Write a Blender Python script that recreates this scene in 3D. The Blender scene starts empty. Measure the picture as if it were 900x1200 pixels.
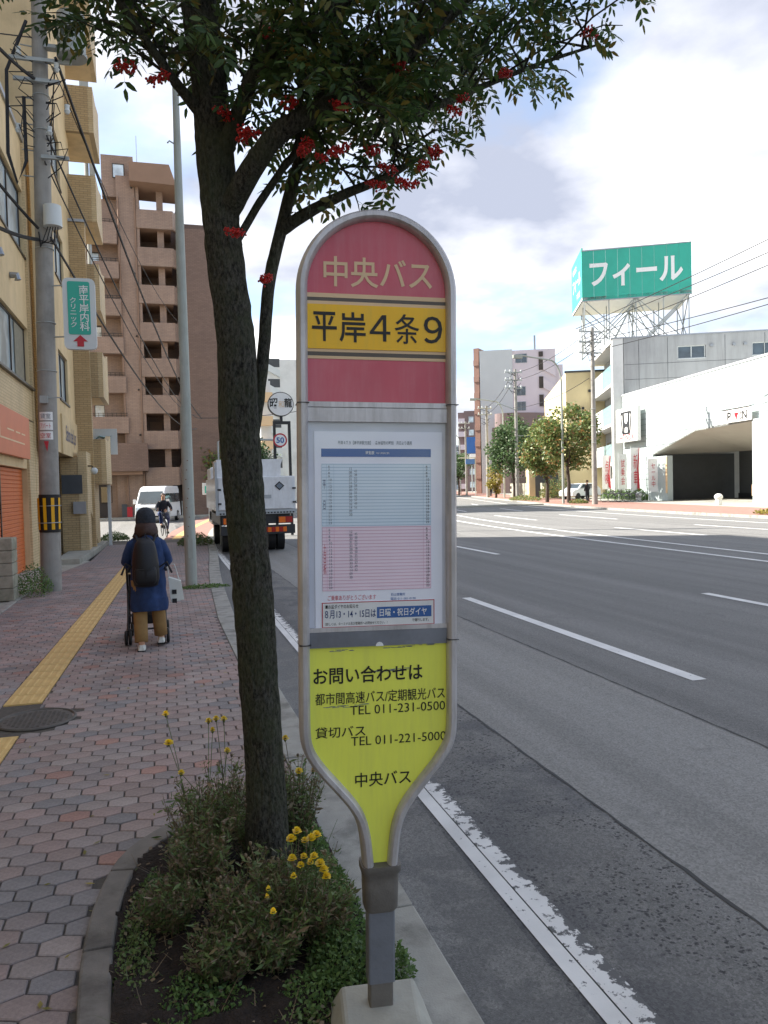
import bpy, bmesh, math, random
from mathutils import Vector, Matrix, noise as mnoise
from mathutils.geometry import tessellate_polygon
random.seed(7)
R = math.radians
PI = math.pi
scene = bpy.context.scene
COL = scene.collection

# ------------------------------------------------------------------ camera
CAM_H = 1.72
def cam_basis():
    y, p, r = R(15.8), R(-1.94), R(1.5)
    f = Vector((math.sin(y)*math.cos(p), math.cos(y)*math.cos(p), math.sin(p)))
    rt = f.cross(Vector((0, 0, 1))).normalized(); up = rt.cross(f)
    return f, rt*math.cos(r)-up*math.sin(r), up*math.cos(r)+rt*math.sin(r)
cf, cr, cu = cam_basis()
camd = bpy.data.cameras.new('camera')
cam = bpy.data.objects.new('camera', camd); COL.objects.link(cam)
cam.matrix_world = Matrix(((cr.x, cu.x, -cf.x, 0), (cr.y, cu.y, -cf.y, 0), (cr.z, cu.z, -cf.z, CAM_H), (0, 0, 0, 1)))
camd.sensor_fit = 'HORIZONTAL'; camd.sensor_width = 36; camd.lens = 36*907/900
camd.clip_start = 0.05; camd.clip_end = 3000
scene.camera = cam

# ------------------------------------------------------------------ world, sun, exposure
SUN_EL, SUN_DIR = 40, Vector((-0.866, 0.5, 0))          # towards the sun, seen from the ground
world = bpy.data.worlds.new("World"); scene.world = world; world.use_nodes = True
def build_world():
    nt = world.node_tree; N = nt.nodes; L = nt.links; N.clear()
    out = N.new('ShaderNodeOutputWorld'); bg = N.new('ShaderNodeBackground'); bg.inputs[1].default_value = 0.07
    sky = N.new('ShaderNodeTexSky'); sky.sky_type = 'NISHITA'; sky.sun_disc = False
    sky.sun_elevation = R(SUN_EL); sky.sun_rotation = math.atan2(SUN_DIR.x, SUN_DIR.y)
    tc = N.new('ShaderNodeTexCoord')
    sep = N.new('ShaderNodeSeparateXYZ'); L.new(tc.outputs['Generated'], sep.inputs[0])
    zz = N.new('ShaderNodeMath'); zz.operation = 'MAXIMUM'; L.new(sep.outputs[2], zz.inputs[0]); zz.inputs[1].default_value = 0
    za = N.new('ShaderNodeMath'); za.operation = 'ADD'; L.new(zz.outputs[0], za.inputs[0]); za.inputs[1].default_value = 0.22
    dx = N.new('ShaderNodeMath'); dx.operation = 'DIVIDE'; L.new(sep.outputs[0], dx.inputs[0]); L.new(za.outputs[0], dx.inputs[1])
    dy = N.new('ShaderNodeMath'); dy.operation = 'DIVIDE'; L.new(sep.outputs[1], dy.inputs[0]); L.new(za.outputs[0], dy.inputs[1])
    cb = N.new('ShaderNodeCombineXYZ'); L.new(dx.outputs[0], cb.inputs[0]); L.new(dy.outputs[0], cb.inputs[1])
    cb.inputs[2].default_value = 33.3
    n1 = N.new('ShaderNodeTexNoise'); n1.inputs['Scale'].default_value = 1.15; n1.inputs['Detail'].default_value = 9; n1.inputs['Roughness'].default_value = 0.52
    n1.inputs['Distortion'].default_value = 0.25
    L.new(cb.outputs[0], n1.inputs['Vector'])
    r1 = N.new('ShaderNodeValToRGB'); r1.color_ramp.elements[0].position = 0.42; r1.color_ramp.elements[1].position = 0.56
    L.new(n1.outputs[0], r1.inputs[0])
    n2 = N.new('ShaderNodeTexNoise'); n2.inputs['Scale'].default_value = 2.6; n2.inputs['Detail'].default_value = 7; n2.inputs['Roughness'].default_value = 0.5
    mp = N.new('ShaderNodeMapping'); mp.inputs['Location'].default_value = (0.3, 3.3, 0); L.new(cb.outputs[0], mp.inputs[0]); L.new(mp.outputs[0], n2.inputs['Vector'])
    r2 = N.new('ShaderNodeValToRGB'); e = r2.color_ramp.elements
    e[0].position = 0.36; e[0].color = (2.3, 2.5, 3.1, 1); e[1].position = 0.67; e[1].color = (7.6, 7.55, 7.5, 1)
    m_ = e.new(0.53); m_.color = (4.2, 4.3, 4.7, 1)
    L.new(n2.outputs[0], r2.inputs[0])
    # the blue of the clear gaps
    gain = N.new('ShaderNodeMix'); gain.data_type = 'RGBA'; gain.blend_type = 'MULTIPLY'; gain.inputs[0].default_value = 1
    gain.inputs[7].default_value = (1.1, 1.12, 1.15, 1); L.new(sky.outputs[0], gain.inputs[6])
    mx = N.new('ShaderNodeMix'); mx.data_type = 'RGBA'
    L.new(r1.outputs[0], mx.inputs[0]); L.new(gain.outputs[2], mx.inputs[6]); L.new(r2.outputs[0], mx.inputs[7])
    L.new(mx.outputs[2], bg.inputs[0]); L.new(bg.outputs[0], out.inputs[0])
build_world()
sund = bpy.data.lights.new('sun', 'SUN'); sund.energy = 3.9; sund.angle = R(0.6); sund.color = (1.0, 0.95, 0.87)
sun = bpy.data.objects.new('sun', sund); COL.objects.link(sun)
sv = SUN_DIR.normalized()*math.cos(R(SUN_EL)) + Vector((0, 0, math.sin(R(SUN_EL))))
sun.rotation_euler = sv.to_track_quat('Z', 'Y').to_euler()
scene.view_settings.view_transform = 'Standard'; scene.view_settings.look = 'None'
scene.view_settings.exposure = 1.93; scene.view_settings.gamma = 1
scene.view_settings.use_curve_mapping = False

# ------------------------------------------------------------------ materials
def srgb(h):
    h = h.lstrip('#'); c = [int(h[i:i+2], 16)/255 for i in (0, 2, 4)]
    return tuple(x/12.92 if x <= .04045 else ((x+.055)/1.055)**2.4 for x in c)
def lin(c): return srgb(c) if isinstance(c, str) else tuple(c)
class NT:
    def __init__(s, name):
        s.m = bpy.data.materials.new(name); s.m.use_nodes = True
        s.t = s.m.node_tree; s.N = s.t.nodes; s.L = s.t.links
        s.b = s.N['Principled BSDF']; s.tc = s.N.new('ShaderNodeTexCoord')
    def n(s, kind): return s.N.new(kind)
    def l(s, a, b): s.L.new(a, b)
    def noise(s, scale, detail=4, vec=None, rough=.55, out=0):
        n = s.n('ShaderNodeTexNoise'); n.inputs['Scale'].default_value = scale; n.inputs['Detail'].default_value = detail; n.inputs['Roughness'].default_value = rough
        s.l(vec if vec else s.tc.outputs['Object'], n.inputs['Vector']); return n.outputs[out]
    def ramp(s, fac, stops):
        r = s.n('ShaderNodeValToRGB'); e = r.color_ramp.elements
        for i, (p, c) in enumerate(stops):
            c = (c, c, c) if isinstance(c, (int, float)) else c
            el = e[i] if i < 2 else e.new(p)
            el.position = p; el.color = (*c, 1)
        s.l(fac, r.inputs[0]); return r.outputs[0]
    def mix(s, fac, a, b, mode='MIX'):
        m = s.n('ShaderNodeMix'); m.data_type = 'RGBA'; m.blend_type = mode
        for sock, v in ((m.inputs[0], fac), (m.inputs[6], a), (m.inputs[7], b)):
            if isinstance(v, (int, float)): sock.default_value = v
            elif isinstance(v, tuple): sock.default_value = (*v[:3], 1)
            else: s.l(v, sock)
        return m.outputs[2]
    def math(s, op, a, b=0.0):
        m = s.n('ShaderNodeMath'); m.operation = op
        for sock, v in ((m.inputs[0], a), (m.inputs[1], b)):
            if isinstance(v, (int, float)): sock.default_value = v
            else: s.l(v, sock)
        return m.outputs[0]
    def bump(s, h, strength=.3, dist=.01):
        b = s.n('ShaderNodeBump'); b.inputs['Strength'].default_value = strength; b.inputs['Distance'].default_value = dist
        s.l(h, b.inputs['Height']); s.l(b.outputs[0], s.b.inputs['Normal'])
    def base(s, c): s.l(c, s.b.inputs['Base Color'])
    def set(s, rough=.7, metal=0, spec=.5):
        s.b.inputs['Roughness'].default_value = rough; s.b.inputs['Metallic'].default_value = metal; s.b.inputs['Specular IOR Level'].default_value = spec
def scaled(c, k): return tuple(min(1, x*k) for x in c)
def M(name, col, rough=.7, var=.15, scale=6, bump=.15, bscale=50, metal=0, spec=.4, stain=None, stain_amt=.5, dist=.004):
    t = NT(name); c = lin(col)
    a = t.noise(scale, 5); f = t.ramp(a, [(.3, scaled(c, 1-var)), (.7, scaled(c, 1+var))])
    if stain:
        w = t.ramp(t.noise(scale*.37, 6, rough=.65), [(.48, 0), (.66, 1)])
        f = t.mix(t.math('MULTIPLY', w, stain_amt), f, lin(stain))
    t.base(f); t.set(rough, metal, spec)
    if bump: t.bump(t.noise(bscale, 3), bump, dist)
    return t.m
def flat(name, col, rough=.6, metal=0, spec=.4): return M(name, col, rough, .05, 12, 0, metal=metal, spec=spec)

MT = {}
def tile_mat(name, c1, c2, mortar, w=.2, h=.06, ms=.006, rough=.6, bump=.4, dirt='#5a5040', damt=.25):
    t = NT(name)
    sp = t.n('ShaderNodeSeparateXYZ'); t.l(t.tc.outputs['Object'], sp.inputs[0])
    u = t.math('ADD', sp.outputs[0], sp.outputs[1])
    cb = t.n('ShaderNodeCombineXYZ'); t.l(u, cb.inputs[0]); t.l(sp.outputs[2], cb.inputs[1])
    b = t.n('ShaderNodeTexBrick'); b.inputs['Scale'].default_value = 1; b.inputs['Brick Width'].default_value = w; b.inputs['Row Height'].default_value = h
    b.inputs['Mortar Size'].default_value = ms; b.inputs['Mortar Smooth'].default_value = .2; b.inputs['Bias'].default_value = 0
    b.inputs['Color1'].default_value = (*lin(c1), 1); b.inputs['Color2'].default_value = (*lin(c2), 1); b.inputs['Mortar'].default_value = (*lin(mortar), 1)
    t.l(cb.outputs[0], b.inputs['Vector'])
    w_ = t.ramp(t.noise(.45, 6, rough=.6), [(.42, 0), (.72, 1)])
    c = t.mix(t.math('MULTIPLY', w_, damt), b.outputs[0], lin(dirt))
    t.base(c); t.set(rough); t.bump(t.math('SUBTRACT', 1.0, b.outputs[1]), bump, .004)
    return t.m
MT['ytile'] = tile_mat('cream_yellow_tile', '#d3bb90', '#cab185', '#ab9670', .22, .065, .006)
MT['ytile2'] = tile_mat('darker_yellow_tile', '#bfa376', '#b3976a', '#8f7b58', .22, .065, .007)
MT['ypanel'] = M('cream_yellow_panel', '#d6bd91', .75, .06, 2, .15, 80, stain='#a08c62', stain_amt=.35)
MT['brown'] = tile_mat('brown_tile', '#a18876', '#967e6d', '#7e6a5c', .3, .1, .008, dirt='#5a4a40', damt=.3)
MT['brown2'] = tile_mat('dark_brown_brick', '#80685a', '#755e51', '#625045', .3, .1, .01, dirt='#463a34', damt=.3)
MT['brownroof'] = M('brown_render', '#8e7360', .8, .08, 1)
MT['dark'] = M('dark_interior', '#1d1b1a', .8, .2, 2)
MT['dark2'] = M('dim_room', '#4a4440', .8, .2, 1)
MT['frame'] = M('bronze_window_frame', '#3b3630', .4, .1, 5, 0, metal=.3)
MT['alu'] = M('aluminium', '#9a9ea2', .38, .06, 8, .05, 120, metal=.6)
MT['galv'] = M('galvanised_paint', '#a3a8a5', .5, .08, 3, .1, 60, metal=.15, stain='#7d7f7a', stain_amt=.5)
MT['lampgreen'] = M('pale_green_grey_paint', '#9da29a', .5, .07, 2, .1, 50, stain='#85897c', stain_amt=.6)
MT['rust'] = M('rusty_steel', '#7a5a46', .7, .3, 8)
MT['conc'] = M('concrete', '#a19f94', .9, .12, 7, .5, 90, stain='#77756a', stain_amt=.5, dist=.003)
MT['kerb'] = M('kerb_concrete', '#9c9a92', .93, .1, 9, .6, 140, stain='#62605a', stain_amt=.7, dist=.003)
MT['kerb2'] = M('old_planter_kerb', '#79736c', .93, .14, 12, .7, 140, stain='#4e4943', stain_amt=.7, dist=.003)
MT['mossy'] = M('mossy_concrete', '#9b9888', .9, .12, 8, .5, 90, stain='#5f6250', stain_amt=.6)
MT['poleconc'] = M('pole_concrete', '#96938c', .85, .08, 5, .3, 60, stain='#6b6963', stain_amt=.6)
MT['black'] = M('black_rubber', '#1a1a1b', .6, .2, 20, 0)
MT['blackpl'] = M('black_plastic', '#18191b', .35, .1, 20, 0)
MT['cable'] = M('black_cable', '#222224', .6, .1, 5, 0)
MT['white'] = M('white_paint', '#c9cecc', .5, .03, 3, .05)
MT['dealer'] = M('dealer_white_siding', '#b4bfbd', .5, .04, .8, .05, stain='#a3b1b0', stain_amt=.4)
MT['djoint'] = M('siding_groove', '#7e8888', .6)
MT['offwhite'] = M('off_white_wall', '#d6d7d3', .7, .04, 1.2, .1, 40, stain='#b5b8b4', stain_amt=.4)
MT['cream'] = M('cream_render', '#d2c39a', .8, .05, .7, .1, stain='#b5a67c', stain_amt=.3)
MT['greyconc'] = M('grey_concrete_wall', '#a5a7a6', .85, .06, .35, .2, 30, stain='#85878a', stain_amt=.45)
MT['palegrey'] = M('pale_grey_panel', '#c3c7c8', .8, .04, .3, 0)
MT['pinkish'] = M('pinkish_white_render', '#d0c6cb', .8, .04, .3, 0)
MT['mauve'] = M('mauve_brown_panel', '#7b6a68', .8, .08, .4, 0)
MT['terracotta'] = M('terracotta_panel', '#8f7063', .8, .08, .6, 0)
MT['green'] = M('sign_green', '#38a892', .5, .05, 1, 0, stain='#3b9a86', stain_amt=.4)
MT['orange'] = M('orange_painted_metal', '#c8682f', .5, .06, 4, .05, stain='#b4592a', stain_amt=.4)
MT['orangesign'] = M('orange_sign_panel', '#cc6e44', .45, .05, 3, 0)
MT['graytile'] = M('grey_siding', '#4b4e50', .7, .08, 2, .1)
MT['soffit'] = M('grey_soffit', '#b5b1a8', .8, .05, .8, 0)
MT['red'] = M('red_mark', '#b52a35', .5, .05, 5, 0)
MT['yellow'] = M('yellow_paint', '#e0a80f', .5, .06, 10, 0)
MT['blue'] = M('blue_print', '#2f5f9e', .5, .05, 8, 0)
MT['navyprint'] = M('navy_print', '#1f3668', .5, .05, 8, 0)
MT['blackprint'] = M('black_print', '#1c1b14', .5, .05, 8, 0)
MT['greyprint'] = M('grey_print', '#6d7680', .6, .05, 8, 0)
MT['tanprint'] = M('tan_print', '#dcbd94', .5, .05, 8, 0)
MT['whiteprint'] = M('white_print', '#e6e6e2', .5, .03, 8, 0)
MT['redfaded'] = M('faded_red_vinyl', '#c85a66', .42, .07, 5, .03, 200, stain='#c9737a', stain_amt=.5)
MT['signyellow'] = M('amber_vinyl', '#f2bb08', .38, .03, 5, 0)
MT['lime'] = M('lime_yellow_vinyl', '#e6e95a', .42, .04, 4, .03, 200, stain='#dcdc62', stain_amt=.35)
MT['band'] = M('dark_grey_band', '#5d554b', .5, .05, 8, 0)
MT['paper'] = M('paper', '#eef0f6', .6, .03, 6, 0)
MT['caseback'] = M('case_backing', '#cfd1d8', .6, .06, 7, 0)
MT['pbl'] = M('pale_blue_print', '#dbe9f1', .6, .03, 6, 0)
MT['ppk'] = M('pale_pink_print', '#f2e0e8', .6, .03, 6, 0)
MT['linebl'] = M('blue_grey_line', '#a9c3d2', .6, .03, 6, 0)
MT['linepk'] = M('pink_line', '#d6aabb', .6, .03, 6, 0)
MT['signframe'] = M('sign_frame_grey', '#c4c0bf', .35, .06, 9, .08, 90, metal=.3, stain='#85807e', stain_amt=.5)
MT['post'] = M('galvanised_post', '#7b7e84', .55, .1, 10, .2, 80, metal=.35, stain='#5f6064', stain_amt=.6)
MT['collar'] = M('cast_collar', '#757069', .6, .12, 12, .3, 90, metal=.3, stain='#57524b', stain_amt=.6)
MT['redpv'] = M('brick_red_paving', '#8d6a5f', .9, .12, 3, .3, 40)
MT['curtain'] = M('curtain', '#8a8575', .9, .15, 8, 0)
MT['blueglass'] = flat('blue_glass_panel', '#7fa0a5', .15)
MT['skin'] = M('skin', '#c99c80', .5, .05, 20, 0)
MT['hair'] = M('brown_hair', '#3a2620', .6, .2, 40, .4, 90)
MT['denim'] = M('navy_denim', '#25395f', .9, .25, 9, .6, 60, stain='#18284a', stain_amt=.6)
MT['khaki'] = M('khaki_cotton', '#8d6f45', .9, .12, 10, .4, 60)
MT['knit'] = M('charcoal_knit', '#2c2f36', .95, .3, 40, .8, 120)
MT['canvas'] = M('white_canvas', '#cfcfc6', .85, .04, 10, .2)
MT['bag'] = M('black_nylon', '#15161b', .55, .2, 12, .4, 50)
MT['carwhite'] = flat('white_car_paint', '#d9dbdc', .25)
MT['lampred'] = flat('red_lens', '#a01a12', .2)
MT['lampor'] = flat('orange_lens', '#e06a10', .2)
MT['steel'] = M('dark_steel', '#2b2c2e', .5, .15, 8, .1)

def grime(m, amt, col, sc=(16, 16, 1.6)):
    nt = m.node_tree; b = nt.nodes['Principled BSDF']; src = b.inputs['Base Color'].links[0].from_socket
    tc = nt.nodes.new('ShaderNodeTexCoord'); mp = nt.nodes.new('ShaderNodeMapping'); mp.inputs['Scale'].default_value = sc; nt.links.new(tc.outputs['Object'], mp.inputs[0])
    n = nt.nodes.new('ShaderNodeTexNoise'); n.inputs['Scale'].default_value = 2.2; n.inputs['Detail'].default_value = 8; n.inputs['Roughness'].default_value = .7; nt.links.new(mp.outputs[0], n.inputs['Vector'])
    r = nt.nodes.new('ShaderNodeValToRGB'); r.color_ramp.elements[0].position = .45; r.color_ramp.elements[0].color = (0, 0, 0, 1); r.color_ramp.elements[1].position = .72; r.color_ramp.elements[1].color = (amt, amt, amt, 1); nt.links.new(n.outputs[0], r.inputs[0])
    x = nt.nodes.new('ShaderNodeMix'); x.data_type = 'RGBA'; nt.links.new(r.outputs[0], x.inputs[0]); nt.links.new(src, x.inputs[6]); x.inputs[7].default_value = (*col, 1); nt.links.new(x.outputs[2], b.inputs['Base Color'])
grime(MT['redfaded'], .22, (.62, .30, .32)); grime(MT['lime'], .2, (.42, .42, .14)); grime(MT['signyellow'], .3, (.55, .40, .06)); grime(MT['signframe'], .6, (.25, .23, .21)); grime(MT['whiteprint'], .2, (.5, .5, .47))
grime(MT['dealer'], .35, (.33, .37, .36), (.8, .8, .12)); grime(MT['carwhite'], .3, (.35, .33, .30), (3, 3, .8)); grime(MT['greyconc'], .5, (.22, .22, .21), (1, 1, .1)); grime(MT['ypanel'], .35, (.35, .27, .16), (1.2, 1.2, .15)); grime(MT['lampgreen'], .4, (.2, .2, .17), (8, 8, .8))
grime(MT['brown'], .4, (.16, .11, .085), (.9, .9, .1)); grime(MT['ytile'], .35, (.30, .23, .13), (1.2, 1.2, .15)); grime(MT['poleconc'], .4, (.18, .17, .16), (6, 6, .5))
def glass_mat(name, col, rough=.06):
    t = NT(name); n = t.noise(.9, 3)
    t.base(t.ramp(n, [(.35, scaled(lin(col), .6)), (.65, scaled(lin(col), 1.4))])); t.set(rough, 0, .9); t.b.inputs['IOR'].default_value = 1.6
    return t.m
MT['glass'] = glass_mat('window_glass', '#39454c'); MT['glassbright'] = glass_mat('bright_painted_sky_glass', '#c2d2da', .1)  # bright glass: pale base colour stands in for the reflected sky
MT['glassdark'] = glass_mat('dark_glass', '#15181a'); MT['carglass'] = glass_mat('car_glass', '#2d3a40', .05)
def clear_glass():
    t = NT('clear_cover'); t.N.remove(t.b)
    o = t.N['Material Output']; g = t.n('ShaderNodeBsdfGlossy'); g.inputs['Roughness'].default_value = .04
    tr = t.n('ShaderNodeBsdfTransparent'); tr.inputs[0].default_value = (.985, .985, .99, 1); mx = t.n('ShaderNodeMixShader')
    fr = t.n('ShaderNodeLayerWeight'); fr.inputs[0].default_value = .3
    t.l(t.math('ADD', .045, t.math('MULTIPLY', t.math('POWER', fr.outputs['Facing'], 4.0), .6)), mx.inputs[0]); t.l(tr.outputs[0], mx.inputs[1]); t.l(g.outputs[0], mx.inputs[2]); t.l(mx.outputs[0], o.inputs[0]); return t.m
MT['cover'] = clear_glass()

def asphalt():
    t = NT('asphalt'); P = t.tc.outputs['Object']
    sp = t.n('ShaderNodeSeparateXYZ'); t.l(P, sp.inputs[0]); X = sp.outputs[0]
    fine = t.noise(160, 3, rough=.7); mid = t.noise(2.2, 6, rough=.6); big = t.noise(.35, 5)
    c = t.ramp(fine, [(.3, (.105, .103, .098)), (.7, (.225, .220, .208))])
    c = t.mix(t.math('MULTIPLY', t.ramp(mid, [(.35, 0), (.7, 1)]), .35), c, (.18, .176, .166))
    # the paler resurfaced strip between the two joints, worn darker lane beyond
    inx = t.math('MULTIPLY', t.math('GREATER_THAN', X, 2.29), t.math('LESS_THAN', X, 3.87))
    c = t.mix(t.math('MULTIPLY', inx, .7), c, (.25, .243, .226))
    # scattered dark pits on the old strip near the gutter
    dv = t.n('ShaderNodeMixRGB'); dv.blend_type = 'ADD'; dv.inputs[0].default_value = .035; t.l(P, dv.inputs[1]); t.l(t.noise(38, 3, out=1), dv.inputs[2])
    v = t.n('ShaderNodeTexVoronoi'); v.inputs['Scale'].default_value = 38; t.l(dv.outputs[0], v.inputs['Vector'])
    dots = t.math('MULTIPLY', t.ramp(v.outputs['Distance'], [(.28, 1), (.40, 0)]), t.math('GREATER_THAN', t.noise(19, 2), .45))
    msk = t.ramp(t.noise(1.6, 5, rough=.65), [(.40, 0), (.52, 1)])
    near = t.math('MULTIPLY', t.math('LESS_THAN', X, 2.29), t.math('GREATER_THAN', X, 1.35))
    c = t.mix(t.math('MULTIPLY', t.math('MULTIPLY', t.math('MULTIPLY', dots, msk), near), .8), c, (.022, .022, .024))
    dk = t.ramp(t.noise(1.15, 6, rough=.62), [(.50, 0), (.60, 1)]); nl = t.n('ShaderNodeMapRange'); nl.inputs[1].default_value = 1.55; nl.inputs[2].default_value = 1.95; nl.inputs[3].default_value = 1; nl.inputs[4].default_value = 0; t.l(X, nl.inputs[0])
    ln = t.ramp(t.noise(2.1, 4), [(.42, 0), (.52, 1)])
    dkk = t.math('MULTIPLY', near, t.math('MAXIMUM', dk, t.math('MULTIPLY', nl.outputs[0], ln)))
    c = t.mix(t.math('MULTIPLY', dkk, .6), c, (.060, .062, .070))
    # damp stains along the gutter
    wet = t.ramp(t.noise(2.6, 6, rough=.6), [(.46, 0), (.50, 1)])
    wz = t.n('ShaderNodeMapRange'); wz.inputs[1].default_value = .8; wz.inputs[2].default_value = 2.15; wz.inputs[3].default_value = 1; wz.inputs[4].default_value = 0; t.l(X, wz.inputs[0])
    g1 = t.math('GREATER_THAN', X, .5)
    wf = t.math('MULTIPLY', t.math('MULTIPLY', wet, wz.outputs[0]), g1)
    c = t.mix(t.math('MULTIPLY', wf, .62), c, (.026, .027, .03))
    # tyre-polished tracks and old oil down the lanes
    mp = t.n('ShaderNodeMapping'); mp.inputs['Scale'].default_value = (1.6, .05, 1); t.l(P, mp.inputs[0])
    trk = t.ramp(t.noise(1.0, 5, vec=mp.outputs[0], rough=.6), [(.36, .82), (.64, 1.12)]); c = t.mix(1, c, trk, 'MULTIPLY')
    ag = t.n('ShaderNodeTexVoronoi'); ag.inputs['Scale'].default_value = 95; t.l(P, ag.inputs['Vector'])
    c = t.mix(.45, c, t.ramp(ag.outputs['Color'], [(.15, .55), (.85, 1.5)]), 'MULTIPLY')
    oil = t.ramp(t.noise(1.3, 7, rough=.7), [(.60, 0), (.68, 1)]); c = t.mix(t.math('MULTIPLY', oil, .25), c, (.05, .05, .052))
    t.base(c); t.set(.85, 0, .4)
    rr = t.n('ShaderNodeMapRange'); rr.inputs[1].default_value = 0; rr.inputs[2].default_value = 1; rr.inputs[3].default_value = .86; rr.inputs[4].default_value = .5; t.l(wf, rr.inputs[0]); t.l(rr.outputs[0], t.b.inputs['Roughness'])
    t.bump(fine, .6, .006); return t.m
MT['asphalt'] = asphalt()
def roadpaint(name, wear, col=(.74, .73, .70)):
    t = NT(name); P = t.tc.outputs['Object']
    n = t.noise(16, 8, rough=.68)
    if wear > .4:
        sx = t.n('ShaderNodeSeparateXYZ'); t.l(P, sx.inputs[0]); n = t.math('SUBTRACT', n, t.math('MULTIPLY', t.math('MAXIMUM', t.math('SUBTRACT', sx.outputs[0], 1.50), 0), 2.2))
    w = t.ramp(n, [(wear, 0), (wear+.035, 1)])
    d = t.ramp(t.noise(3, 5), [(.3, scaled(col, .78)), (.7, col)])
    t.base(t.mix(w, (.10, .10, .10), d)); t.set(.75); t.bump(t.noise(120, 3), .4, .004); return t.m
MT['paint'] = roadpaint('road_paint', .33); MT['paintworn'] = roadpaint('worn_road_paint', .41)
MT['iron'] = M('worn_iron', '#57534e', .6, .2, 12, .2)
MT['tactile'] = M('yellow_tactile', '#cdac70', .85, .12, 5, .4, 120, stain='#9a8055', stain_amt=.5)
def paver_mat(name, attr):
    t = NT(name)
    if attr:
        a = t.n('ShaderNodeAttribute'); a.attribute_name = 'tone'; c = a.outputs[0]
    else:
        a = t.n('ShaderNodeObjectInfo'); c = a.outputs['Color']
    f = t.ramp(t.noise(55, 4, rough=.7), [(.3, .80), (.7, 1.18)])
    s = t.ramp(t.noise(1.1, 6, rough=.65), [(.34, .74), (.62, 1.08)])
    geo = t.n('ShaderNodeNewGeometry')
    t.base(t.mix(1, t.mix(1, c, f, 'MULTIPLY'), s, 'MULTIPLY')); t.set(.88, 0, .35); t.bump(t.noise(170, 3), .6, .003); return t.m
MT['paver'] = paver_mat('paver_face', False); MT['paver_a'] = paver_mat('paver_field_face', True)
def far_paver():
    t = NT('distant_pavers')
    b = t.n('ShaderNodeTexBrick'); b.inputs['Scale'].default_value = 1; b.inputs['Brick Width'].default_value = .16; b.inputs['Row Height'].default_value = .115
    b.inputs['Mortar Size'].default_value = .006; t.l(t.tc.outputs['Object'], b.inputs['Vector'])
    b.inputs['Color1'].default_value = (.30, .22, .20, 1); b.inputs['Color2'].default_value = (.21, .19, .19, 1); b.inputs['Mortar'].default_value = (.1, .09, .085, 1)
    t.base(b.outputs[0]); t.set(.9); return t.m
MT['farpaver'] = far_paver()
MT['joint'] = M('paver_joint_sand', '#55504a', .95, .25, 30, .5, 100)
MT['soil'] = M('dark_soil', '#2a211b', .95, .4, 18, 1, 60, dist=.02)
MT['earth'] = M('open_ground', '#6d6a64', .95, .2, .2, .3, 10)
def bark():
    t = NT('rowan_bark'); P = t.tc.outputs['Object']
    mp = t.n('ShaderNodeMapping'); mp.inputs['Scale'].default_value = (1, 1, .42); t.l(P, mp.inputs[0])
    n = t.noise(95, 9, vec=mp.outputs[0], rough=.75); c = t.ramp(n, [(.38, (.008, .008, .007)), (.62, (.12, .115, .095))])
    moss = t.ramp(t.noise(5, 6, rough=.7), [(.42, 0), (.62, 1)])
    c = t.mix(t.math('MULTIPLY', moss, .6), c, (.072, .085, .045))
    li = t.ramp(t.noise(24, 5, rough=.7), [(.62, 0), (.68, 1)]); c = t.mix(t.math('MULTIPLY', li, .35), c, (.13, .13, .11))
    v = t.n('ShaderNodeTexVoronoi'); v.inputs['Scale'].default_value = 45; t.l(mp.outputs[0], v.inputs['Vector'])
    t.base(c); t.set(.95, 0, .2); t.bump(t.math('ADD', n, t.math('MULTIPLY', v.outputs['Distance'], .8)), 1, .02); return t.m
MT['bark'] = bark(); MT['farbark'] = M('tree_bark', '#4a4038', .9, .2, 10)
def leaf_mat(name, c1, c2, c3=None, trans=.35, p3=.85):
    t = NT(name); o = t.N['Material Output']
    g = t.n('ShaderNodeNewGeometry'); oi = t.n('ShaderNodeObjectInfo')
    rnd = t.math('FRACT', t.math('ADD', g.outputs['Random Per Island'], oi.outputs['Random']))
    st = [(0, c1), (.75, c2)]
    if c3: st += [(p3, c3)]
    c = t.ramp(rnd, st)
    big = t.ramp(t.noise(1.2, 3), [(.35, .75), (.65, 1.25)])
    c = t.mix(1, c, big, 'MULTIPLY')
    t.base(c); t.set(.5, 0, .4)
    tr = t.n('ShaderNodeBsdfTranslucent'); t.l(c, tr.inputs[0]); mx = t.n('ShaderNodeMixShader'); mx.inputs[0].default_value = trans
    t.l(t.b.outputs[0], mx.inputs[1]); t.l(tr.outputs[0], mx.inputs[2]); t.l(mx.outputs[0], o.inputs[0]); return t.m
MT['leaf'] = leaf_mat('rowan_leaf', (.035, .075, .025), (.10, .17, .045), (.20, .15, .03), p3=.97)
MT['fgreen'] = leaf_mat('dark_green_leaves', (.045, .085, .035), (.10, .16, .06))
MT['fautumn'] = leaf_mat('autumn_leaves', (.10, .16, .05), (.19, .23, .07), (.36, .18, .07), p3=.97)
MT['fyellow'] = leaf_mat('yellow_leaves', (.16, .16, .04), (.35, .28, .06))
MT['weed'] = leaf_mat('weed_leaves', (.06, .12, .03), (.15, .24, .07))
MT['marifol'] = leaf_mat('marigold_foliage', (.085, .14, .04), (.19, .26, .09), (.22, .18, .11), p3=.93)
MT['dry'] = leaf_mat('dry_stems', (.11, .075, .045), (.25, .185, .11), (.09, .13, .045), trans=.1, p3=.9)
MT['petal'] = leaf_mat('yellow_petals', (.90, .62, .01), (.95, .74, .03), trans=.2)
MT['fadedpetal'] = leaf_mat('faded_petals', (.35, .2, .05), (.45, .3, .09), trans=.2)
MT['berry'] = M('red_berries', '#b01812', .3, .25, 40, 0, spec=.5)

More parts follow.
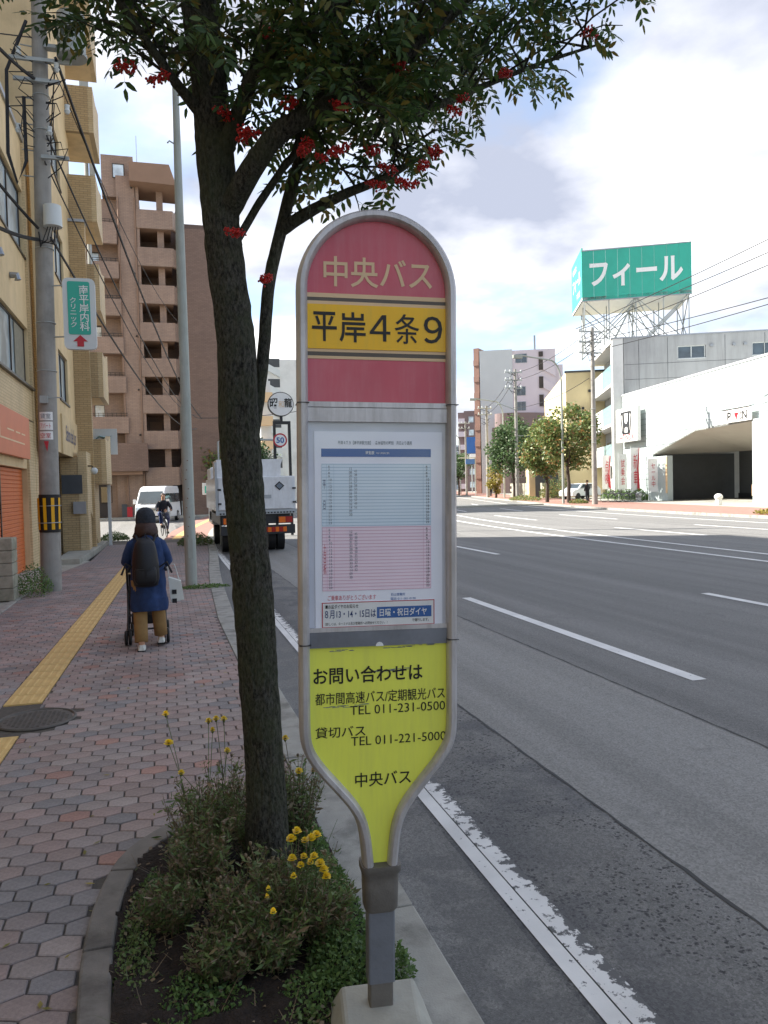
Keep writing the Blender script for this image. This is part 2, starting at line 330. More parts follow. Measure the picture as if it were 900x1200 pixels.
# ------------------------------------------------------------------ geometry helpers
def wl(o):
    v = Vector((0, 0, 0))
    while o is not None: v += o.location; o = o.parent
    return v
class MB:
    def __init__(s): s.v = []; s.f = []
    def add(s, vs, fs):
        b = len(s.v); s.v += [tuple(q) for q in vs]; s.f += [tuple(b+i for i in f) for f in fs]; return s
    def box(s, x0, x1, y0, y1, z0, z1):
        return s.add([(x0, y0, z0), (x1, y0, z0), (x1, y1, z0), (x0, y1, z0), (x0, y0, z1), (x1, y0, z1), (x1, y1, z1), (x0, y1, z1)],
                     [(0, 3, 2, 1), (4, 5, 6, 7), (0, 1, 5, 4), (1, 2, 6, 5), (2, 3, 7, 6), (3, 0, 4, 7)])
    def fbox(s, F, u0, u1, d0, d1, z0, z1):
        # F = (ox, oy, ux, uy): u along the wall, d outwards (to the right of u)
        ox, oy, ux, uy = F; nx, ny = uy, -ux
        P = lambda u, d, z: (ox+u*ux+d*nx, oy+u*uy+d*ny, z)
        return s.add([P(u0, d1, z0), P(u1, d1, z0), P(u1, d0, z0), P(u0, d0, z0), P(u0, d1, z1), P(u1, d1, z1), P(u1, d0, z1), P(u0, d0, z1)],
                     [(0, 3, 2, 1), (4, 5, 6, 7), (0, 1, 5, 4), (1, 2, 6, 5), (2, 3, 7, 6), (3, 0, 4, 7)])
    def prism(s, poly, z0, z1):
        n = len(poly); a = sum(poly[i][0]*poly[(i+1) % n][1]-poly[(i+1) % n][0]*poly[i][1] for i in range(n))
        if a < 0: poly = poly[::-1]
        vs = [(x, y, z0) for x, y in poly]+[(x, y, z1) for x, y in poly]
        tri = tessellate_polygon([[Vector((x, y, 0)) for x, y in poly]])
        fs = []
        for t in tri:
            A, B, C_ = [Vector((*poly[i], 0)) for i in t]
            if (B-A).cross(C_-A).z < 0: t = t[::-1]
            fs.append(tuple(i+n for i in t)); fs.append(tuple(t[::-1]))
        fs += [(i, (i+1) % n, (i+1) % n+n, i+n) for i in range(n)]
        return s.add(vs, fs)
    def extr(s, poly, y0, y1, F=None):      # polygon in (u,z), extruded in y (or in a wall frame)
        n = len(poly); a = sum(poly[i][0]*poly[(i+1) % n][1]-poly[(i+1) % n][0]*poly[i][1] for i in range(n))
        if a < 0: poly = poly[::-1]
        if F:
            ox, oy, ux, uy = F; nx, ny = uy, -ux
            P = lambda u, y, z: (ox+u*ux-y*nx, oy+u*uy-y*ny, z)
        else: P = lambda u, y, z: (u, y, z)
        vs = [P(x, y0, z) for x, z in poly]+[P(x, y1, z) for x, z in poly]
        tri = tessellate_polygon([[Vector((x, z, 0)) for x, z in poly]]); fs = []
        for t in tri:
            A, B, C_ = [Vector((*poly[i], 0)) for i in t]
            if (B-A).cross(C_-A).z < 0: t = t[::-1]
            fs.append(tuple(t)); fs.append(tuple(i+n for i in t[::-1]))
        fs += [(i, i+n, (i+1) % n+n, (i+1) % n) for i in range(n)]
        return s.add(vs, fs)
    def tube(s, pts, r, n=8, caps=True, up=None, flat_=1.0):
        pts = [Vector(p) for p in pts]; k = len(pts); rs = r if isinstance(r, (list, tuple)) else [r]*k
        T = [(pts[min(i+1, k-1)]-pts[max(i-1, 0)]).normalized() for i in range(k)]
        a = Vector(up) if up else (Vector((0, 0, 1)) if abs(T[0].z) < .9 else Vector((1, 0, 0)))
        vs = []; u = (a-T[0]*a.dot(T[0])).normalized()
        for i in range(k):
            u = (u-T[i]*u.dot(T[i])); u = u.normalized() if u.length > 1e-6 else T[i].orthogonal().normalized()
            w = T[i].cross(u)
            for j in range(n):
                an = 2*PI*j/n; vs.append(pts[i]+u*math.cos(an)*rs[i]*flat_+w*math.sin(an)*rs[i])
        fs = [(i*n+j, i*n+(j+1) % n, (i+1)*n+(j+1) % n, (i+1)*n+j) for i in range(k-1) for j in range(n)]
        if caps: fs += [tuple(range(n))[::-1], tuple((k-1)*n+j for j in range(n))]
        return s.add(vs, fs)
    def cyl(s, x, y, z0, z1, r, n=16, r1=None): return s.tube([(x, y, z0), (x, y, z1)], [r, r if r1 is None else r1], n)
    def loft(s, rings, caps=True):
        n = len(rings[0]); vs = [p for r_ in rings for p in r_]
        fs = [(i*n+j, i*n+(j+1) % n, (i+1)*n+(j+1) % n, (i+1)*n+j) for i in range(len(rings)-1) for j in range(n)]
        if caps: fs += [tuple(range(n))[::-1], tuple((len(rings)-1)*n+j for j in range(n))]
        return s.add(vs, fs)
    def ball(s, c, r, sc=(1, 1, 1), seg=10, rings=6):
        rr = []
        for i in range(1, rings):
            t = PI*i/rings
            rr.append([(c[0]+r*sc[0]*math.sin(t)*math.cos(2*PI*j/seg), c[1]+r*sc[1]*math.sin(t)*math.sin(2*PI*j/seg), c[2]-r*sc[2]*math.cos(t)) for j in range(seg)])
        return s.loft(rr)
    def quad(s, a, b, c, d): return s.add([a, b, c, d], [(0, 1, 2, 3)])
    def torus(s, c, R_, r, axis='x', n=24, m=6):
        pts = []
        for i in range(n):
            a = 2*PI*i/n
            for j in range(m):
                b = 2*PI*j/m; q = R_+r*math.cos(b); w = r*math.sin(b)
                p = {'x': (w, q*math.cos(a), q*math.sin(a)), 'y': (q*math.cos(a), w, q*math.sin(a)), 'z': (q*math.cos(a), q*math.sin(a), w)}[axis]
                pts.append((c[0]+p[0], c[1]+p[1], c[2]+p[2]))
        return s.add(pts, [(i*m+j, ((i+1) % n)*m+j, ((i+1) % n)*m+(j+1) % m, i*m+(j+1) % m) for i in range(n) for j in range(m)])
    def build(s, name, mat, parent=None, smooth=False, local=False, bevel=0, label=None, kind=None, **tags):
        me = bpy.data.meshes.new(name)
        off = wl(parent) if (parent is not None and not local) else Vector((0, 0, 0))
        me.from_pydata([(x-off.x, y-off.y, z-off.z) for x, y, z in s.v], [], s.f); me.update()
        me.materials.append(MT[mat] if isinstance(mat, str) else mat)
        if smooth:
            me.polygons.foreach_set('use_smooth', [True]*len(me.polygons))
            if smooth != 'full': me.set_sharp_from_angle(angle=R(40))
        o = bpy.data.objects.new(name, me); COL.objects.link(o)
        if parent is not None: o.parent = parent
        if bevel:
            b = o.modifiers.new('bevel', 'BEVEL'); b.width = bevel; b.segments = 2; b.limit_method = 'ANGLE'
        tg(o, label, kind=kind, **tags); return o
def tg(o, label=None, cat=None, group=None, kind=None):
    if label: o['label'] = label
    if cat: o['category'] = cat
    if group: o['group'] = group
    if kind: o['kind'] = kind
    return o
def thing(name, loc, label, cat, group=None, rot=(0, 0, 0)):
    o = bpy.data.objects.new(name, None); COL.objects.link(o); o.empty_display_size = .2
    o.location = loc; o.rotation_euler = rot; return tg(o, label, cat, group)
def copy_tree(o, parent=None):
    c = o.copy(); COL.objects.link(c); c.parent = parent
    for ch in list(o.children): copy_tree(ch, c)
    return c
def wallholes(mb, F, u0, u1, z0, z1, holes, th=.2, d=0):
    us = sorted({u0, u1, *[h[0] for h in holes], *[h[1] for h in holes]}); us = [u for u in us if u0 <= u <= u1]
    for a, b in zip(us, us[1:]):
        m = (a+b)/2; hs = sorted([(max(h[2], z0), min(h[3], z1)) for h in holes if h[0] < m < h[1]]); z = z0
        for h0, h1 in hs:
            if h0 > z: mb.fbox(F, a, b, d-th, d, z, h0)
            z = max(z, h1)
        if z < z1: mb.fbox(F, a, b, d-th, d, z, z1)
    return mb
def window(parent, F, u0, u1, z0, z1, d=-.08, panes=2, frame='frame', glass='glass', t=.05, sill=True):
    w = MB()
    w.fbox(F, u0, u1, d, d+.06, z1-t, z1); w.fbox(F, u0, u1, d, d+.06, z0, z0+t)
    w.fbox(F, u0, u0+t, d, d+.06, z0+t, z1-t); w.fbox(F, u1-t, u1, d, d+.06, z0+t, z1-t)
    for i in range(1, panes):
        c = u0+(u1-u0)*i/panes; w.fbox(F, c-t/2, c+t/2, d, d+.06, z0+t, z1-t)
    fo = w.build('window', frame, parent)
    for i in range(panes):
        a = u0+(u1-u0)*i/panes; b = u0+(u1-u0)*(i+1)/panes
        MB().fbox(F, a+t/2, b-t/2, d+.015, d+.03, z0+t, z1-t).build('pane', glass, fo)
    if sill: MB().fbox(F, u0-.03, u1+.03, d+.06, .035, z0-.05, z0-.002).build('sill', frame, fo)
    return fo
def text(body, mat, parent, cx, cz, w, h=None, y=0, bold=0.0, F=None, name='lettering', rot=0, th=.0012, vertical=False, local=True, skew=0, spacing=1.0):
    cu_ = bpy.data.curves.new('t', 'FONT'); cu_.body = '\n'.join(body) if vertical else body
    cu_.align_x = 'CENTER' if vertical else 'LEFT'; cu_.resolution_u = 3; cu_.offset = bold; cu_.space_character = spacing
    if vertical: cu_.space_line = .95
    o = bpy.data.objects.new('t', cu_); COL.objects.link(o)
    dg = bpy.context.evaluated_depsgraph_get(); dg.update()
    me = bpy.data.meshes.new_from_object(o.evaluated_get(dg)); bpy.data.objects.remove(o); bpy.data.curves.remove(cu_)
    if not len(me.vertices): return None
    xs = [v.co.x for v in me.vertices]; ys = [v.co.y for v in me.vertices]
    x0, x1, y0, y1 = min(xs), max(xs), min(ys), max(ys); sx = w/(x1-x0); sz = (h/(y1-y0)) if h else sx
    off = Vector((0, 0, 0)) if local else wl(parent)
    vs = []
    for v in me.vertices:
        u = (v.co.x-(x0+x1)/2)*sx; z = (v.co.y-(y0+y1)/2)*sz; u += z*skew
        if F:
            ox, oy, ux, uy = F; nx, ny = uy, -ux; p = (ox+(cx+u)*ux+y*nx-off.x, oy+(cx+u)*uy+y*ny-off.y, cz+z-off.z)
        else: p = (cx+u-off.x, y-off.y, cz+z-off.z)
        vs.append(p)
    fs = [tuple(p.vertices) for p in me.polygons]; bpy.data.meshes.remove(me)
    m2 = bpy.data.meshes.new(name); m2.from_pydata(vs, [], fs); m2.update(); m2.materials.append(MT[mat])
    ob = bpy.data.objects.new(name, m2); COL.objects.link(ob); ob.parent = parent; return ob
def skin_obj(name, nodes, edges, mat, parent, sub=2, root=0):
    me = bpy.data.meshes.new(name); me.from_pydata([n[0] for n in nodes], edges, []); me.update(); me.materials.append(MT[mat])
    o = bpy.data.objects.new(name, me); COL.objects.link(o); o.parent = parent
    o.modifiers.new('skin', 'SKIN')
    if not me.skin_vertices: me.attributes  # layer is made by the modifier
    bm = bmesh.new(); bm.from_mesh(me)
    lay = bm.verts.layers.skin.verify(); bm.verts.ensure_lookup_table()
    for i, n in enumerate(nodes):
        r = n[1] if isinstance(n[1], tuple) else (n[1], n[1]); bm.verts[i][lay].radius = r; bm.verts[i][lay].use_root = (i == root)
    bm.to_mesh(me); bm.free()
    s_ = o.modifiers.new('sub', 'SUBSURF'); s_.levels = sub; s_.render_levels = sub; o.modifiers['skin'].use_smooth_shade = True
    return o

def pl(tab, t):
    for (a, va), (b, vb) in zip(tab, tab[1:]):
        if t <= b: return va+(vb-va)*max(0, (t-a))/(b-a)
    return tab[-1][1]
def xo(Y): return 0 if Y < 20 else (.0034*(Y-20)**2 if Y < 60 else 5.44+.272*(Y-60))
KT = [(-15, .93), (4, .925), (8, .885), (10.5, .865), (12.5, .92), (15, 1.0), (17.5, 1.12), (21, 1.32), (24.3, 1.47)]
def KL(Y): return pl(KT, Y) if Y < 24.3 else 1.47+xo(Y)-xo(24.3)
RZ = -.12

# ------------------------------------------------------------------ ground, road, kerbs, pavement
MB().quad((-900, -300, -.30), (900, -300, -.30), (900, 1500, -.30), (-900, 1500, -.30)).build('ground', 'earth', kind='structure')
def strip(fl, fr, ys, z): 
    mb = MB()
    for a, b in zip(ys, ys[1:]): mb.quad((fl(a), a, z), (fr(a), a, z), (fr(b), b, z), (fl(b), b, z))
    return mb
YS = [-40, -15]+[y for y in range(-10, 60, 2)]+list(range(60, 420, 20))
strip(lambda y: -60 if y < -40 else -45, lambda y: 25.2+xo(y)+1, YS, RZ-.02).build('side_street', 'asphalt', kind='structure')
strip(lambda y: KL(y)-.02, lambda y: 24.6+xo(y), YS, RZ).build('road', 'asphalt', kind='structure')

def paintstrip(xa, w, y0, y1, mat='paint', name='lane_marking', curve=True, shift=0.0):
    ys = [y0+(y1-y0)*i/max(1, int((y1-y0)/3)) for i in range(max(1, int((y1-y0)/3))+1)]
    g = (lambda y: xo(y)) if curve else (lambda y: 0)
    fx = xa if callable(xa) else (lambda y: xa)
    return strip(lambda y: fx(y)-w/2+g(y), lambda y: fx(y)+w/2+g(y), ys, RZ+.004).build(name, mat, kind='structure')
paintstrip(1.415, .075, -10, 60, name='edge_line')
paintstrip(1.512, .105, -10, 60, 'paintworn', name='edge_line')
for y0, y1 in ((-8, -2.2), (5.94, 11.6), (19.8, 25.6), (33.8, 39.6), (48, 54), (62, 68)): paintstrip(4.62, .15, y0, y1)
for y0, y1 in ((4.3, 10.4), (18.3, 24.4), (32.4, 38.4), (46, 52), (60, 66)): paintstrip(8.2, .15, y0, y1)
paintstrip(lambda y: 12.0+.03*y, .15, -10, 100, name='centre_line'); paintstrip(lambda y: 12.95+.042*y, .15, -10, 100, name='centre_line')
for y0, y1 in ((7, 12.5), (20.8, 26.2), (33.7, 40.4), (47.5, 54), (61, 67)): paintstrip(16.5, .15, y0, y1)
for y0, y1 in ((8, 13.4), (20.6, 25.8), (31.7, 38.5), (45, 51), (59, 65)): paintstrip(19.8, .15, y0, y1)
paintstrip(22.5, .15, -10, 140, name='edge_line')
# tar-filled joints in the asphalt
for xj in (2.29, 3.87):
    rj = random.Random(int(xj*100)); ys = [-2+i*.11 for i in range(330)]; mb = MB()
    ww = [(.004+.009*rj.random(), (rj.random()-.5)*.012) for _ in ys]
    for i in range(len(ys)-1):
        a, b = ys[i], ys[i+1]; (w0, o0), (w1, o1) = ww[i], ww[i+1]
        mb.quad((xj+o0-w0, a, RZ+.003), (xj+o0+w0, a, RZ+.003), (xj+o1+w1, b, RZ+.003), (xj+o1-w1, b, RZ+.003))
    mb.build('asphalt_joint', 'black', kind='structure')

# left kerb: a run of concrete stones
kerb_root = thing('kerb', (0, 0, 0), 'x', 'x'); del kerb_root['label'], kerb_root['category']; kerb_root['kind'] = 'structure'
y = -2.71
while y < 56:
    L_ = 1.9 if y < 8 else .98
    y1 = y+L_-.012
    if y > 27 and y < 55 and False: break
    n = 2; mb = MB(); poly = [(KL(y+(y1-y)*i/n)-.23, y+(y1-y)*i/n) for i in range(n+1)]+[(KL(y+(y1-y)*i/n)+.0, y+(y1-y)*i/n) for i in range(n, -1, -1)]
    h = random.uniform(-.003, .003)
    mb.prism(poly, RZ-.05, h+.001); mb.build('kerb_stone', 'kerb', kerb_root, bevel=.008); y += L_

# pavement bed
def SWL(y): return -2.35 if y < 17.5 else (-2.35+(y-17.5)*.14 if y < 21 else -1.86)
ys = [-12, -6, 0, 4, 8, 12, 16, 17.5, 19, 21, 23, 25, 27, 29]
mb = MB(); poly = [(SWL(y)-.02, y) for y in ys]+[(KL(y)-.232, y) for y in ys[::-1]]
mb.prism(poly, RZ-.05, -.011); mb.build('pavement_bed', 'joint', kind='structure')
mb = MB(); poly = [(SWL(y), y) for y in (19.2, 21, 23, 25, 27)]+[(KL(y)-.24, y) for y in (27, 25, 23, 21, 19.2)]
mb.prism(poly, -.04, -.001); mb.build('far_pavement', 'farpaver', kind='structure')
poly = [(-.35+xo(y)*.8, y) for y in (27, 35, 45, 56)]+[(KL(y)-.24, y) for y in (56, 45, 35, 27)]
MB().prism(poly, RZ-.03, -.03).build('crossing_pavement', 'redpv', kind='structure')
MB().box(-40, 30, 55.6, 57.5, RZ-.05, -.02).build('far_left_pavement', 'conc', kind='structure')

# planter outline (plan), used to leave the pavers out
PO = [(.70, 1.2), (.0, 1.2), (-.22, 1.9), (-.31, 2.4), (-.345, 2.75), (-.355, 3.1), (-.33, 3.45), (-.26, 3.76), (-.12, 3.98), (.06, 4.10), (.70, 4.14)]
def inside(p, poly):
    x, y = p; c = False
    for i in range(len(poly)):
        (x1, y1), (x2, y2) = poly[i], poly[i-1]
        if (y1 > y) != (y2 > y) and x < (x2-x1)*(y-y1)/(y2-y1)+x1: c = not c
    return c
def TX(y): return -1.335+.0292*(y-6.82)      # left edge of the tactile strip
pave = thing('pavement', (0, 0, 0), 'x', 'x'); del pave['label'], pave['category']; pave['kind'] = 'structure'
PW, PB, PP = .160, .084, .030; g_ = .0045
tones = [((.335, .25, .225), 6), ((.31, .24, .215), 6), ((.285, .24, .225), 5), ((.245, .225, .22), 3), ((.33, .275, .25), 4), ((.37, .22, .18), 1)]
tl = [t for t, k in tones for _ in range(int(k))]
def clip_poly(poly, xmin=None, xmax=None):
    def clip(P_, f):
        out = []
        for i in range(len(P_)):
            a, b = P_[i-1], P_[i]; fa, fb = f(a), f(b)
            if (fa >= 0) != (fb >= 0):
                t = fa/(fa-fb); out.append((a[0]+(b[0]-a[0])*t, a[1]+(b[1]-a[1])*t))
            if fb >= 0: out.append(b)
        return out
    if xmin is not None: poly = clip(poly, lambda p: p[0]-xmin)
    if xmax is not None and poly: poly = clip(poly, lambda p: xmax-p[0])
    return poly
def paver_geo(poly, h, mb):
    c = (sum(p[0] for p in poly)/len(poly), sum(p[1] for p in poly)/len(poly)); n = len(poly)
    a = [(x, y, -.03) for x, y in poly]; b = [(x, y, h-.004) for x, y in poly]
    d = [(c[0]+(x-c[0])*.955, c[1]+(y-c[1])*.93, h) for x, y in poly]
    fs = [(i, (i+1) % n, n+(i+1) % n, n+i) for i in range(n)]+[(n+i, n+(i+1) % n, 2*n+(i+1) % n, 2*n+i) for i in range(n)]+[tuple(range(2*n, 3*n))]
    mb.add(a+b+d, fs)
hexa = [(-PW/2+g_, -PB/2+g_*.6), (0, -PB/2-PP+g_), (PW/2-g_, -PB/2+g_*.6), (PW/2-g_, PB/2-g_*.6), (0, PB/2+PP-g_), (-PW/2+g_, PB/2-g_*.6)]
mbh = MB(); paver_geo(hexa, 0, mbh)
hme = bpy.data.meshes.new('paver'); hme.from_pydata(mbh.v, [], mbh.f); hme.update(); hme.materials.append(MT['paver'])
cand = []; rp = random.Random(3)
row = 0; y = 1.2
while y < 19.25:
    x = -2.6+(PW/2 if row % 2 else 0)
    while x < KL(y)-.2:
        tone = rp.choice(tl); k = rp.uniform(.88, 1.1); tone = tuple(c*k for c in tone)
        h = rp.uniform(-.0012, .0012)
        x0, x1 = TX(y)-.004, TX(y)+.304
        left_lim = SWL(y); right_lim = KL(y)-.238
        ok = not (inside((x, y), PO)) and math.hypot(x+1.0, y-6.40) > .31
        def emit(P_, full):
            xs = [p[0] for p in P_]
            if len(P_) >= 3 and max(xs)-min(xs) > .012: cand.append((P_, tone, h, full, x, y))
        if ok:
            P_ = [(x+a, y+b) for a, b in hexa]
            Q = clip_poly(P_, left_lim, right_lim)
            if Q:
                if max(p[0] for p in Q) <= x0 or min(p[0] for p in Q) >= x1: emit(Q, len(Q) == 6 and x-PW/2 > left_lim and x+PW/2 < right_lim)
                else:
                    A = clip_poly(Q, None, x0-.004); B = clip_poly(Q, x1+.004, None)
                    if A: emit(A, False)
                    if B: emit(B, False)
        x += PW
    row += 1; y += PB+PP
def in_view(x, y):
    v = Vector((x, y, -CAM_H)); w = v.dot(cf)
    if w < .3: return False
    return abs(v.dot(cr)/w) < .53 and abs(v.dot(cu)/w) < .70
order = sorted([c for c in cand if c[3] and in_view(c[4], c[5])], key=lambda c: c[5])
near = order[:300]; nearset = {id(c) for c in near}
for c in near:
    o = bpy.data.objects.new('paver', hme); COL.objects.link(o); o.parent = pave
    o.location = (c[4], c[5], c[2]); o.color = (*c[1], 1); o.rotation_euler = (rp.uniform(-.006, .006), rp.uniform(-.006, .006), rp.uniform(-.008, .008))
mb = MB(); cols = []
for c in cand:
    if id(c) in nearset: continue
    n0 = len(mb.f); P_ = c[0]
    a = sum(P_[i][0]*P_[(i+1) % len(P_)][1]-P_[(i+1) % len(P_)][0]*P_[i][1] for i in range(len(P_)))
    if a < 0: P_ = P_[::-1]
    paver_geo(P_, c[2], mb)
    for f in mb.f[n0:]: cols += [c[1]]*len(f)
pf = mb.build('paver_field', 'paver_a', pave, kind='stuff')
at = pf.data.color_attributes.new('tone', 'FLOAT_COLOR', 'CORNER')
at.data.foreach_set('color', [q for c in cols for q in (*c, 1.0)])
# tactile tiles
tme = MB(); tme.box(.003, .297, .003, .297, -.03, .0015)
for i in range(4):
    cx = .045+i*.07; tme.add([(cx-.016, .02, .0015), (cx+.016, .02, .0015), (cx+.016, .28, .0015), (cx-.016, .28, .0015), (cx-.009, .028, .0065), (cx+.009, .028, .0065), (cx+.009, .272, .0065), (cx-.009, .272, .0065)],
                             [(4, 5, 6, 7), (0, 1, 5, 4), (1, 2, 6, 5), (2, 3, 7, 6), (3, 0, 4, 7)])
tm = bpy.data.meshes.new('tactile_tile'); tm.from_pydata(tme.v, [], tme.f); tm.update(); tm.materials.append(MT['tactile'])
tact = thing('tactile_paving', (0, 0, 0), 'x', 'x'); del tact['label'], tact['category']; tact['kind'] = 'structure'
y = 3.9
while y < 26.5:
    if not (5.88 < y < 6.72):
        o = bpy.data.objects.new('tactile_tile', tm); COL.objects.link(o); o.parent = tact
        o.location = (TX(y), y, random.uniform(-.001, .001)); o.rotation_euler = (0, 0, -.029)
    y += .301
yy = 28
while yy < 52:
    f = (yy-28)/22.
    o = bpy.data.objects.new('tactile_tile', tm); COL.objects.link(o); o.parent = tact
    o.location = (.12+2.75*f**1.3, yy, -.027); o.rotation_euler = (0, 0, -.12); yy += .302
# manhole cover
mh = thing('manhole_cover', (-1.0, 6.40, 0), 'round dark iron manhole cover set in the yellow tactile strip', 'manhole cover')
mb = MB().cyl(-1.0, 6.40, -.03, .002, .255, 40); mb.build('cover', 'iron', mh)
MB().torus((-1.0, 6.40, -.001), .275, .012, 'z', 40, 6).build('rim', 'iron', mh)
mb = MB()
for i in range(-6, 7):
    for j in range(-6, 7):
        if math.hypot(i, j) < 6.3: mb.box(-1.0+i*.036-.011, -1.0+i*.036+.011, 6.40+j*.036-.011, 6.40+j*.036+.011, .0025, .006)
mb.build('tread_pattern', 'iron', mh)
# forecourt left of the pavement
MB().prism([(-14, -12), (-2.37, -12), (-2.37, 17.4), (-1.9, 20.9), (-1.9, 21.2), (-14, 21.2)], -.1, -.006).build('forecourt', 'conc', kind='structure')
mb = MB()
for i in range(12): 
    y0 = 3+i*1.2
    if y0+1.19 < 17.4: MB().box(-2.47, -2.355, y0, y0+1.19, -.05, .012).build('edging_stone', 'kerb', pave, bevel=.006)

# planter: kerb stones, soil
pk = thing('planter_kerb', (0, 0, 0), 'x', 'x'); del pk['label'], pk['category']; pk['kind'] = 'structure'
def catmull(P_, k=6):
    out = []
    for i in range(len(P_)-1):
        p0, p1, p2, p3 = [Vector(P_[max(0, min(len(P_)-1, j))]) for j in (i-1, i, i+1, i+2)]
        for s_ in range(k):
            t = s_/k; out.append(.5*((2*p1)+(p2-p0)*t+(2*p0-5*p1+4*p2-p3)*t*t+(3*p1-p0-3*p2+p3)*t**3))
    out.append(Vector(P_[-1])); return out
cp = catmull([p for p in PO[1:]], 5)
cl_ = [0]
for a, b in zip(cp, cp[1:]): cl_.append(cl_[-1]+(b-a).length)
def along(s_):
    for i in range(len(cp)-1):
        if s_ <= cl_[i+1]: t = (s_-cl_[i])/(cl_[i+1]-cl_[i]); return cp[i].lerp(cp[i+1], t), (cp[i+1]-cp[i]).normalized()
    return cp[-1], (cp[-1]-cp[-2]).normalized()
s_ = 0.0; KW = .115
segs = []
while s_ < cl_[-1]-.05:
    e_ = min(s_+.62, cl_[-1]); segs.append((s_+.004, e_-.004)); s_ = e_
for a, b in segs:
    inner = []; outer = []
    for i in range(7):
        p, t = along(a+(b-a)*i/6); nrm = Vector((t.y, -t.x)); outer.append((p.x+nrm.x*.004, p.y+nrm.y*.004)); inner.append((p.x+nrm.x*KW, p.y+nrm.y*KW))
    # the stones lie inside the outline
    MB().prism(outer+inner[::-1], -.08, .034+random.uniform(-.002, .002)).build('kerb_stone', 'kerb2', pk, bevel=.012)
mb = MB(); nx_, ny_ = 44, 120; idx = {}
for j in range(ny_+1):
    for i in range(nx_+1):
        x = -.34+i*(1.03/nx_); y = 1.25+j*(2.85/ny_)
        z = .012+.04*(mnoise.noise(Vector((x*3, y*3, 0)))+.3)+.02*mnoise.noise(Vector((x*14, y*14, 5)))+.012*mnoise.noise(Vector((x*40, y*40, 5)))
        idx[i, j] = len(mb.v); mb.v.append((x, y, z))
insoil = [( p.x+Vector((t.y, -t.x)).x*.112, p.y+Vector((t.y, -t.x)).y*.112) for p, t in [along(cl_[-1]*k/40) for k in range(41)]]+[(.71, 4.02), (.71, 1.25)]
for j in range(ny_):
    for i in range(nx_):
        x, y, _ = mb.v[idx[i, j]]
        if inside((x+.01, y+.01), insoil): mb.f.append((idx[i, j], idx[i+1, j], idx[i+1, j+1], idx[i, j+1]))
mb.build('planter_soil', 'soil', smooth='full', kind='structure')

# ------------------------------------------------------------------ left side: cream yellow building
yb = thing('apartment_building', (-3.0, 15, 0), 'cream yellow tiled building on the left with an orange shutter and stacked balconies', 'building')
FA = (-3.0, -12, 0, 1)             # wall frame of the low block, u runs along +Y, outside is +X
U = lambda y: y+12
mb = MB(); W1 = [(U(15.0), U(20.15), 4.27, 5.66), (U(8), U(13.6), 4.27, 5.66), (U(17.2), U(20.15), 7.35, 8.9), (U(12), U(16), 7.35, 8.9)]
hs = W1+[(U(14.3), U(19.3), -.1, 2.32), (U(7.5), U(13.5), -.1, 2.32)]
wallholes(mb, FA, 0, U(20.3), -.1, 10.1, hs, .22)
mb.build('wall', 'ypanel', yb)
mb = MB()
mb.fbox(FA, 0, U(20.3), .0, .035, 2.9, 4.2); mb.fbox(FA, U(20.17), U(20.6), .0, .06, -.1, 10.05); mb.fbox(FA, U(19.32), U(20.17), 0, .05, -.1, 2.9)
mb.build('tile_facing', 'ytile', yb)
mb = MB().fbox(FA, 0, U(20.3), .0, .05, 10.1, 10.22); mb.build('coping', 'alu', yb)
mb = MB().fbox(FA, 0, U(20.2), .0, .12, 4.2, 4.25); mb.fbox(FA, 0, U(20.2), .036, .05, 3.45, 3.47); mb.build('ledge', 'frame', yb)
for i, h in enumerate(W1):
    n = 3 if i < 2 else 2
    wo = window(yb, FA, h[0], h[1], h[2], h[3], -.14, 3 if i < 2 else 2, 'frame', 'glassbright', .045)
MB().fbox(FA, U(18.9), U(20.0), -.1, -.085, 4.32, 5.6).build('curtain', 'curtain', yb)
MB().box(-12, -3.22, -11, 20, -.1, 10).build('interior', 'dark2', yb)
for y0 in (15.8, 17.6): MB().tube([(-2.99, y0+.5, 6.4), (-2.86, y0+.5, 6.4), (-2.84, y0+.5, 6.3)], .07, 8).build('vent_hood', 'alu', yb)
# shop sign and roller shutter
sb = MB().fbox(FA, U(8), U(18.9), .05, .14, 2.52, 3.42).build('shop_sign', 'orangesign', yb)
mb = MB()
for (u0, u1, z) in ((15.6, 18.2, 2.80), (16.3, 17.0, 3.0), (17.2, 17.7, 3.0), (17.85, 18.3, 3.0)): mb.fbox(FA, U(u0), U(u1), .14, .144, z, z+.03)
mb.add([], []); mb.fbox(FA, U(15.55), U(15.62), .14, .144, 2.80, 3.25); mb.fbox(FA, U(14.6), U(15.62), .14, .144, 3.22, 3.26)
mb.build('sign_line', 'tanprint', sb)
y0 = 0
for (a, b) in ((U(7.5), U(13.5)), (U(14.3), U(16.7)), (U(16.78), U(19.3))):
    z = 0.0
    sl = MB(); z0 = z
    first = None
    while z < 2.3:
        if first is None:
            m = MB(); m.extr([(0, 0), (.012, .012), (.012, .072), (0, .084)], 0, b-a)
            # built along Y: rotate into place
            m.v = [(-3.13+x_, a-12+y_, z_) for x_, y_, z_ in m.v]
            first = m.build('shutter_slat', 'orange', yb)
        else:
            o = first.copy(); COL.objects.link(o); o.parent = yb; o.location = (0, 0, z)
        z += .0855
MB().fbox(FA, U(16.7), U(16.78), -.16, -.1, 0, 2.32).build('shutter_rail', 'frame', yb)
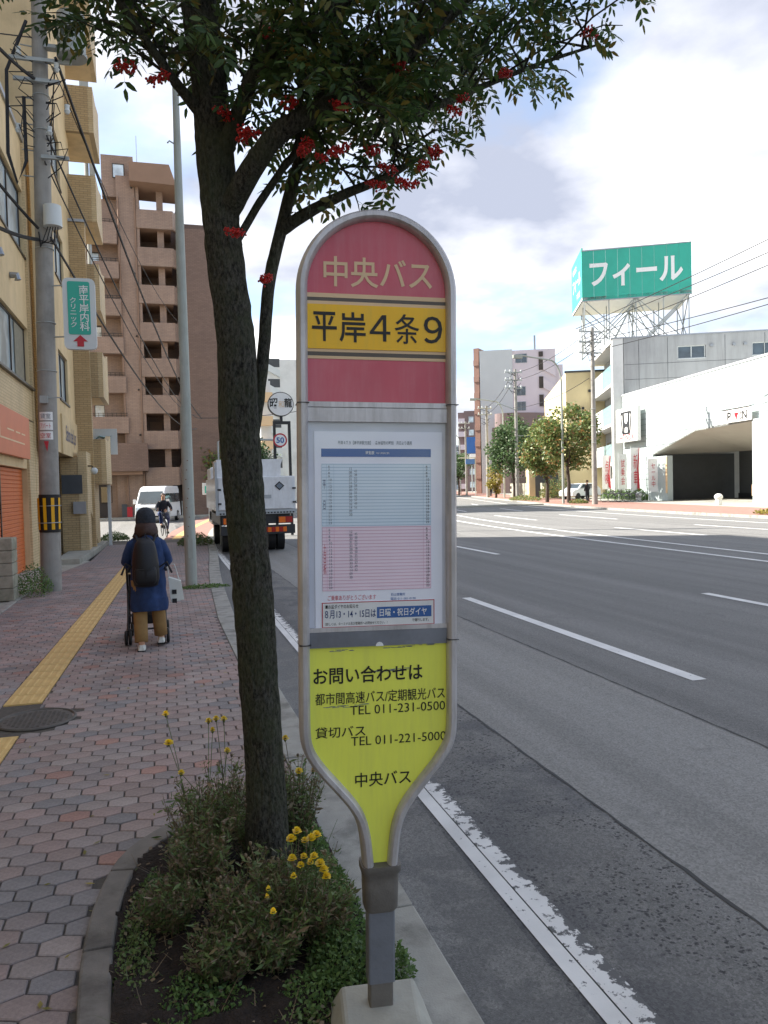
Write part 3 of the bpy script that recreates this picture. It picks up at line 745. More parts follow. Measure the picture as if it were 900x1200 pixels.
# tall block behind and beyond: south face at Y=20.3, street face X=-2.62
FS = (-14, 20.32, 1, 0)            # faces -Y
mb = MB().fbox(FS, 0, 11.38, -.3, 0, 10.0, 21.5)
mb.build('upper_wall', 'ypanel', yb)
mb = MB()
for z in (12.6, 15.3, 18.0): mb.fbox(FS, 0, 11.38, -.01, .004, z, z+.03)
mb.fbox(FS, 8.2, 8.23, -.01, .004, 10.0, 21.5); mb.build('joint', 'frame', yb)
FB = (-2.45, 20.6, 0, 1)
W2 = [(.5, 2.4, 4.15, 5.4), (.5, 2.4, 7.3, 8.6), (.5, 2.4, 10.0, 11.3)]
mb = wallholes(MB(), FB, -.25, 4.9, 2.76, 21.5, W2, .4); mb.build('street_wall', 'ypanel', yb)
for h in W2: window(yb, FB, h[0], h[1], h[2], h[3], -.12, 2, 'frame', 'glassbright')
fas = MB().fbox(FB, .4, 3.95, 0.0, .04, 2.74, 3.75).build('fascia', 'ypanel', yb)
text('Salon de Lys', 'navyprint', yb, 2.2, 3.25, 2.3, .55, .05, .01, FB, skew=.2, local=False)
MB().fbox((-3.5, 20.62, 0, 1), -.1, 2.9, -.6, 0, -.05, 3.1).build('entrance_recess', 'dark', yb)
# brick pillar, stair wall with triangular opening
mb = MB().box(-2.76, -2.1, 23.2, 24.5, 0, 2.74); pilo = mb.build('pillar', 'ytile2', yb)
MB().box(-2.46, -2.0, 24.55, 24.9, 0, 9.7).build('pilaster', 'ytile2', yb)
MB().box(-2.74, -2.2, 23.17, 23.2, 1.72, 2.25).build('notice_board', 'graytile', pilo)
MB().box(-2.45, -2.12, 23.08, 23.2, 1.16, 1.5).build('letter_box', 'alu', pilo)
MB().box(-2.47, -1.98, 24.5, 24.95, 9.7, 9.78).build('coping', 'alu', yb)
wall_tri = MB(); FT = (-2.1, 23.6, 0, 1)
wall_tri.extr([(0, 0), (3.4, 0), (3.4, 3.2), (1.4, 3.6), (.0, 3.6)][:5], 0, .2, FT) if False else None
mb = MB()
mb.fbox(FT, -.42, .35, -.2, .03, .0, 2.9); mb.extr([(.35, 1.25), (.35, 2.9), (3.5, 2.9), (3.5, 0), (2.9, 0)], -.03, .2, (FT[0], FT[1], 0, 1))
mb.build('stair_wall', 'ytile', yb)
MB().box(-2.9, -2.3, 23.95, 27, 0, .5).build('stair_step', 'ytile2', yb)
mb = MB(); mb.tube([(-2.08, 23.5, 2.5), (-1.96, 23.5, 2.5), (-1.92, 23.5, 2.45)], .02, 6); mb.build('lamp_arm', 'frame', yb)
MB().ball((-1.90, 23.5, 2.36), .1, seg=12, rings=8).build('lamp_globe', 'white', yb, smooth=True)
MB().box(-14, -2.62, 23.6, 27.0, 0, 21.5).build('rear_wing', 'ytile', yb)
MB().box(-14, -5.2, 27.0, 33.5, 0, 21.5).build('added_shade_wing', 'ypanel', yb)  # unseen set-back wing, added to shape the shadow edge on the road
# balconies
for k in range(7):
    zb = 2.0+2.62*k; bk = 'ytile2'
    h = 1.35
    ro = MB().box(-2.62, -1.803, 24.9, 25.05, zb, zb+h).build('balcony', 'ytile2', yb)
    mb = MB(); F = (-1.66, 24.9, 0, 1); mb.extr([(0, zb), (2.3, zb), (2.3, zb+h+.25), (1.1, zb+h), (0, zb+h)], -.0, .14, F)
    mb.build('side_panel', 'ytile', ro)
    MB().box(-2.62, -1.803, 25.052, 27.2, zb+.002, zb+.12).build('slab', 'ypanel', ro)
    if k > 2: MB().fbox((-2.62, 25.0, 0, 1), .2, 1.6, 0, .03, zb+.2, zb+2.2).build('balcony_door', 'glass', ro)
MB().box(-1.80, -1.70, 26.9, 27.0, 0, 2.0).build('column', 'white', yb)
sg = MB().box(-2.4, -1.45, 27.3, 27.38, 3.0, 3.85).build('side_sign', 'white', yb)
MB().tube([(-2.2, 27.28, 3.45), (-2.0, 27.28, 3.6), (-1.8, 27.28, 3.55), (-1.6, 27.28, 3.62)], [.03, .1, .09, .01], 8, flat_=.3).build('blue_logo', 'blueglass', sg)
MB().prism([(-2.62, 20.3), (-2.05, 20.3), (-1.95, 23.0), (-1.85, 27.4), (-2.62, 27.4)], -.05, .13).build('entrance_step', 'conc', yb, bevel=.01)
MB().tube([(-2.3, 20.2, 14.0), (-2.3, 20.2, 17.5)], .05).build('downpipe', 'alu', yb)
# antenna mast behind the balconies
am = thing('antenna_mast', (-2.2, 36, 0), 'grey antenna mast rising behind the yellow balconies', 'antenna')
MB().cyl(-2.75, 36, 8, 21.2, .09, 10).build('mast', 'galv', am); MB().box(-2.9, -2.55, 35.85, 36.1, 18.0, 20.6).build('antenna_panel', 'galv', am)
MB().box(-2.62, -2.4, 35.8, 36.0, 15.4, 17.4).build('antenna_panel', 'galv', am)
# unseen block added out of frame on the same side, to shade the street
nb = thing('added_shade_block', (-12, 0, 0), 'unseen tall cream block added behind the low yellow shop building to shade the street', 'building')
MB().box(-26, -9.0, -30, 19.5, -.1, 20).build('wall', 'ypanel', nb); mb = MB()
for y_ in range(-28, 18, 4):
    for z_ in range(11, 19, 3): mb.box(-9.02, -8.97, y_, y_+2, z_, z_+1.5)
mb.build('window', 'glass', nb)

# stone gatepost
gp = thing('gatepost', (-2.7, 13.9, 0), 'weathered stone block gatepost in front of the orange shutter', 'gatepost')
for k in range(5):
    for (a, b) in ((-3.15, -2.76), (-2.755, -2.40)):
        MB().box(a+random.uniform(0, .012), b-random.uniform(0, .012), 13.7, 14.15-random.uniform(0, .02), .01+k*.205, .01+k*.205+.198).build('block', 'mossy', gp, bevel=.012)

# weeds at the foot of the pole
def leaf_clump(name, cx, cy, rx, ry, h, n, mat, size=(.02, .05), seed=0, z0=0, **kw):
    rr = random.Random(seed); mb = MB()
    for _ in range(n):
        a = rr.uniform(0, 2*PI); q = math.sqrt(rr.random()); x = cx+rx*q*math.cos(a); y = cy+ry*q*math.sin(a)
        z = z0+h*(1-q*q*.7)*rr.random()**.8
        L_ = rr.uniform(*size); d = Vector((rr.uniform(-1, 1), rr.uniform(-1, 1), rr.uniform(-.2, .9))).normalized()
        s_ = d.cross(Vector((rr.uniform(-1, 1), rr.uniform(-1, 1), rr.uniform(-1, 1)))).normalized()*L_*.28
        p = Vector((x, y, z)); mb.add([p, p+d*L_*.5+s_, p+d*L_, p+d*L_*.5-s_], [(0, 1, 2, 3)])
    return mb.build(name, mat, **kw)
wd = leaf_clump('weed', -2.22, 14.35, .32, .45, .55, 1500, 'weed', seed=4)
tg(wd, 'green weeds growing between the gatepost and the utility pole', 'weeds')
tg(leaf_clump('low_shrub', .9, 25.2, .55, .5, .4, 1600, 'marifol', (.04, .08), seed=5), 'low brown green shrub at the end of the kerb beside the lamp post', 'shrub')
tg(leaf_clump('low_shrub', -1.75, 29.0, .5, .4, .35, 1300, 'weed', (.04, .08), seed=6), 'bright green low plant beside the white column of the yellow building', 'shrub')
tg(leaf_clump('grass_tuft', .62, 14.0, .45, .16, .06, 700, 'weed', (.02, .05), seed=7), 'thin green grass at the foot of the grey street lamp', 'grass')

# ------------------------------------------------------------------ utility pole on the left
up = thing('utility_pole', (-2.0, 14.9, 0), 'grey concrete utility pole with yellow and black guard in front of the yellow building', 'utility pole', 'utility poles')
pb = Vector((-2.0, 14.9, -.05)); pt = Vector((-1.80, 14.9, 11.5))
PX = lambda z: -2.0+.0185*z
PR = lambda z: .178-.0052*z
MB().tube([pb.lerp(pt, i/8) for i in range(9)], [PR(11.5*i/8) for i in range(9)], 24).build('pole_shaft', 'poleconc', up, smooth=True)
gd = MB(); gd.tube([(PX(1.05), 14.9, 1.05), (PX(1.72), 14.9, 1.72)], PR(1.3)+.012, 24); go = gd.build('guard', 'black', up, smooth=True)
for i in range(9):
    a = 2*PI*i/9+.25; x, y = math.cos(a)*(PR(1.3)+.016), math.sin(a)*(PR(1.3)+.016)
    mb = MB(); tx, ty = -math.sin(a)*.028, math.cos(a)*.028
    mb.add([(PX(1.1)+x-tx, 14.9+y-ty, 1.1), (PX(1.1)+x+tx, 14.9+y+ty, 1.1), (PX(1.1)+x*1.06+tx, 14.9+y*1.06+ty, 1.66), (PX(1.1)+x*1.06-tx, 14.9+y*1.06-ty, 1.66)], [(0, 1, 2, 3)])
    mb.build('yellow_stripe', 'yellow', go)
for z in (1.22, 1.52): MB().torus((PX(z), 14.9, z), PR(1.3)+.02, .008, 'z', 24, 5).build('strap', 'alu', go)
for z in (3.9, 4.75, 6.05, 8.1, 8.7): MB().torus((PX(z), 14.9, z), PR(z)+.006, .009, 'z', 24, 5).build('band', 'galv', up)
def pole_plate(zc, w, h, mat, y=14.9):
    mb = MB(); r_ = PR(zc)+.004; n = 6; a0 = -PI/2-.1
    for i in range(n):
        a, b = a0-w/r_/2+w/r_*i/n, a0-w/r_/2+w/r_*(i+1)/n
        mb.quad((PX(zc)+r_*math.cos(a), y+r_*math.sin(a), zc-h/2), (PX(zc)+r_*math.cos(b), y+r_*math.sin(b), zc-h/2), (PX(zc)+r_*math.cos(b), y+r_*math.sin(b), zc+h/2), (PX(zc)+r_*math.cos(a), y+r_*math.sin(a), zc+h/2))
    return mb.build('sticker', mat, up)
for zc in (3.10, 2.93, 2.76): pole_plate(zc, .24, .145, 'whiteprint')
for x_, zc, s in ((-.01, 2.93, 'アパート'), (-.01, 2.76, '空室'), (0, 3.10, '貸室')):
    t_ = text(s, 'red' if zc < 3 else 'greyprint', up, PX(zc)-.02+2.0, zc, .17, .09, -(PR(zc)+.008), local=True)
mb = MB(); mb.extr([(PX(2.6)-.05, 2.66), (PX(2.6)+.03, 2.66), (PX(2.6)+.0, 2.48)], 14.9-PR(2.6)-.012, 14.9-PR(2.6)-.008); mb.build('red_mark', 'red', up)
mb = MB(); mb.box(PX(3.4)-.1, PX(3.4)+.03, 14.9-PR(3.4)-.06, 14.9-PR(3.4), 3.32, 3.45); mb.box(PX(3.4), PX(3.4)+.28, 14.9-PR(3.4)-.03, 14.9-PR(3.4)-.02, 3.41, 3.43); mb.build('clamp_box', 'galv', up)
# green clinic sign board hung on the pole
cs = thing('clinic_sign', (-1.32, 14.78, 4.9), 'green and white clinic signboard with a red arrow hanging beside the utility pole', 'sign')
def rrect(x0, x1, z0, z1, r, n=5):
    out = []
    for cx, cz, a0 in ((x1-r, z0+r, -PI/2), (x1-r, z1-r, 0), (x0+r, z1-r, PI/2), (x0+r, z0+r, PI)):
        for i in range(n+1): a = a0+PI/2*i/n; out.append((cx+r*math.cos(a), cz+r*math.sin(a)))
    return out
x0, x1, z0, z1 = -1.60, -1.06, 4.27, 5.52
bo = MB().extr(rrect(x0, x1, z0, z1, .09, 3), 14.70, 14.80).build('board', 'white', cs)
gr_ = MB().extr(rrect(x0+.08, x1-.09, z0+.26, z1-.06, .03, 2), 14.692, 14.7).build('green_panel', 'green', cs)
mb = text('南平岸内科', 'whiteprint', cs, x1+1.32-.19, .07+(z0+.26+z1-.06)/2-4.97+.0, .16, .80, 14.686-14.78, .008, vertical=True)
mb = text('クリニック', 'whiteprint', cs, x0+1.32+.17, (z0+.26+z1-.06)/2-4.98, .10, .52, 14.686-14.78, .003, vertical=True)
cx = (x0+x1)/2; MB().extr([(cx-.12, z0+.14), (cx, z0+.25), (cx+.12, z0+.14), (cx+.055, z0+.14), (cx+.055, z0+.05), (cx-.055, z0+.05), (cx-.055, z0+.14)], 14.69, 14.7).build('arrow', 'red', cs)
for z in (4.5, 5.4): MB().tube([(PX(z)+.1, 14.85, z), (x0, 14.78, z)], .012, 6).build('bracket', 'galv', cs)
# transformer cans, arms
tr = thing('pole_transformer', (-1.25, 14.7, 9.6), 'grey cylindrical transformer can high on the left utility pole', 'transformer')
mb = MB(); mb.cyl(-1.28, 14.6, 9.32, 10.0, .23, 20, .23); mb.build('can', 'galv', tr, smooth=True)
MB().cyl(-1.28, 14.6, 9.28, 9.33, .25, 20).build('rim', 'galv', tr, smooth=True)
MB().box(-1.75, -1.4, 14.75, 14.9, 9.5, 9.56).build('bracket', 'galv', tr)
jb = thing('junction_can', (-1.7, 14.6, 6.5), 'small white cable junction can strapped to the left utility pole', 'junction box')
MB().cyl(-1.70, 14.62, 6.36, 6.72, .155, 18, .145).build('can', 'white', jb, smooth=True)
mb = MB()
for i in range(5): mb.tube([(-1.78+i*.04, 14.62, 6.36), (-1.85+i*.05, 14.6, 6.16-.03*i), (-1.92, 14.68, 6.02+.03*i), (-1.95, 14.75, 6.3)], .009, 5)
mb.build('cable_loop', 'cable', jb)
for z, x_a, x_b in ((9.2, -2.3, -1.3), (8.85, -2.25, -1.5), (7.55, -1.85, -1.4)):
    MB().box(x_a, x_b, 14.66, 14.72, z, z+.06).build('cross_arm', 'galv', up)
for i, (x, z) in enumerate(((-2.15, 9.2), (-1.55, 9.0), (-1.4, 8.3), (-2.2, 7.9), (-1.7, 7.9))):
    MB().tube([(x, 14.68, z+.05), (x, 14.68, z+.1), (x, 14.68, z+.13), (x, 14.68, z+.2)], [.03, .055, .035, .045], 10).build('insulator', 'white', up, smooth=True)
mb = MB()
rr = random.Random(9)
for i in range(16):
    z = rr.uniform(7.6, 9.6); s_ = rr.choice((-1, 1))
    mb.tube([(PX(z)+s_*.1, 14.70, z), (PX(z)+s_*rr.uniform(.2, .5), 14.6, z+rr.uniform(-.1, .15)), (PX(z)+s_*rr.uniform(.2, .4), 14.62, z-rr.uniform(.1, .4)), (PX(z)+s_*.1, 14.71, z-rr.uniform(.2, .5))], .01, 5)
mb.build('wiring', 'cable', up)
MB().tube([(PX(9.9)-.2, 14.75, 9.9), (-2.35, 14.7, 9.0), (-2.38, 14.7, 7.6), (-2.25, 14.72, 7.1), (-2.1, 14.74, 7.5), (-2.1, 14.74, 8.6)], .03, 6).build('cable_riser', 'cable', up)
for z in [7.3+.45*i for i in range(6)]: MB().tube([(PX(z)-.1, 14.9, z), (PX(z)-.32, 14.86, z)], .012, 5).build('climbing_peg', 'galv', up)
# overhead wires on the left
def wire(a, b, sag, r, label, n=14, group='overhead wires on the left', mat='cable'):
    a, b = Vector(a), Vector(b); pts = []
    for i in range(n+1):
        t = i/n; p = a.lerp(b, t); p.z -= sag*4*t*(1-t); pts.append(p)
    return tg(MB().tube(pts, r, 5).build('overhead_wire', mat), label, 'wire', group)
P0 = (-1.62, 14.7, 9.3)
wire((-1.55, 14.6, 9.25), (2.2, 46, 5.9), .9, .028, 'thick twisted black wire running from the transformer can down past the brown building')
wire((-1.75, 14.7, 7.95), (2.5, 52, 6.4), 1.2, .018, 'thin black wire from the left pole sagging across the brown building balconies')
wire((-1.8, 14.7, 7.5), (2.8, 56, 7.2), 1.6, .014, 'thin black wire below the twisted one from the left pole')
wire((-1.75, 14.7, 6.2), (2.1, 50, 5.6), 1.0, .022, 'black wire leaving the left pole beside the white junction can')
wire((-3.4, 11.0, 8.1), (-1.95, 14.7, 6.35), .2, .026, 'thick black wire coming from the upper left edge to the white junction can')
wire((-3.2, 11.5, 6.3), (-1.95, 14.7, 6.15), .25, .034, 'heavy bundled black wire at the left edge reaching the pole')
wire((-3.0, 12.0, 9.3), (-1.9, 14.7, 8.9), .2, .03, 'black wire crossing the top left corner to the pole top')
wire((-1.6, 14.6, 9.1), (1.2, 36, 9.0), .8, .010, 'very thin wire against the sky between left pole and street lamp')
wire((2.2, 46, 5.9), (12, 50, 7.4), .3, .02, 'level black wire with a joint box across the brown side wall')
wire((-1.55, 14.6, 9.25), (-2.9, 21.5, 7.2), .3, .012, 'service wire from the left pole to the yellow building wall')

# ------------------------------------------------------------------ street lamp on the pavement
sl = thing('street_lamp', (.42, 14.5, 0), 'tall pale grey green steel lamp post between the walking woman and the tree', 'street lamp')
MB().tube([(.42, 14.5, -.02), (.42, 14.5, 3.2), (.43, 14.5, 3.25), (.43, 14.5, 6.0), (.44, 14.5, 9.0)], [.105, .098, .088, .08, .055], 20).build('pole', 'lampgreen', sl, smooth=True)
MB().tube([(.44, 14.5, 9.0), (.5, 14.5, 9.6), (.9, 14.48, 10.1), (1.8, 14.45, 10.3)], [.055, .05, .045, .04], 12).build('arm', 'lampgreen', sl, smooth=True)
MB().box(1.7, 2.4, 14.3, 14.6, 10.22, 10.38).build('lamp_head', 'lampgreen', sl, bevel=.04)
MB().box(.38, .46, 14.388, 14.40, .5, .85).build('hatch', 'lampgreen', sl)
for i in range(9): MB().box(.33+.02*(i % 3)+.04, .35+.02*(i % 3)+.04, 14.388, 14.399, .9+i*.17, .915+i*.17).build('bolt', 'rust', sl)
MB().tube([(.44, 14.5, 7.9), (.30, 14.45, 7.95), (.27, 14.42, 7.9)], .015, 6).build('hook', 'galv', sl)

# ------------------------------------------------------------------ bus stop sign
bs = thing('bus_stop_sign', (.594, 2.30, 0), 'round topped red and yellow bus stop sign on a grey post in the foreground', 'bus stop sign', rot=(0, R(1.25), R(-5.0)))
KP = .00266
def cpx(y): return 443+(y-330)*.0085
bpy.context.view_layer.update()
SM = (Matrix.Translation(bs.location) @ bs.rotation_euler.to_matrix().to_4x4()).inverted()
def SP(px, py):                      # a point of the measured sign drawing, in metres on the sign face
    o = SM @ Vector((0, 0, CAM_H)); d = SM.to_3x3() @ (cf+cr*((px-450)/907)-cu*((py-600)/907)); t = (-.012-o.y)/d.y; q = o+d*t; return q.x, q.z
def SZ(py): return SP(cpx(py), py)[1]
def SX(px, py): return SP(px, py)[0]
FY = -.0                            # front face plane of the sign body
def outer_half(py):
    tab = [(247, 0), (330, 92.5), (846, 93), (862, 91), (880, 86), (900, 73), (920, 56), (940, 39.5), (958, 29), (980, 23), (1012, 20)]
    return pl(tab, py)*KP
prof = []                           # right-hand outline from the top down to the neck
rad = 92.5*KP; zc = SZ(247)-rad
for i in range(0, 19): a = PI/2*(1-i/18); prof.append((rad*math.cos(a), zc+rad*math.sin(a)))
prof += catmull([(92.7*KP, SZ(840)), (91.5*KP, SZ(862)), (86*KP, SZ(880)), (73*KP, SZ(900)), (56*KP, SZ(920)), (39.5*KP, SZ(940)), (29*KP, SZ(958)), (23.5*KP, SZ(980)), (20*KP, SZ(1014))], 3)
prof = [(p[0], p[1]) for p in prof]
TW = 6.3*KP                          # half width of the frame tube
def offs(P_, d):
    out = []
    for i, p in enumerate(P_):
        a = Vector(P_[max(0, i-1)]); b = Vector(P_[min(len(P_)-1, i+1)]); t = (b-a).normalized(); n = Vector((t.y, -t.x))
        if i == 0: n = Vector((0, -1))*-1 if False else Vector((0, 1))*-1
        q = Vector(p)+n*d*1.0 if i else Vector((p[0], p[1]-d)); out.append((max(q.x, .0), q.y))
    return out
cen = offs(prof, TW); cen[0] = (0, prof[0][1]-TW)
inn = [(max(0, x-.0), z) for x, z in offs(prof, TW*1.5)]
full = [(-x, z) for x, z in cen[::-1]]+cen[1:]
# frame: an oval tube swept round the outline
def sweep(path, a, b, n=14):
    rings = []; k = len(path)
    for i in range(k):
        p = Vector(path[i]); t = (Vector(path[min(i+1, k-1)])-Vector(path[max(i-1, 0)])).normalized(); nn = Vector((t.y, -t.x))
        rg = []
        for j in range(n):
            an = 2*PI*j/n; c_, s_ = math.cos(an), math.sin(an)
            c_ = math.copysign(abs(c_)**.7, c_); s_ = math.copysign(abs(s_)**.7, s_)
            q = p+nn*a*c_; rg.append((q.x, b*s_, q.y))
        rings.append(rg)
    return MB().loft(rings)
fr = sweep(full, TW, .042).build('frame', 'signframe', bs, smooth=True, local=True)
mb = MB()
for zz_ in (SZ(474), SZ(751)):
    for s_ in (-1, 1): mb.box(s_*86.2*KP-.0175, s_*86.2*KP+.0175, -.0435, .0435, zz_-.0012, zz_+.0012)
mb.build('frame_joint', 'blackpl', fr, local=True)
def hw(z):
    P_ = inn
    for a, b in zip(P_, P_[1:]):
        if b[1] <= z <= a[1]: return a[0]+(b[0]-a[0])*(a[1]-z)/max(1e-6, a[1]-b[1])
    return P_[-1][0]
def panel(z0, z1, name, mat, y0=-.012, y1=.012, parent=bs, hwf=None):
    zs = [z0+(z1-z0)*i/24 for i in range(25)]; r_ = [((hwf or hw)(min(z, inn[0][1]-.0001)), z) for z in zs]
    poly = [(-x, z) for x, z in r_]+[(x, z) for x, z in r_[::-1] if x > 1e-4]
    pp = []
    for q in poly:
        if not pp or (abs(q[0]-pp[-1][0])+abs(q[1]-pp[-1][1])) > 1e-5: pp.append(q)
    return MB().extr(pp, y0, y1).build(name, mat, parent, local=True)
rt_ = panel(SZ(346), inn[0][1]-.001, 'top_panel', 'redfaded')
text('中央バス', 'tanprint', rt_, SX(443.5, 320), SZ(320.5), 126*KP, 34*KP, -.0135, .012)
# bands between the red fields and the name plate
def band(zt, zb, hgt, mat, name='band', y=-.0135):
    return MB().box(-hw(zb), hw(zb), y, .012, zb, zt).build(name, mat, bs, local=True)
band(SZ(346)-.0004, SZ(351), 0, 'tanprint'); band(SZ(351)-.0004, SZ(355), 0, 'band'); band(SZ(355)-.0004, SZ(359), 0, 'tanprint')
npl = MB().box(-hw(SZ(400)), hw(SZ(400)), -.016, .012, SZ(410.5), SZ(359)-.0004).build('name_plate', 'signyellow', bs, local=True)
for ch, xa, xb, hh in (('平', 366, 394, 33), ('岸', 398, 428, 34), ('４', 433, 457, 30), ('条', 462, 491, 34), ('９', 496, 518, 31)): text(ch, 'blackprint', npl, SX((xa+xb)/2, 385), SZ(385), (xb-xa)*KP, hh*KP, -.0175, .004 if ch == '４' else .010 if ch == '９' else (.012 if ch != '条' else .004))
band(SZ(410.5)-.0004, SZ(414), 0, 'tanprint'); band(SZ(414)-.0004, SZ(418.5), 0, 'band'); band(SZ(418.5)-.0004, SZ(422), 0, 'tanprint')
panel(SZ(471.5), SZ(422)-.0004, 'lower_red_panel', 'redfaded')
case = MB().box(-hw(SZ(600)), hw(SZ(600)), -.010, .012, SZ(738), SZ(471.5)-.0006).build('timetable_case', 'caseback', bs, local=True)
H_ = hw(SZ(600))
mb = MB(); mb.box(-H_, H_, -.022, -.010, SZ(478), SZ(472)); mb.box(-H_, H_, -.025, -.010, SZ(495), SZ(479)); mb.build('case_rail', 'signframe', case, local=True)
MB().box(-H_, H_, -.02, -.0101, SZ(738), SZ(733)).build('case_lip', 'signframe', case, local=True)
for s_ in (-1, 1): MB().box(s_*H_-.004, s_*H_+.004, -.021, -.0101, SZ(733), SZ(496)).build('case_side', 'signframe', case, local=True)
pX = lambda px: SX(px, 620)
tp = MB().box(pX(369), pX(518), -.0128, -.0102, SZ(736), SZ(506)).build('timetable_sheet', 'paper', case, local=True)
Yp = -.0136
def strips(items, mat, name, y=Yp, parent=None):
    mb = MB()
    for (a, b, c_, d) in items: mb.box(pX(a), pX(b), y, -.0126, SZ(d), SZ(c_))
    return mb.build(name, mat, parent or tp2, local=True)
# timetable sheet becomes the part; print goes on the case as parts beside it
tp2 = thing('x', (0, 0, 0), 'x', 'x'); bpy.data.objects.remove(tp2); tp2 = case
strips([(377, 505, 526, 535.5)], 'blue', 'blue_header')
text('時刻表', 'whiteprint', case, pX(434), SZ(530.7), 10*KP, 4.2*KP, Yp-.0006, .01); text('中央バス時刻表のご案内', 'whiteprint', case, pX(449), SZ(531), 15*KP, 2.4*KP, Yp-.0006, 0)
text('平岸４条９【南平岸駅方面】　各停留所の時刻　月日より適用', 'greyprint', case, pX(440), SZ(519), 86*KP, 4.5*KP, Yp, .01)
strips([(377, 505, 543.5, 616)], 'pbl', 'weekday_field'); strips([(378, 505, 616.8, 691)], 'ppk', 'holiday_field')
Yq = -.0142
def rows(y0, y1, n, mat):
    mb = MB()
    for i in range(n+1):
        yy_ = y0+(y1-y0)*i/n; mb.box(pX(377.5), pX(504.5), Yq, -.0134, SZ(yy_+.35), SZ(yy_-.35))
    for xx in (377.5, 383, 391.5, 496, 504.5): mb.box(pX(xx)-.0003, pX(xx)+.0003, Yq, -.0134, SZ(y1), SZ(y0))
    mb.build('ruled_lines', mat, case, local=True)
rows(544, 615.5, 19, 'linebl'); rows(617.5, 690.5, 19, 'linepk')
for k, (ya, yb_) in enumerate(((546, 613), (619, 688))):
    for xx, s in ((387, [str(6+i) for i in range(18)]), (501, [str(6+i) for i in range(18)])):
        text('\n'.join(s), 'blackprint' if xx > 400 else 'greyprint', case, pX(xx), SZ((ya+yb_)/2), 4*KP, (yb_-ya)*KP, Yq-.0004, 0)
    text('\n'.join(['12', '08', '20', '31', '33', '28', '30', '26', '30', '30', '32', '14', '09', '30']), 'greyprint', case, pX(411), SZ(ya+30), 3.6*KP, 55*KP, Yq-.0004, 0)
    text('\n'.join(['45', '38', '52', '57', '58', '50', '55', '52', '57', '49', '52']), 'greyprint', case, pX(417), SZ(ya+27), 3.4*KP, 44*KP, Yq-.0004, 0)
    text('平　日' if k == 0 else '土日祝', 'navyprint' if k == 0 else 'red', case, pX(380.3), SZ((ya+yb_)/2), 3.2*KP, 34*KP, Yq-.0004, 0, vertical=True)
text('ご乗車ありがとうございます', 'redfaded', case, pX(412), SZ(699), 56*KP, 6*KP, Yp, .008)
text('石山営業所', 'blue', case, pX(466), SZ(697), 17*KP, 3.4*KP, Yp, .008); text('電話 011-581-0190', 'blue', case, pX(472), SZ(702), 30*KP, 3.2*KP, Yp, .0)
no = MB().box(pX(376.5), pX(508.5), -.0150, -.0126, SZ(733.5), SZ(704)).build('notice', 'whiteprint', case, local=True)
mb = MB()
for (a, b, c_, d) in ((376.5, 508.5, 704, 705), (376.5, 508.5, 732.5, 733.5), (376.5, 377.5, 705, 732.5), (507.5, 508.5, 705, 732.5)): mb.box(pX(a), pX(b), -.0155, -.0149, SZ(d), SZ(c_))
mb.build('red_border', 'red', case, local=True)
text('■お盆ダイヤのお知らせ', 'blackprint', case, pX(400), SZ(709), 38*KP, 4.8*KP, -.0158, .01)
text('８月13・14・15日は', 'navyprint', case, pX(410), SZ(718), 59*KP, 9.5*KP, -.0158, .014)
MB().box(pX(441), pX(505), -.0156, -.0149, SZ(724), SZ(711)).build('blue_box', 'blue', case, local=True)
text('日曜・祝日ダイヤ', 'whiteprint', case, pX(472), SZ(717.5), 56*KP, 9*KP, -.0164, .014)
text('（詳しくは、ターミナル及び営業所へお問合せください。）', 'blackprint', case, pX(417), SZ(729), 72*KP, 3.6*KP, -.0158, .005)
text('で運行します。', 'blackprint', case, pX(492), SZ(727.5), 20*KP, 3.8*KP, -.0158, .008)
MB().quad((-H_+.004, -.0192, SZ(733)), (H_-.004, -.0192, SZ(733)), (H_-.004, -.0192, SZ(496)), (-H_+.004, -.0192, SZ(496))).build('clear_cover', 'cover', case, local=True)
MB().box(-H_, H_, -.021, .012, SZ(756), SZ(738)-.0006).build('grey_bar', 'post', bs, local=True)
MB().extr([(.012*math.cos(a), SZ(756)+.012*math.sin(a)) for a in [PI*i/10 for i in range(11)]], -.024, -.02).build('finger_pull', 'whiteprint', bs, local=True)
lp = panel(SZ(1010), SZ(756)-.0006, 'lower_panel', 'lime')
YL = -.0134
def ltext(s, x0, x1, yc, h, bold=.0): return text(s, 'blackprint', lp, SX((x0+x1)/2, yc), SZ(yc), (x1-x0)*KP, h*KP, YL, bold)
ltext('お問い合わせは', 368, 496, 789, 19.5, .016)
ltext('都市間高速バス/定期観光バス', 370, 523, 815.5, 14, .006)
ltext('TEL 011-231-0500', 410, 523, 830.5, 10.5, .0)
ltext('貸切バス', 370, 428, 854.5, 13, .006)
ltext('TEL 011-221-5000', 411, 524, 866.5, 10.5, .0)
ltext('中央バス', 416, 482, 912, 17, .008)
# scuff marks
mb = MB(); rr = random.Random(2)
for (xa, xb, yc, n) in ((388, 412, 760.5, 12), (448, 510, 759, 22), (382, 430, 826, 26), (440, 480, 786, 18)):
    for _ in range(n):
        x = rr.uniform(xa, xb); y = yc+rr.uniform(-1.2, 1.2)-(x-xa)*.03; w = rr.uniform(1, 5); mb.box(SX(x-w, y), SX(x+w, y), YL+.0006, -.012, SZ(y+.25), SZ(y-.25))
mb.build('scuff_marks', 'greyprint', lp, local=True, kind='stuff')
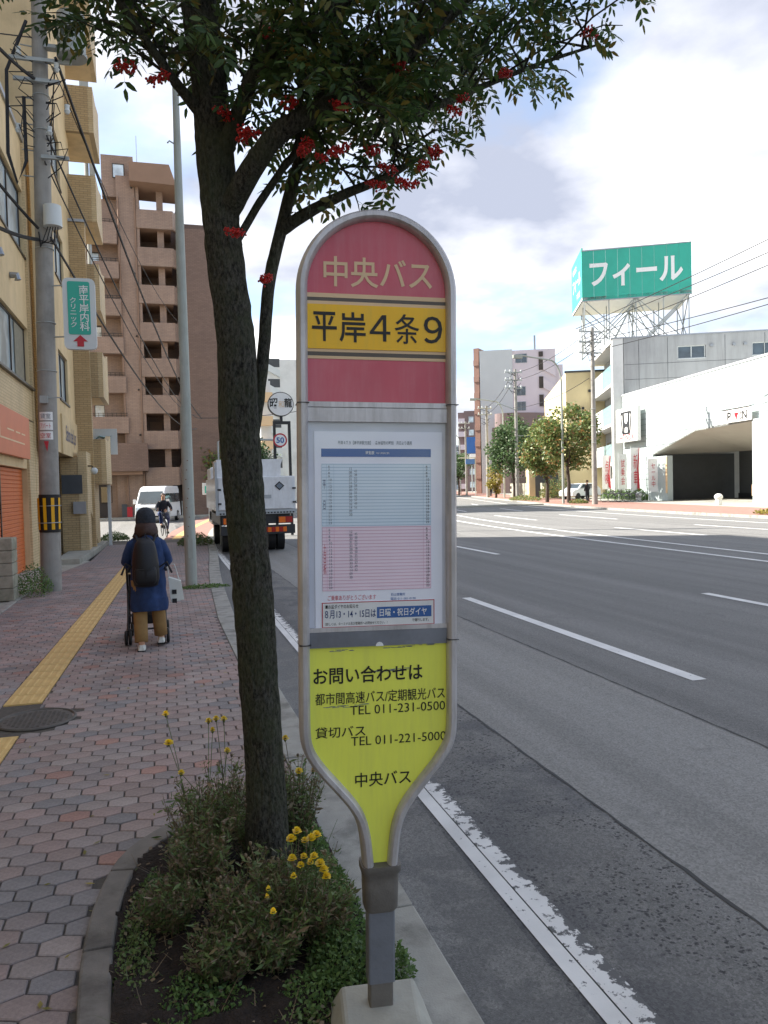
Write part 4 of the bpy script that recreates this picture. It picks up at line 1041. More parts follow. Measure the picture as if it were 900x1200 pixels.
# collar, post, concrete foot
def rring(hx, hy, z, r=.02, n=4): return [(x, y, z) for x, y in rrect(-hx, hx, -hy, hy, r, n)]
PXO = SX(446, 1040)
col = MB().loft([rring(.062, .045, SZ(1012)+.004), rring(.062, .045, SZ(1018)), rring(.055, .04, SZ(1022)), rring(.055, .04, SZ(1030)), rring(.052, .04, SZ(1061)), rring(.046, .034, SZ(1065))])
col.v = [(x+PXO, y, z) for x, y, z in col.v]; col.build('collar', 'collar', bs, local=True, smooth=True)
po = MB().loft([rring(.042, .030, SZ(1064), .006, 2), rring(.042, .030, SZ(1148), .006, 2)]); po.v = [(x+PXO, y, z) for x, y, z in po.v]; po.build('post', 'post', bs, local=True)
po = MB().loft([rring(.037, .026, SZ(1148), .006, 2), rring(.037, .026, .06, .006, 2)]); po.v = [(x+PXO, y, z) for x, y, z in po.v]; po.build('post_stub', 'collar', bs, local=True)
cb_ = MB()
top = [(-.125, -.12), (.105, -.12), (.13, .10), (-.11, .10)]; bot = [(-.21, -.26), (.20, -.26), (.19, .16), (-.18, .16)]
cb_.loft([[(x, y, -.05) for x, y in bot], [(x, y, .104) for x, y in top]])
cb_.build('concrete_foot', 'conc', bs, local=True, bevel=.012)

# ------------------------------------------------------------------ rowan tree
rt = thing('rowan_tree', (.39, 3.4, 0), 'mossy leaning rowan tree with red berries in the planter behind the bus stop sign', 'tree')
tk = [(.392, 3.40, -.06), (.390, 3.40, .03), (.388, 3.4, .12), (.386, 3.40, .49), (.369, 3.40, .87), (.359, 3.4, 1.25), (.338, 3.4, 1.62), (.32, 3.4, 1.99), (.318, 3.4, 2.36), (.285, 3.4, 2.72), (.260, 3.4, 3.08), (.243, 3.42, 3.44), (.215, 3.44, 3.79), (.21, 3.46, 4.1), (.2, 3.5, 4.6), (.19, 3.55, 5.3)]
tr_ = [.165, .125, .098, .083, .083, .085, .087, .084, .080, .077, .077, .073, .074, .070, .055, .03]
def organic(pts, radii, n=26, k=8, amp=.006, seed=0, disp=True):
    cp_ = catmull(pts, k); rs = []
    for i in range(len(pts)-1):
        for j in range(k): rs.append(radii[i]+(radii[i+1]-radii[i])*j/k)
    rs.append(radii[-1]); mb = MB().tube(cp_, rs, n)
    out = []
    for i, v in enumerate(mb.v):
        c = cp_[min(i//n, len(cp_)-1)]; d = Vector(v)-c; r0 = d.length
        if r0 < 1e-6: out.append(v); continue
        q = Vector((v[0]*9+seed, v[1]*9, v[2]*2.4)); f = mnoise.noise(q)*.07+mnoise.noise(q*2.7)*.035+mnoise.noise(Vector((v[0]*60, v[1]*60, v[2]*16)))*.04-abs(mnoise.noise(Vector((v[0]*34+seed, v[1]*34, v[2]*8))))*.13+.03
        out.append(tuple(c+d*(1+f)))
    mb.v = out; return mb
organic(tk, tr_, 110, 26, seed=1).build('trunk', 'bark', rt, smooth='full')
limbs = [
 ([(.27, 3.38, 3.10), (.35, 3.3, 3.28), (.42, 3.2, 3.41), (.58, 3.15, 3.54), (.86, 3.05, 3.74), (1.05, 3.0, 3.92)], [.042, .034, .030, .026, .022, .016]),
 ([(.30, 3.38, 2.90), (.40, 3.2, 3.04), (.50, 3.1, 3.14), (.64, 3.06, 3.21), (.82, 3.05, 3.31), (1.10, 3.0, 3.55), (1.36, 2.95, 3.76), (1.7, 2.9, 3.92), (2.0, 2.9, 4.05)], [.05, .045, .041, .038, .034, .028, .021, .015, .009]),
 ([(.36, 3.45, 1.75), (.40, 3.5, 2.0), (.425, 3.5, 2.15), (.455, 3.5, 2.38), (.485, 3.5, 2.65), (.55, 3.5, 2.9), (.615, 3.46, 3.13), (.70, 3.4, 3.35), (.78, 3.4, 3.7), (.85, 3.4, 4.2)], [.026, .026, .027, .028, .028, .027, .026, .024, .018, .010]),
 ([(.545, 3.5, 2.88), (.66, 3.42, 2.94), (.80, 3.35, 3.0), (.98, 3.3, 3.07), (1.10, 3.28, 3.14), (1.2, 3.3, 3.2)], [.03, .026, .021, .017, .012, .006]),
 ([(.24, 3.4, 3.27), (.14, 3.35, 3.36), (.065, 3.3, 3.43), (-.07, 3.3, 3.62), (-.2, 3.3, 3.8), (-.5, 3.3, 4.0)], [.03, .022, .019, .017, .013, .007]),
 ([(.30, 3.4, 2.72), (.42, 3.36, 2.92), (.52, 3.3, 3.06), (.60, 3.3, 3.2), (.62, 3.3, 3.6), (.66, 3.3, 4.1)], [.018, .017, .016, .015, .012, .008]),
 ([(.82, 3.05, 3.31), (1.0, 3.15, 3.28), (1.2, 3.2, 3.36), (1.45, 3.25, 3.5), (1.7, 3.2, 3.6), (1.92, 3.12, 3.66)], [.03, .024, .018, .013, .009, .005]),
 ([(.21, 3.45, 3.9), (-.1, 3.5, 4.2), (-.6, 3.7, 4.4), (-1.0, 3.8, 4.5)], [.04, .03, .018, .008]),
 ([(.22, 3.42, 3.8), (.3, 3.0, 4.1), (.35, 2.5, 4.35), (.4, 2.1, 4.4)], [.04, .03, .018, .008]),
 ([(.2, 3.5, 4.2), (.5, 4.0, 4.5), (.8, 4.5, 4.7)], [.04, .028, .01]),
 ([(.70, 3.4, 3.35), (.9, 3.7, 3.6), (1.3, 3.9, 3.85), (1.8, 3.9, 4.05)], [.025, .02, .014, .006]),
 ([(.58, 3.15, 3.54), (.6, 2.95, 3.8), (.7, 2.7, 4.1)], [.02, .014, .007]),
]
for i, (p, r) in enumerate(limbs): organic(p, r, 14, 7, seed=i*3).build('branch', 'bark', rt, smooth='full')
# dead snag stub bark ridge, twigs
rr = random.Random(21)
twmb = MB(); leafspots = []; tips = []
limb_pts = []
for i, (p, r) in enumerate(limbs):
    cp_ = catmull(p, 6); n0 = 0.25 if i not in (2, 5) else .72
    for j, q in enumerate(cp_):
        if j/len(cp_) > n0: limb_pts.append((q, i))
low = lambda x: pl([(-1.5, 3.62), (-.5, 3.56), (-.1, 3.44), (.15, 3.40), (.35, 3.20), (.6, 2.98), (.9, 3.0), (1.15, 3.12), (1.35, 3.36), (1.6, 3.5), (2.2, 3.5), (2.6, 3.6)], x)
ci = 0
while ci < 340:
    q, li = rr.choice(limb_pts)
    d = Vector((rr.uniform(-1, 1), rr.uniform(-1, 1), rr.uniform(-.5, .9))).normalized(); L_ = rr.uniform(.2, .55)
    e_ = q+d*L_; lo = low(e_.x)
    if e_.z < lo+.04 or e_.x > 2.12 or e_.x < -1.6: continue
    m_ = q.lerp(e_, .5)+Vector((0, 0, .03)); pts = [q, m_, e_, e_+d*.08-Vector((0, 0, .04))]
    twmb.tube(pts, [.006, .0045, .003, .0015], 5); ci += 1
    for t in (.35, .55, .7, .82, .92, 1.0):
        if rr.random() < .8:
            c = q.lerp(m_, t*2) if t < .5 else m_.lerp(e_, t*2-1); leafspots.append((c, d))
twmb.build('twigs', 'bark', rt, smooth='full', kind='stuff')
def leaf_mesh(seed):
    r_ = random.Random(seed); mb = MB(); L_ = r_.uniform(.14, .19); n = r_.choice((4, 5, 5)); droop = r_.uniform(.15, .5)
    def pt(t): return Vector((0, L_*t, -droop*L_*t*t))
    mb.add([pt(0)+Vector((.0008, 0, 0)), pt(0)-Vector((.0008, 0, 0)), pt(.5)-Vector((.0007, 0, 0)), pt(1)-Vector((.0004, 0, 0)), pt(1)+Vector((.0004, 0, 0)), pt(.5)+Vector((.0007, 0, 0))], [(0, 1, 2, 5), (5, 2, 3, 4)])
    def leaflet(b, d, l):
        d = d.normalized(); s_ = d.cross(Vector((0, 0, 1))).normalized(); w = l*.17; cu_ = Vector((0, 0, -l*.16*r_.uniform(.3, 1.6)))
        tw = Vector((0, 0, w*r_.uniform(-.6, .6)))
        mb.add([b, b+d*l*.3+(s_*w+tw), b+d*l*.68+(s_*w*.85+tw)+cu_*.5, b+d*l+cu_, b+d*l*.68-(s_*w*.85+tw)+cu_*.5, b+d*l*.3-(s_*w+tw), b+d*l*.5+Vector((0, 0, -w*.3))],
               [(0, 1, 6, 5), (1, 2, 6), (5, 6, 4), (6, 2, 3, 4)])
    for i in range(n):
        t = .28+.62*i/(n-1)
        for s_ in (-1, 1):
            l = r_.uniform(.046, .064)*(1-.25*abs(t-.55)*1.6); leaflet(pt(t), Vector((s_*1.0, .55+.2*r_.random(), r_.uniform(-.35, .1))), l)
    leaflet(pt(1), Vector((0, 1, -.35)), .045)
    me = bpy.data.meshes.new('leaf'); me.from_pydata([tuple(v) for v in mb.v], [], mb.f); me.update(); me.materials.append(MT['leaf']); return me
lms = [leaf_mesh(i) for i in range(7)]
def leaf_mat4(c, d):
    a = math.atan2(d.y, d.x)+rr.uniform(-1.3, 1.3); tilt = rr.uniform(-1.0, .35)
    s_ = rr.uniform(.8, 1.15)
    return Matrix.Translation(c) @ Matrix.Rotation(a-PI/2, 4, 'Z') @ Matrix.Rotation(tilt, 4, 'X') @ Matrix.Rotation(rr.uniform(-.7, .7), 4, 'Y') @ Matrix.Scale(s_, 4)
leafspots = [l for l in leafspots if l[0].z > low(l[0].x)-.02]
mats = [leaf_mat4(c, d) for c, d in leafspots]
def vis(c):
    v = c-Vector((0, 0, CAM_H)); w = v.dot(cf)
    if w < .3: return 99
    a, b = v.dot(cr)/w, v.dot(cu)/w
    return w if abs(a) < .5 and b < .655 else 99
ordr = sorted(range(len(mats)), key=lambda i: vis(leafspots[i][0])+ (leafspots[i][0].z-low(leafspots[i][0].x))*1.5)
base = Vector((.39, 3.4, 0))
for i in ordr[:290]:
    o = bpy.data.objects.new('leaf', rr.choice(lms)); COL.objects.link(o); o.parent = rt; m = mats[i].copy(); m.translation -= base; o.matrix_local = m
vv, ff = [], []
for i in ordr[290:]:
    me = rr.choice(lms); b = len(vv); m = mats[i]
    vv += [tuple(m @ v.co) for v in me.vertices]; ff += [tuple(b+k for k in p.vertices) for p in me.polygons]
mb = MB(); mb.v = vv; mb.f = ff; mb.build('foliage', 'leaf', rt, kind='stuff')
# berry clusters
bm_ = []
for s_ in range(4):
    r_ = random.Random(s_+50); mb = MB()
    for k in range(34):
        v = Vector((r_.gauss(0, 1), r_.gauss(0, 1), r_.gauss(0, .7))).normalized()*r_.uniform(.015, .042); v.z *= .7; v.z -= .04
        mb.ball(tuple(v), .0062, seg=7, rings=5)
    me = bpy.data.meshes.new('berry_cluster'); me.from_pydata(mb.v, [], mb.f); me.update(); me.polygons.foreach_set('use_smooth', [True]*len(me.polygons)); me.materials.append(MT['berry']); bm_.append(me)
def raypt(px, py, D): return Vector((0, 0, CAM_H))+(cf+cr*((px-450)/907)-cu*((py-600)/907))*D
# clusters hang among the lower limbs (positions worked out as places in the crown)
bpos = [(.33, 3.26, 2.78), (.30, 3.3, 3.30), (.52, 3.0, 3.25), (.60, 3.05, 3.12), (.57, 3.04, 3.06), (.72, 3.0, 3.10), (.86, 3.1, 3.10), (.95, 3.15, 3.08), (1.02, 3.14, 3.02), (.88, 3.2, 3.0),
        (1.12, 3.1, 3.14), (.70, 2.95, 3.22), (1.76, 2.95, 3.60), (.34, 3.2, 3.18), (.38, 3.18, 3.16), (.55, 3.1, 3.46), (.05, 3.25, 3.40), (-.08, 3.3, 3.46), (1.2, 3.0, 3.3), (.95, 2.9, 3.35), (1.4, 3.0, 3.45), (.45, 3.2, 3.6), (.42, 3.34, 2.64), (1.05, 3.05, 3.06), (.66, 3.02, 3.04)]
for p in bpos:
    for k in range(2):
        o = bpy.data.objects.new('berry_cluster', rr.choice(bm_)); COL.objects.link(o); o.parent = rt
        o.location = Vector(p)-base+Vector((rr.uniform(-.03, .03), rr.uniform(-.04, .04), rr.uniform(-.02, .03))); o.rotation_euler = (0, 0, rr.uniform(0, 6)); o.scale = (rr.uniform(.6, .95),)*3

# ------------------------------------------------------------------ planter plants
def stems(mb, cx, cy, rad_, h, n, rr, lean=.5, r=.0016):
    tips = []
    for _ in range(n):
        a = rr.uniform(0, 2*PI); q = rad_*math.sqrt(rr.random()); b = Vector((cx+q*math.cos(a)*.4, cy+q*math.sin(a)*.4, 0))
        hh = h*rr.uniform(.55, 1.05); t = Vector((cx+q*math.cos(a)*1.0+rr.uniform(-.03, .03), cy+q*math.sin(a)+rr.uniform(-.03, .03), hh))
        m = b.lerp(t, .5)+Vector((rr.uniform(-.02, .02), rr.uniform(-.02, .02), .02)); mb.tube([b, m, t], [r*1.4, r, r*.7], 4, caps=False); tips.append((b, m, t))
    return tips
def marigold(cx, cy, rad_, h, heads, label, seed, dry=.5, faded=0):
    rr = random.Random(seed); th_ = thing('marigold_plant', (cx, cy, 0), label, 'flowering plant', 'marigold plants in the planter')
    sm = MB(); tp_ = stems(sm, cx, cy, rad_, h, 64, rr)
    fo = MB(); dr = MB()
    for (b, m, t) in tp_:
        for _ in range(62):
            u = rr.random(); p = b.lerp(m, u*2) if u < .5 else m.lerp(t, u*2-1)
            if p.z < h*.1: continue
            d = Vector((rr.uniform(-1, 1), rr.uniform(-1, 1), rr.uniform(-.2, .9))).normalized(); L_ = rr.uniform(.010, .028) if rr.random() < .85 else rr.uniform(.035, .055); tgt = dr if rr.random() < dry*.7 else fo
            s_ = d.cross(Vector((rr.uniform(-1, 1), .3, rr.uniform(-1, 1)))).normalized()*L_*rr.uniform(.07, .17)
            p = p+Vector((rr.uniform(-.02, .02), rr.uniform(-.02, .02), rr.uniform(-.015, .015)))
            tgt.add([p, p+d*L_*.5+s_, p+d*L_, p+d*L_*.5-s_], [(0, 1, 2, 3)])
    for (b, m, t) in tp_:
        if rr.random() < .45: sm.ball(tuple(t+Vector((0, 0, .004))), rr.uniform(.004, .0075), (1, 1, 1.3), 6, 4)
    sm.build('stem', 'dry', th_, kind='stuff'); fo.build('foliage', 'marifol', th_, kind='stuff')
    if dr.v: dr.build('withered_leaves', 'dry', th_, kind='stuff')
    for i, hd in enumerate(heads):
        x, y, z = hd[:3]; r_ = hd[3]*.84; mb = MB()
        top_ = Vector((x, y, z)); near_ = min(tp_, key=lambda q: (q[2]-top_).length)[1]
        MB().tube([near_, near_.lerp(top_, .5)+Vector((.005, 0, .01)), top_], .0016, 5).build('flower_stalk', 'marifol', th_)
        for ring, (k, rad2, zz, tilt) in enumerate(((12, 1.15, 0, .05), (12, 1.05, .004, .3), (9, .8, .008, .6), (7, .5, .011, 1.2))):
            for j in range(k):
                a = 2*PI*j/k+ring*.3+rr.uniform(-.15, .15); d = Vector((math.cos(a), math.sin(a), tilt)).normalized(); s2 = Vector((-math.sin(a), math.cos(a), 0))*r_*.38*rad2**.5; p = top_+Vector((0, 0, zz)); l = r_*rad2*rr.uniform(.85, 1.1)
                mb.add([p, p+d*l*.6+s2, p+d*l+Vector((0, 0, rr.uniform(-.002, .002)))+s2*.6, p+d*l-s2*.6, p+d*l*.6-s2], [(0, 1, 2, 3, 4)])
        mb.ball((x, y, z+.010), r_*.42, (1, 1, .7), 8, 5)
        mb.build('flower_head', 'fadedpetal' if hd[-1] == 'f' else 'petal', th_)
        MB().tube([top_-Vector((0, 0, .014)), top_-Vector((0, 0, .006)), top_+Vector((0, 0, .002))], [.003, .007, .006], 7).build('calyx', 'marifol', th_)
def GP(px, py, D): p = raypt(px, py, D); return (p.x, p.y, p.z)
marigold(.20, 3.85, .20, .35, [(-.03, 3.80, .66, .019), (-.02, 3.72, .545, .024), (.03, 3.60, .44, .017), (.165, 3.75, .62, .018), (.20, 3.74, .63, .018), (.235, 3.72, .63, .017), (.18, 3.7, .59, .014), (.24, 3.62, .51, .017)], 'tall marigold with yellow flowers left of the tree trunk at the back of the planter', 1, .25)
marigold(.56, 3.72, .15, .38, [(.50, 3.55, .56, .018), (.52, 3.3, .49, .019), (.62, 3.5, .50, .014), (.60, 3.4, .45, .012, 'f')], 'marigold with few yellow heads between the tree trunk and the sign', 2, .35)
marigold(.42, 2.92, .19, .34, [(.405, 2.80, .43, .021), (.43, 2.82, .445, .019), (.455, 2.80, .415, .015), (.475, 2.78, .43, .02), (.50, 2.8, .43, .019), (.40, 2.76, .375, .018), (.425, 2.72, .365, .014), (.44, 2.74, .385, .014), (.46, 2.72, .37, .014), (.495, 2.72, .36, .020), (.505, 2.70, .345, .019), (.47, 2.7, .40, .016), (.51, 2.68, .33, .017), (.395, 2.7, .34, .012), (.30, 2.66, .33, .009)], 'marigold clump with bright yellow flowers in front of the tree trunk', 3, .45)
marigold(.08, 3.30, .17, .32, [], 'withered brown marigold clump without flowers at the left of the planter', 4, .6)
marigold(.24, 2.95, .19, .28, [(.31, 2.62, .27, .012), (.295, 2.66, .305, .008)], 'dried brown marigold clump with one small yellow head in the planter middle', 5, .6)
marigold(.10, 3.6, .16, .34, [], 'half green marigold clump at the rear left edge of the planter', 6, .3)
marigold(.32, 2.72, .14, .22, [], 'low grey green marigold clump in the front middle of the planter', 7, .4)
marigold(.52, 2.78, .10, .24, [], 'small withered marigold beside the sign post', 8, .5)
marigold(.14, 2.72, .13, .18, [], 'dark low marigold clump over bare soil at the front of the planter', 9, .5)
marigold(.38, 3.55, .2, .34, [], 'dense brown green marigold clump hiding the foot of the trunk', 10, .35)
marigold(-.03, 3.08, .11, .2, [], 'short withered marigold clump close to the left planter kerb', 11, .6)
# ferny yarrow-like weeds right side, small clovers, grass in the bed
def weedpatch(cx, cy, rx, ry, h, n, seed, mat='weed', size=(.008, .024)):
    return leaf_clump('ground_weeds', cx, cy, rx, ry, h, int(n*1.3), mat, size, seed, .0, kind='stuff')
tg(weedpatch(.60, 3.05, .10, .42, .16, 2600, 11), 'bright green feathery weeds along the right edge of the planter')
tg(weedpatch(.55, 2.62, .12, .22, .14, 2000, 12), 'feathery green weeds left of the sign post', kind='stuff')
tg(weedpatch(.73, 2.58, .06, .10, .10, 500, 13), 'small green weeds at the right of the sign foot')
tg(weedpatch(-.16, 2.9, .07, .55, .05, 1500, 14, 'marifol'), 'thin green moss and weeds along the left planter kerb')
tg(weedpatch(-.06, 2.35, .14, .22, .07, 1400, 15, 'weed'), 'grassy weeds at the front left corner of the planter')
tg(weedpatch(.15, 2.55, .12, .12, .06, 500, 16, 'weed'), 'small leafy weed in the dark soil')
tg(weedpatch(.40, 2.42, .16, .10, .06, 600, 17, 'marifol'), 'dull green ground weeds before the concrete foot')
tg(weedpatch(.45, 2.50, .16, .14, .10, 1400, 18, 'weed'), 'light green feathery weeds before the marigold clump')
tg(weedpatch(.02, 2.62, .12, .16, .06, 900, 19, 'weed'), 'low green seedlings in the soil')
tg(weedpatch(.62, 3.55, .06, .3, .12, 1200, 20, 'weed'), 'green weeds along the road kerb behind the sign')
tg(weedpatch(-.10, 3.35, .07, .2, .08, 700, 21, 'weed'), 'green weeds inside the curved planter kerb')
mb = MB(); r2 = random.Random(77)
for _ in range(70):
    x, y = r2.choice(((r2.uniform(-1.6, .6), r2.uniform(3.9, 10)), (r2.uniform(.35, .66), r2.uniform(4.2, 12)), (r2.uniform(-.9, -.3), r2.uniform(1.9, 4))))
    a = r2.uniform(0, 6.28); L_ = r2.uniform(.012, .028); u = Vector((math.cos(a), math.sin(a), r2.uniform(-.1, .25)))*L_; w = Vector((-u.y, u.x, r2.uniform(-.004, .006)))*.35; p = Vector((x, y, .008))
    mb.add([p-u, p-w, p+u, p+w], [(0, 1, 2, 3)])
tg(mb.build('fallen_leaves', 'fyellow', kind='stuff'), 'small dry leaves fallen on the pavers')
mb = MB(); rr = random.Random(33)
for _ in range(420):
    x, y = rr.uniform(-.2, .68), rr.uniform(1.9, 4.0)
    if not inside((x, y), insoil): continue
    a = rr.uniform(0, 2*PI); L_ = rr.uniform(.02, .12); d = Vector((math.cos(a), math.sin(a), rr.uniform(-.05, .9)))*L_; p = Vector((x, y, .02)); s_ = Vector((-d.y, d.x, 0)).normalized()*.002
    mb.add([p-s_, p+s_, p+d+s_*.3, p+d-s_*.3], [(0, 1, 2, 3)])
for _ in range(500):
    x, y = rr.uniform(-.2, .68), rr.uniform(1.9, 4.0)
    if not inside((x, y), insoil): continue
    p = Vector((x, y, .022+rr.random()*.02)); a = rr.uniform(0, 6.28); u = Vector((math.cos(a), math.sin(a), rr.uniform(-.4, .4)))*rr.uniform(.006, .016); w = Vector((-u.y, u.x, rr.uniform(-.01, .01)))*.7
    mb.add([p-u, p-w, p+u, p+w], [(0, 1, 2, 3)])
tg(mb.build('plant_litter', 'dry', kind='stuff'), 'dry straw and fallen leaves over the planter soil')
mb = MB()
for (cx, cy) in ((.02, 2.28), (.62, 3.1), (-.05, 2.1)):
    for _ in range(34):
        a = rr.uniform(0, 6.28); l = rr.uniform(.06, .14); b = Vector((cx+rr.uniform(-.03, .03), cy+rr.uniform(-.03, .03), .01)); t = b+Vector((math.cos(a)*l*.6, math.sin(a)*l*.6, l*rr.uniform(.5, 1))); s_ = Vector((-math.sin(a), math.cos(a), 0))*.0025
        m = b.lerp(t, .5)+Vector((0, 0, l*.15)); mb.add([b-s_, b+s_, m+s_, m-s_, t], [(0, 1, 2, 3), (3, 2, 4)])
tg(mb.build('grass_blades', 'weed', kind='stuff'), 'pale green grass blades in the planter')
# ------------------------------------------------------------------ woman with pushchair
wm = thing('person', (-.21, 8.85, 0), 'woman in a navy denim coat and knit hat seen from behind pushing a black pushchair', 'person')
def X3(p): return (p[0], p[1], p[2])
# local frame: +y is walking direction
body = [((0, .0, .80), .12), ((0, .0, .95), .11), ((0, .01, 1.10), .12), ((0, .02, 1.22), .10), ((0, .03, 1.30), .05), ((0, .05, 1.385), .075), ((0, .055, 1.46), .085),
        ((-.085, 0, .76), .09), ((-.095, -.03, .44), .055), ((-.085, -.13, .09), .038), ((-.09, -.06, .045), .035), ((-.09, .02, .03), .025),
        ((.085, 0, .76), .09), ((.11, .10, .45), .055), ((.13, .12, .12), .038), ((.14, .19, .05), .035), ((.145, .26, .03), .025),
        ((-.14, .02, 1.19), .05), ((-.215, .06, 1.00), .04), ((-.19, .28, .93), .03), ((-.19, .34, .94), .028),
        ((.14, .02, 1.19), .05), ((.215, .06, 1.00), .04), ((.19, .28, .93), .03), ((.19, .34, .94), .028)]
be = [(0, 1), (1, 2), (2, 3), (3, 4), (4, 5), (5, 6), (0, 7), (7, 8), (8, 9), (9, 10), (10, 11), (0, 12), (12, 13), (13, 14), (14, 15), (15, 16), (3, 17), (17, 18), (18, 19), (19, 20), (3, 21), (21, 22), (22, 23), (23, 24)]
for hand, base_i, s_ in ((20, 20, -1), (24, 24, 1)):
    bx, by, bz = body[hand][0]
    for k, off in enumerate((-.024, -.008, .008, .024)):
        i0 = len(body); body += [((bx+off, by+.035, bz+.012), .009), ((bx+off, by+.058, bz-.004), .0085), ((bx+off, by+.048, bz-.026), .008)]
        be += [(hand, i0), (i0, i0+1), (i0+1, i0+2)]
    i0 = len(body); body += [((bx-s_*.03, by+.01, bz-.01), .010), ((bx-s_*.036, by+.035, bz-.022), .009)]; be += [(hand, i0), (i0, i0+1)]
skin_obj('body', body, be, 'skin', wm, 2)
wm.scale = (.94, .95, .975)
# face
MB().ball((0, .145, 1.415), .018, (.7, 1.2, 1), 8, 6).build('nose', 'skin', wm, local=True, smooth=True)
for s_ in (-1, 1):
    MB().ball((s_*.033, .128, 1.44), .011, seg=8, rings=6).build('eye', 'white', wm, local=True, smooth=True)
MB().box(-.022, .022, .128, .14, 1.375, 1.383).build('mouth', 'red', wm, local=True)
def ell(cx, cy, z, rx, ry, n=28, wob=0, ph=0, seed=0):
    return [(cx+(rx*(1+wob*math.sin(5*a+ph)+wob*.6*math.sin(9*a+ph*2)))*math.cos(a), cy+(ry*(1+wob*math.sin(5*a+ph)))*math.sin(a), z+wob*.1*math.sin(3*a)) for a in [2*PI*i/n for i in range(n)]]
ct = MB(); prof_ = [(.44, .205, .165, .05), (.50, .21, .17, .05), (.62, .205, .165, .045), (.76, .20, .16, .03), (.88, .195, .15, .02), (.98, .195, .145, .02), (1.08, .20, .14, .015), (1.16, .20, .13, .01), (1.22, .175, .115, 0), (1.265, .12, .095, 0), (1.30, .075, .075, 0)]
PZ = []
for (a_, b_) in zip(prof_, prof_[1:]):
    for k in range(5): PZ.append(tuple(a_[q]+(b_[q]-a_[q])*k/5 for q in range(4)))
PZ.append(prof_[-1])
ct.loft([ell(.01, .01 if z > .6 else -.005, z, rx, ry, 64, w, z*6) for z, rx, ry, w in PZ])
def wrinkle(mb, amp, fx, fz, seed=0):
    c = Vector((sum(v[0] for v in mb.v)/len(mb.v), sum(v[1] for v in mb.v)/len(mb.v), 0)); out = []
    for v in mb.v:
        p = Vector(v); q = Vector((p.x*fx+seed, p.y*fx, p.z*fz)); n_ = mnoise.noise(q)+.5*mnoise.noise(q*2.3)-.35*abs(mnoise.noise(q*1.5+Vector((3, 1, 7))))*2
        d = Vector((p.x-c.x, p.y-c.y, 0)); d = d.normalized() if d.length > 1e-5 else Vector((0, 0, 0)); out.append(tuple(p+d*amp*n_))
    mb.v = out; return mb
wrinkle(ct, .016, 9, 5)
def sleeve(s_): 
    return MB().tube([(s_*.10, .02, 1.22), (s_*.155, .02, 1.17), (s_*.205, .04, 1.06), (s_*.23, .07, .985), (s_*.21, .17, .95), (s_*.19, .25, .935)], [.055, .07, .066, .062, .056, .05], 14)
co_ = ct.build('coat', 'denim', wm, local=True, smooth='full')
for s_ in (-1, 1): sleeve(s_).build('sleeve', 'denim', wm, local=True, smooth='full')
MB().tube([(0, 0.005, 1.28), (0, .015, 1.325)], [.085, .078], 18).build('collar', 'denim', wm, local=True, smooth=True)
for s_, hip, kn, an in ((-1, (-.085, 0, .78), (-.092, -.02, .42), (-.088, -.12, .10)), (1, (.085, 0, .78), (.108, .09, .43), (.128, .12, .13))):
    MB().tube([hip, Vector(hip).lerp(Vector(kn), .5), kn, Vector(kn).lerp(Vector(an), .5), an], [.105, .09, .078, .076, .074], 16).build('trouser_leg', 'khaki', wm, local=True, smooth='full')
    ax, ay, az = an; z0 = 0 if s_ < 0 else .03
    rg = []
    for t, w, h, zz in ((-.07, .028, .05, .0), (-.05, .04, .075, 0), (.0, .042, .08, 0), (.08, .045, .06, 0), (.15, .043, .045, 0), (.185, .02, .03, 0)):
        rg.append([(ax+x, ay+.03+t, z0+zz+.0+z) for x, z in [(-w, 0), (w, 0), (w*1.0, h*.6), (w*.6, h), (-w*.6, h), (-w, h*.6)]])
    MB().loft(rg).build('shoe', 'canvas', wm, local=True, smooth=True)
    MB().box(ax-.044, ax+.044, ay-.05, ay+.2, z0-.008, z0+.012).build('shoe_sole', 'black', wm, local=True)
hm = MB(); rg = []
for t, rx in ((1.37, .095), (1.40, .106), (1.43, .110), (1.46, .113), (1.50, .111), (1.54, .098), (1.57, .074), (1.585, .045), (1.592, .015)): rg.append([(x+.012*math.cos(8*i), y, z) if False else (x, y, z) for i, (x, y, z) in enumerate(ell(0, .045, t, rx*(1.03 if t < 1.44 else 1), rx*1.08, 30, .03+.0*i if False else .03, 2))])
hm.loft(rg).build('knit_hat', 'knit', wm, local=True, smooth='full')
MB().torus((0, .045, 1.395), .104, .012, 'z', 28, 8).build('hat_band', 'knit', wm, local=True, smooth=True)
ha = MB()
ha.loft([ell(0, .02, 1.42, .105, .09, 26, .04, 1), ell(0, .01, 1.37, .125, .10, 26, .07, 2), ell(.005, .0, 1.32, .130, .102, 26, .12, 3), ell(.0, -.005, 1.28, .125, .098, 26, .2, 4), ell(0, -.01, 1.255, .10, .07, 26, .28, 5)]).build('hair', 'hair', wm, local=True, smooth='full')
bp = thing('backpack', (-.21, 8.85, 0), "black nylon backpack on the walking woman's back", 'backpack')
bk = MB(); rg = []
for z, w, d in ((.70, .09, .04), (.72, .125, .085), (.80, .143, .12), (.95, .14, .125), (1.08, .128, .11), (1.17, .105, .08), (1.23, .055, .045)):
    rg.append([(x-.01, y-.14-d*.5, z) for x, y, _ in ell(0, 0, 0, w, d, 20, .015, z*4)])
wrinkle(bk.loft(rg), .008, 12, 10, 4).build('pack_body', 'bag', bp, local=True, smooth='full')
for s_ in (-1, 1): MB().tube([(s_*.07, -.17, 1.17), (s_*.10, -.10, 1.245), (s_*.11, .03, 1.27), (s_*.125, .12, 1.18), (s_*.15, .10, .98), (s_*.19, -.04, .88), (s_*.2, -.08, .86)], .016, 8, flat_=.5).build('strap', 'bag', bp, local=True)
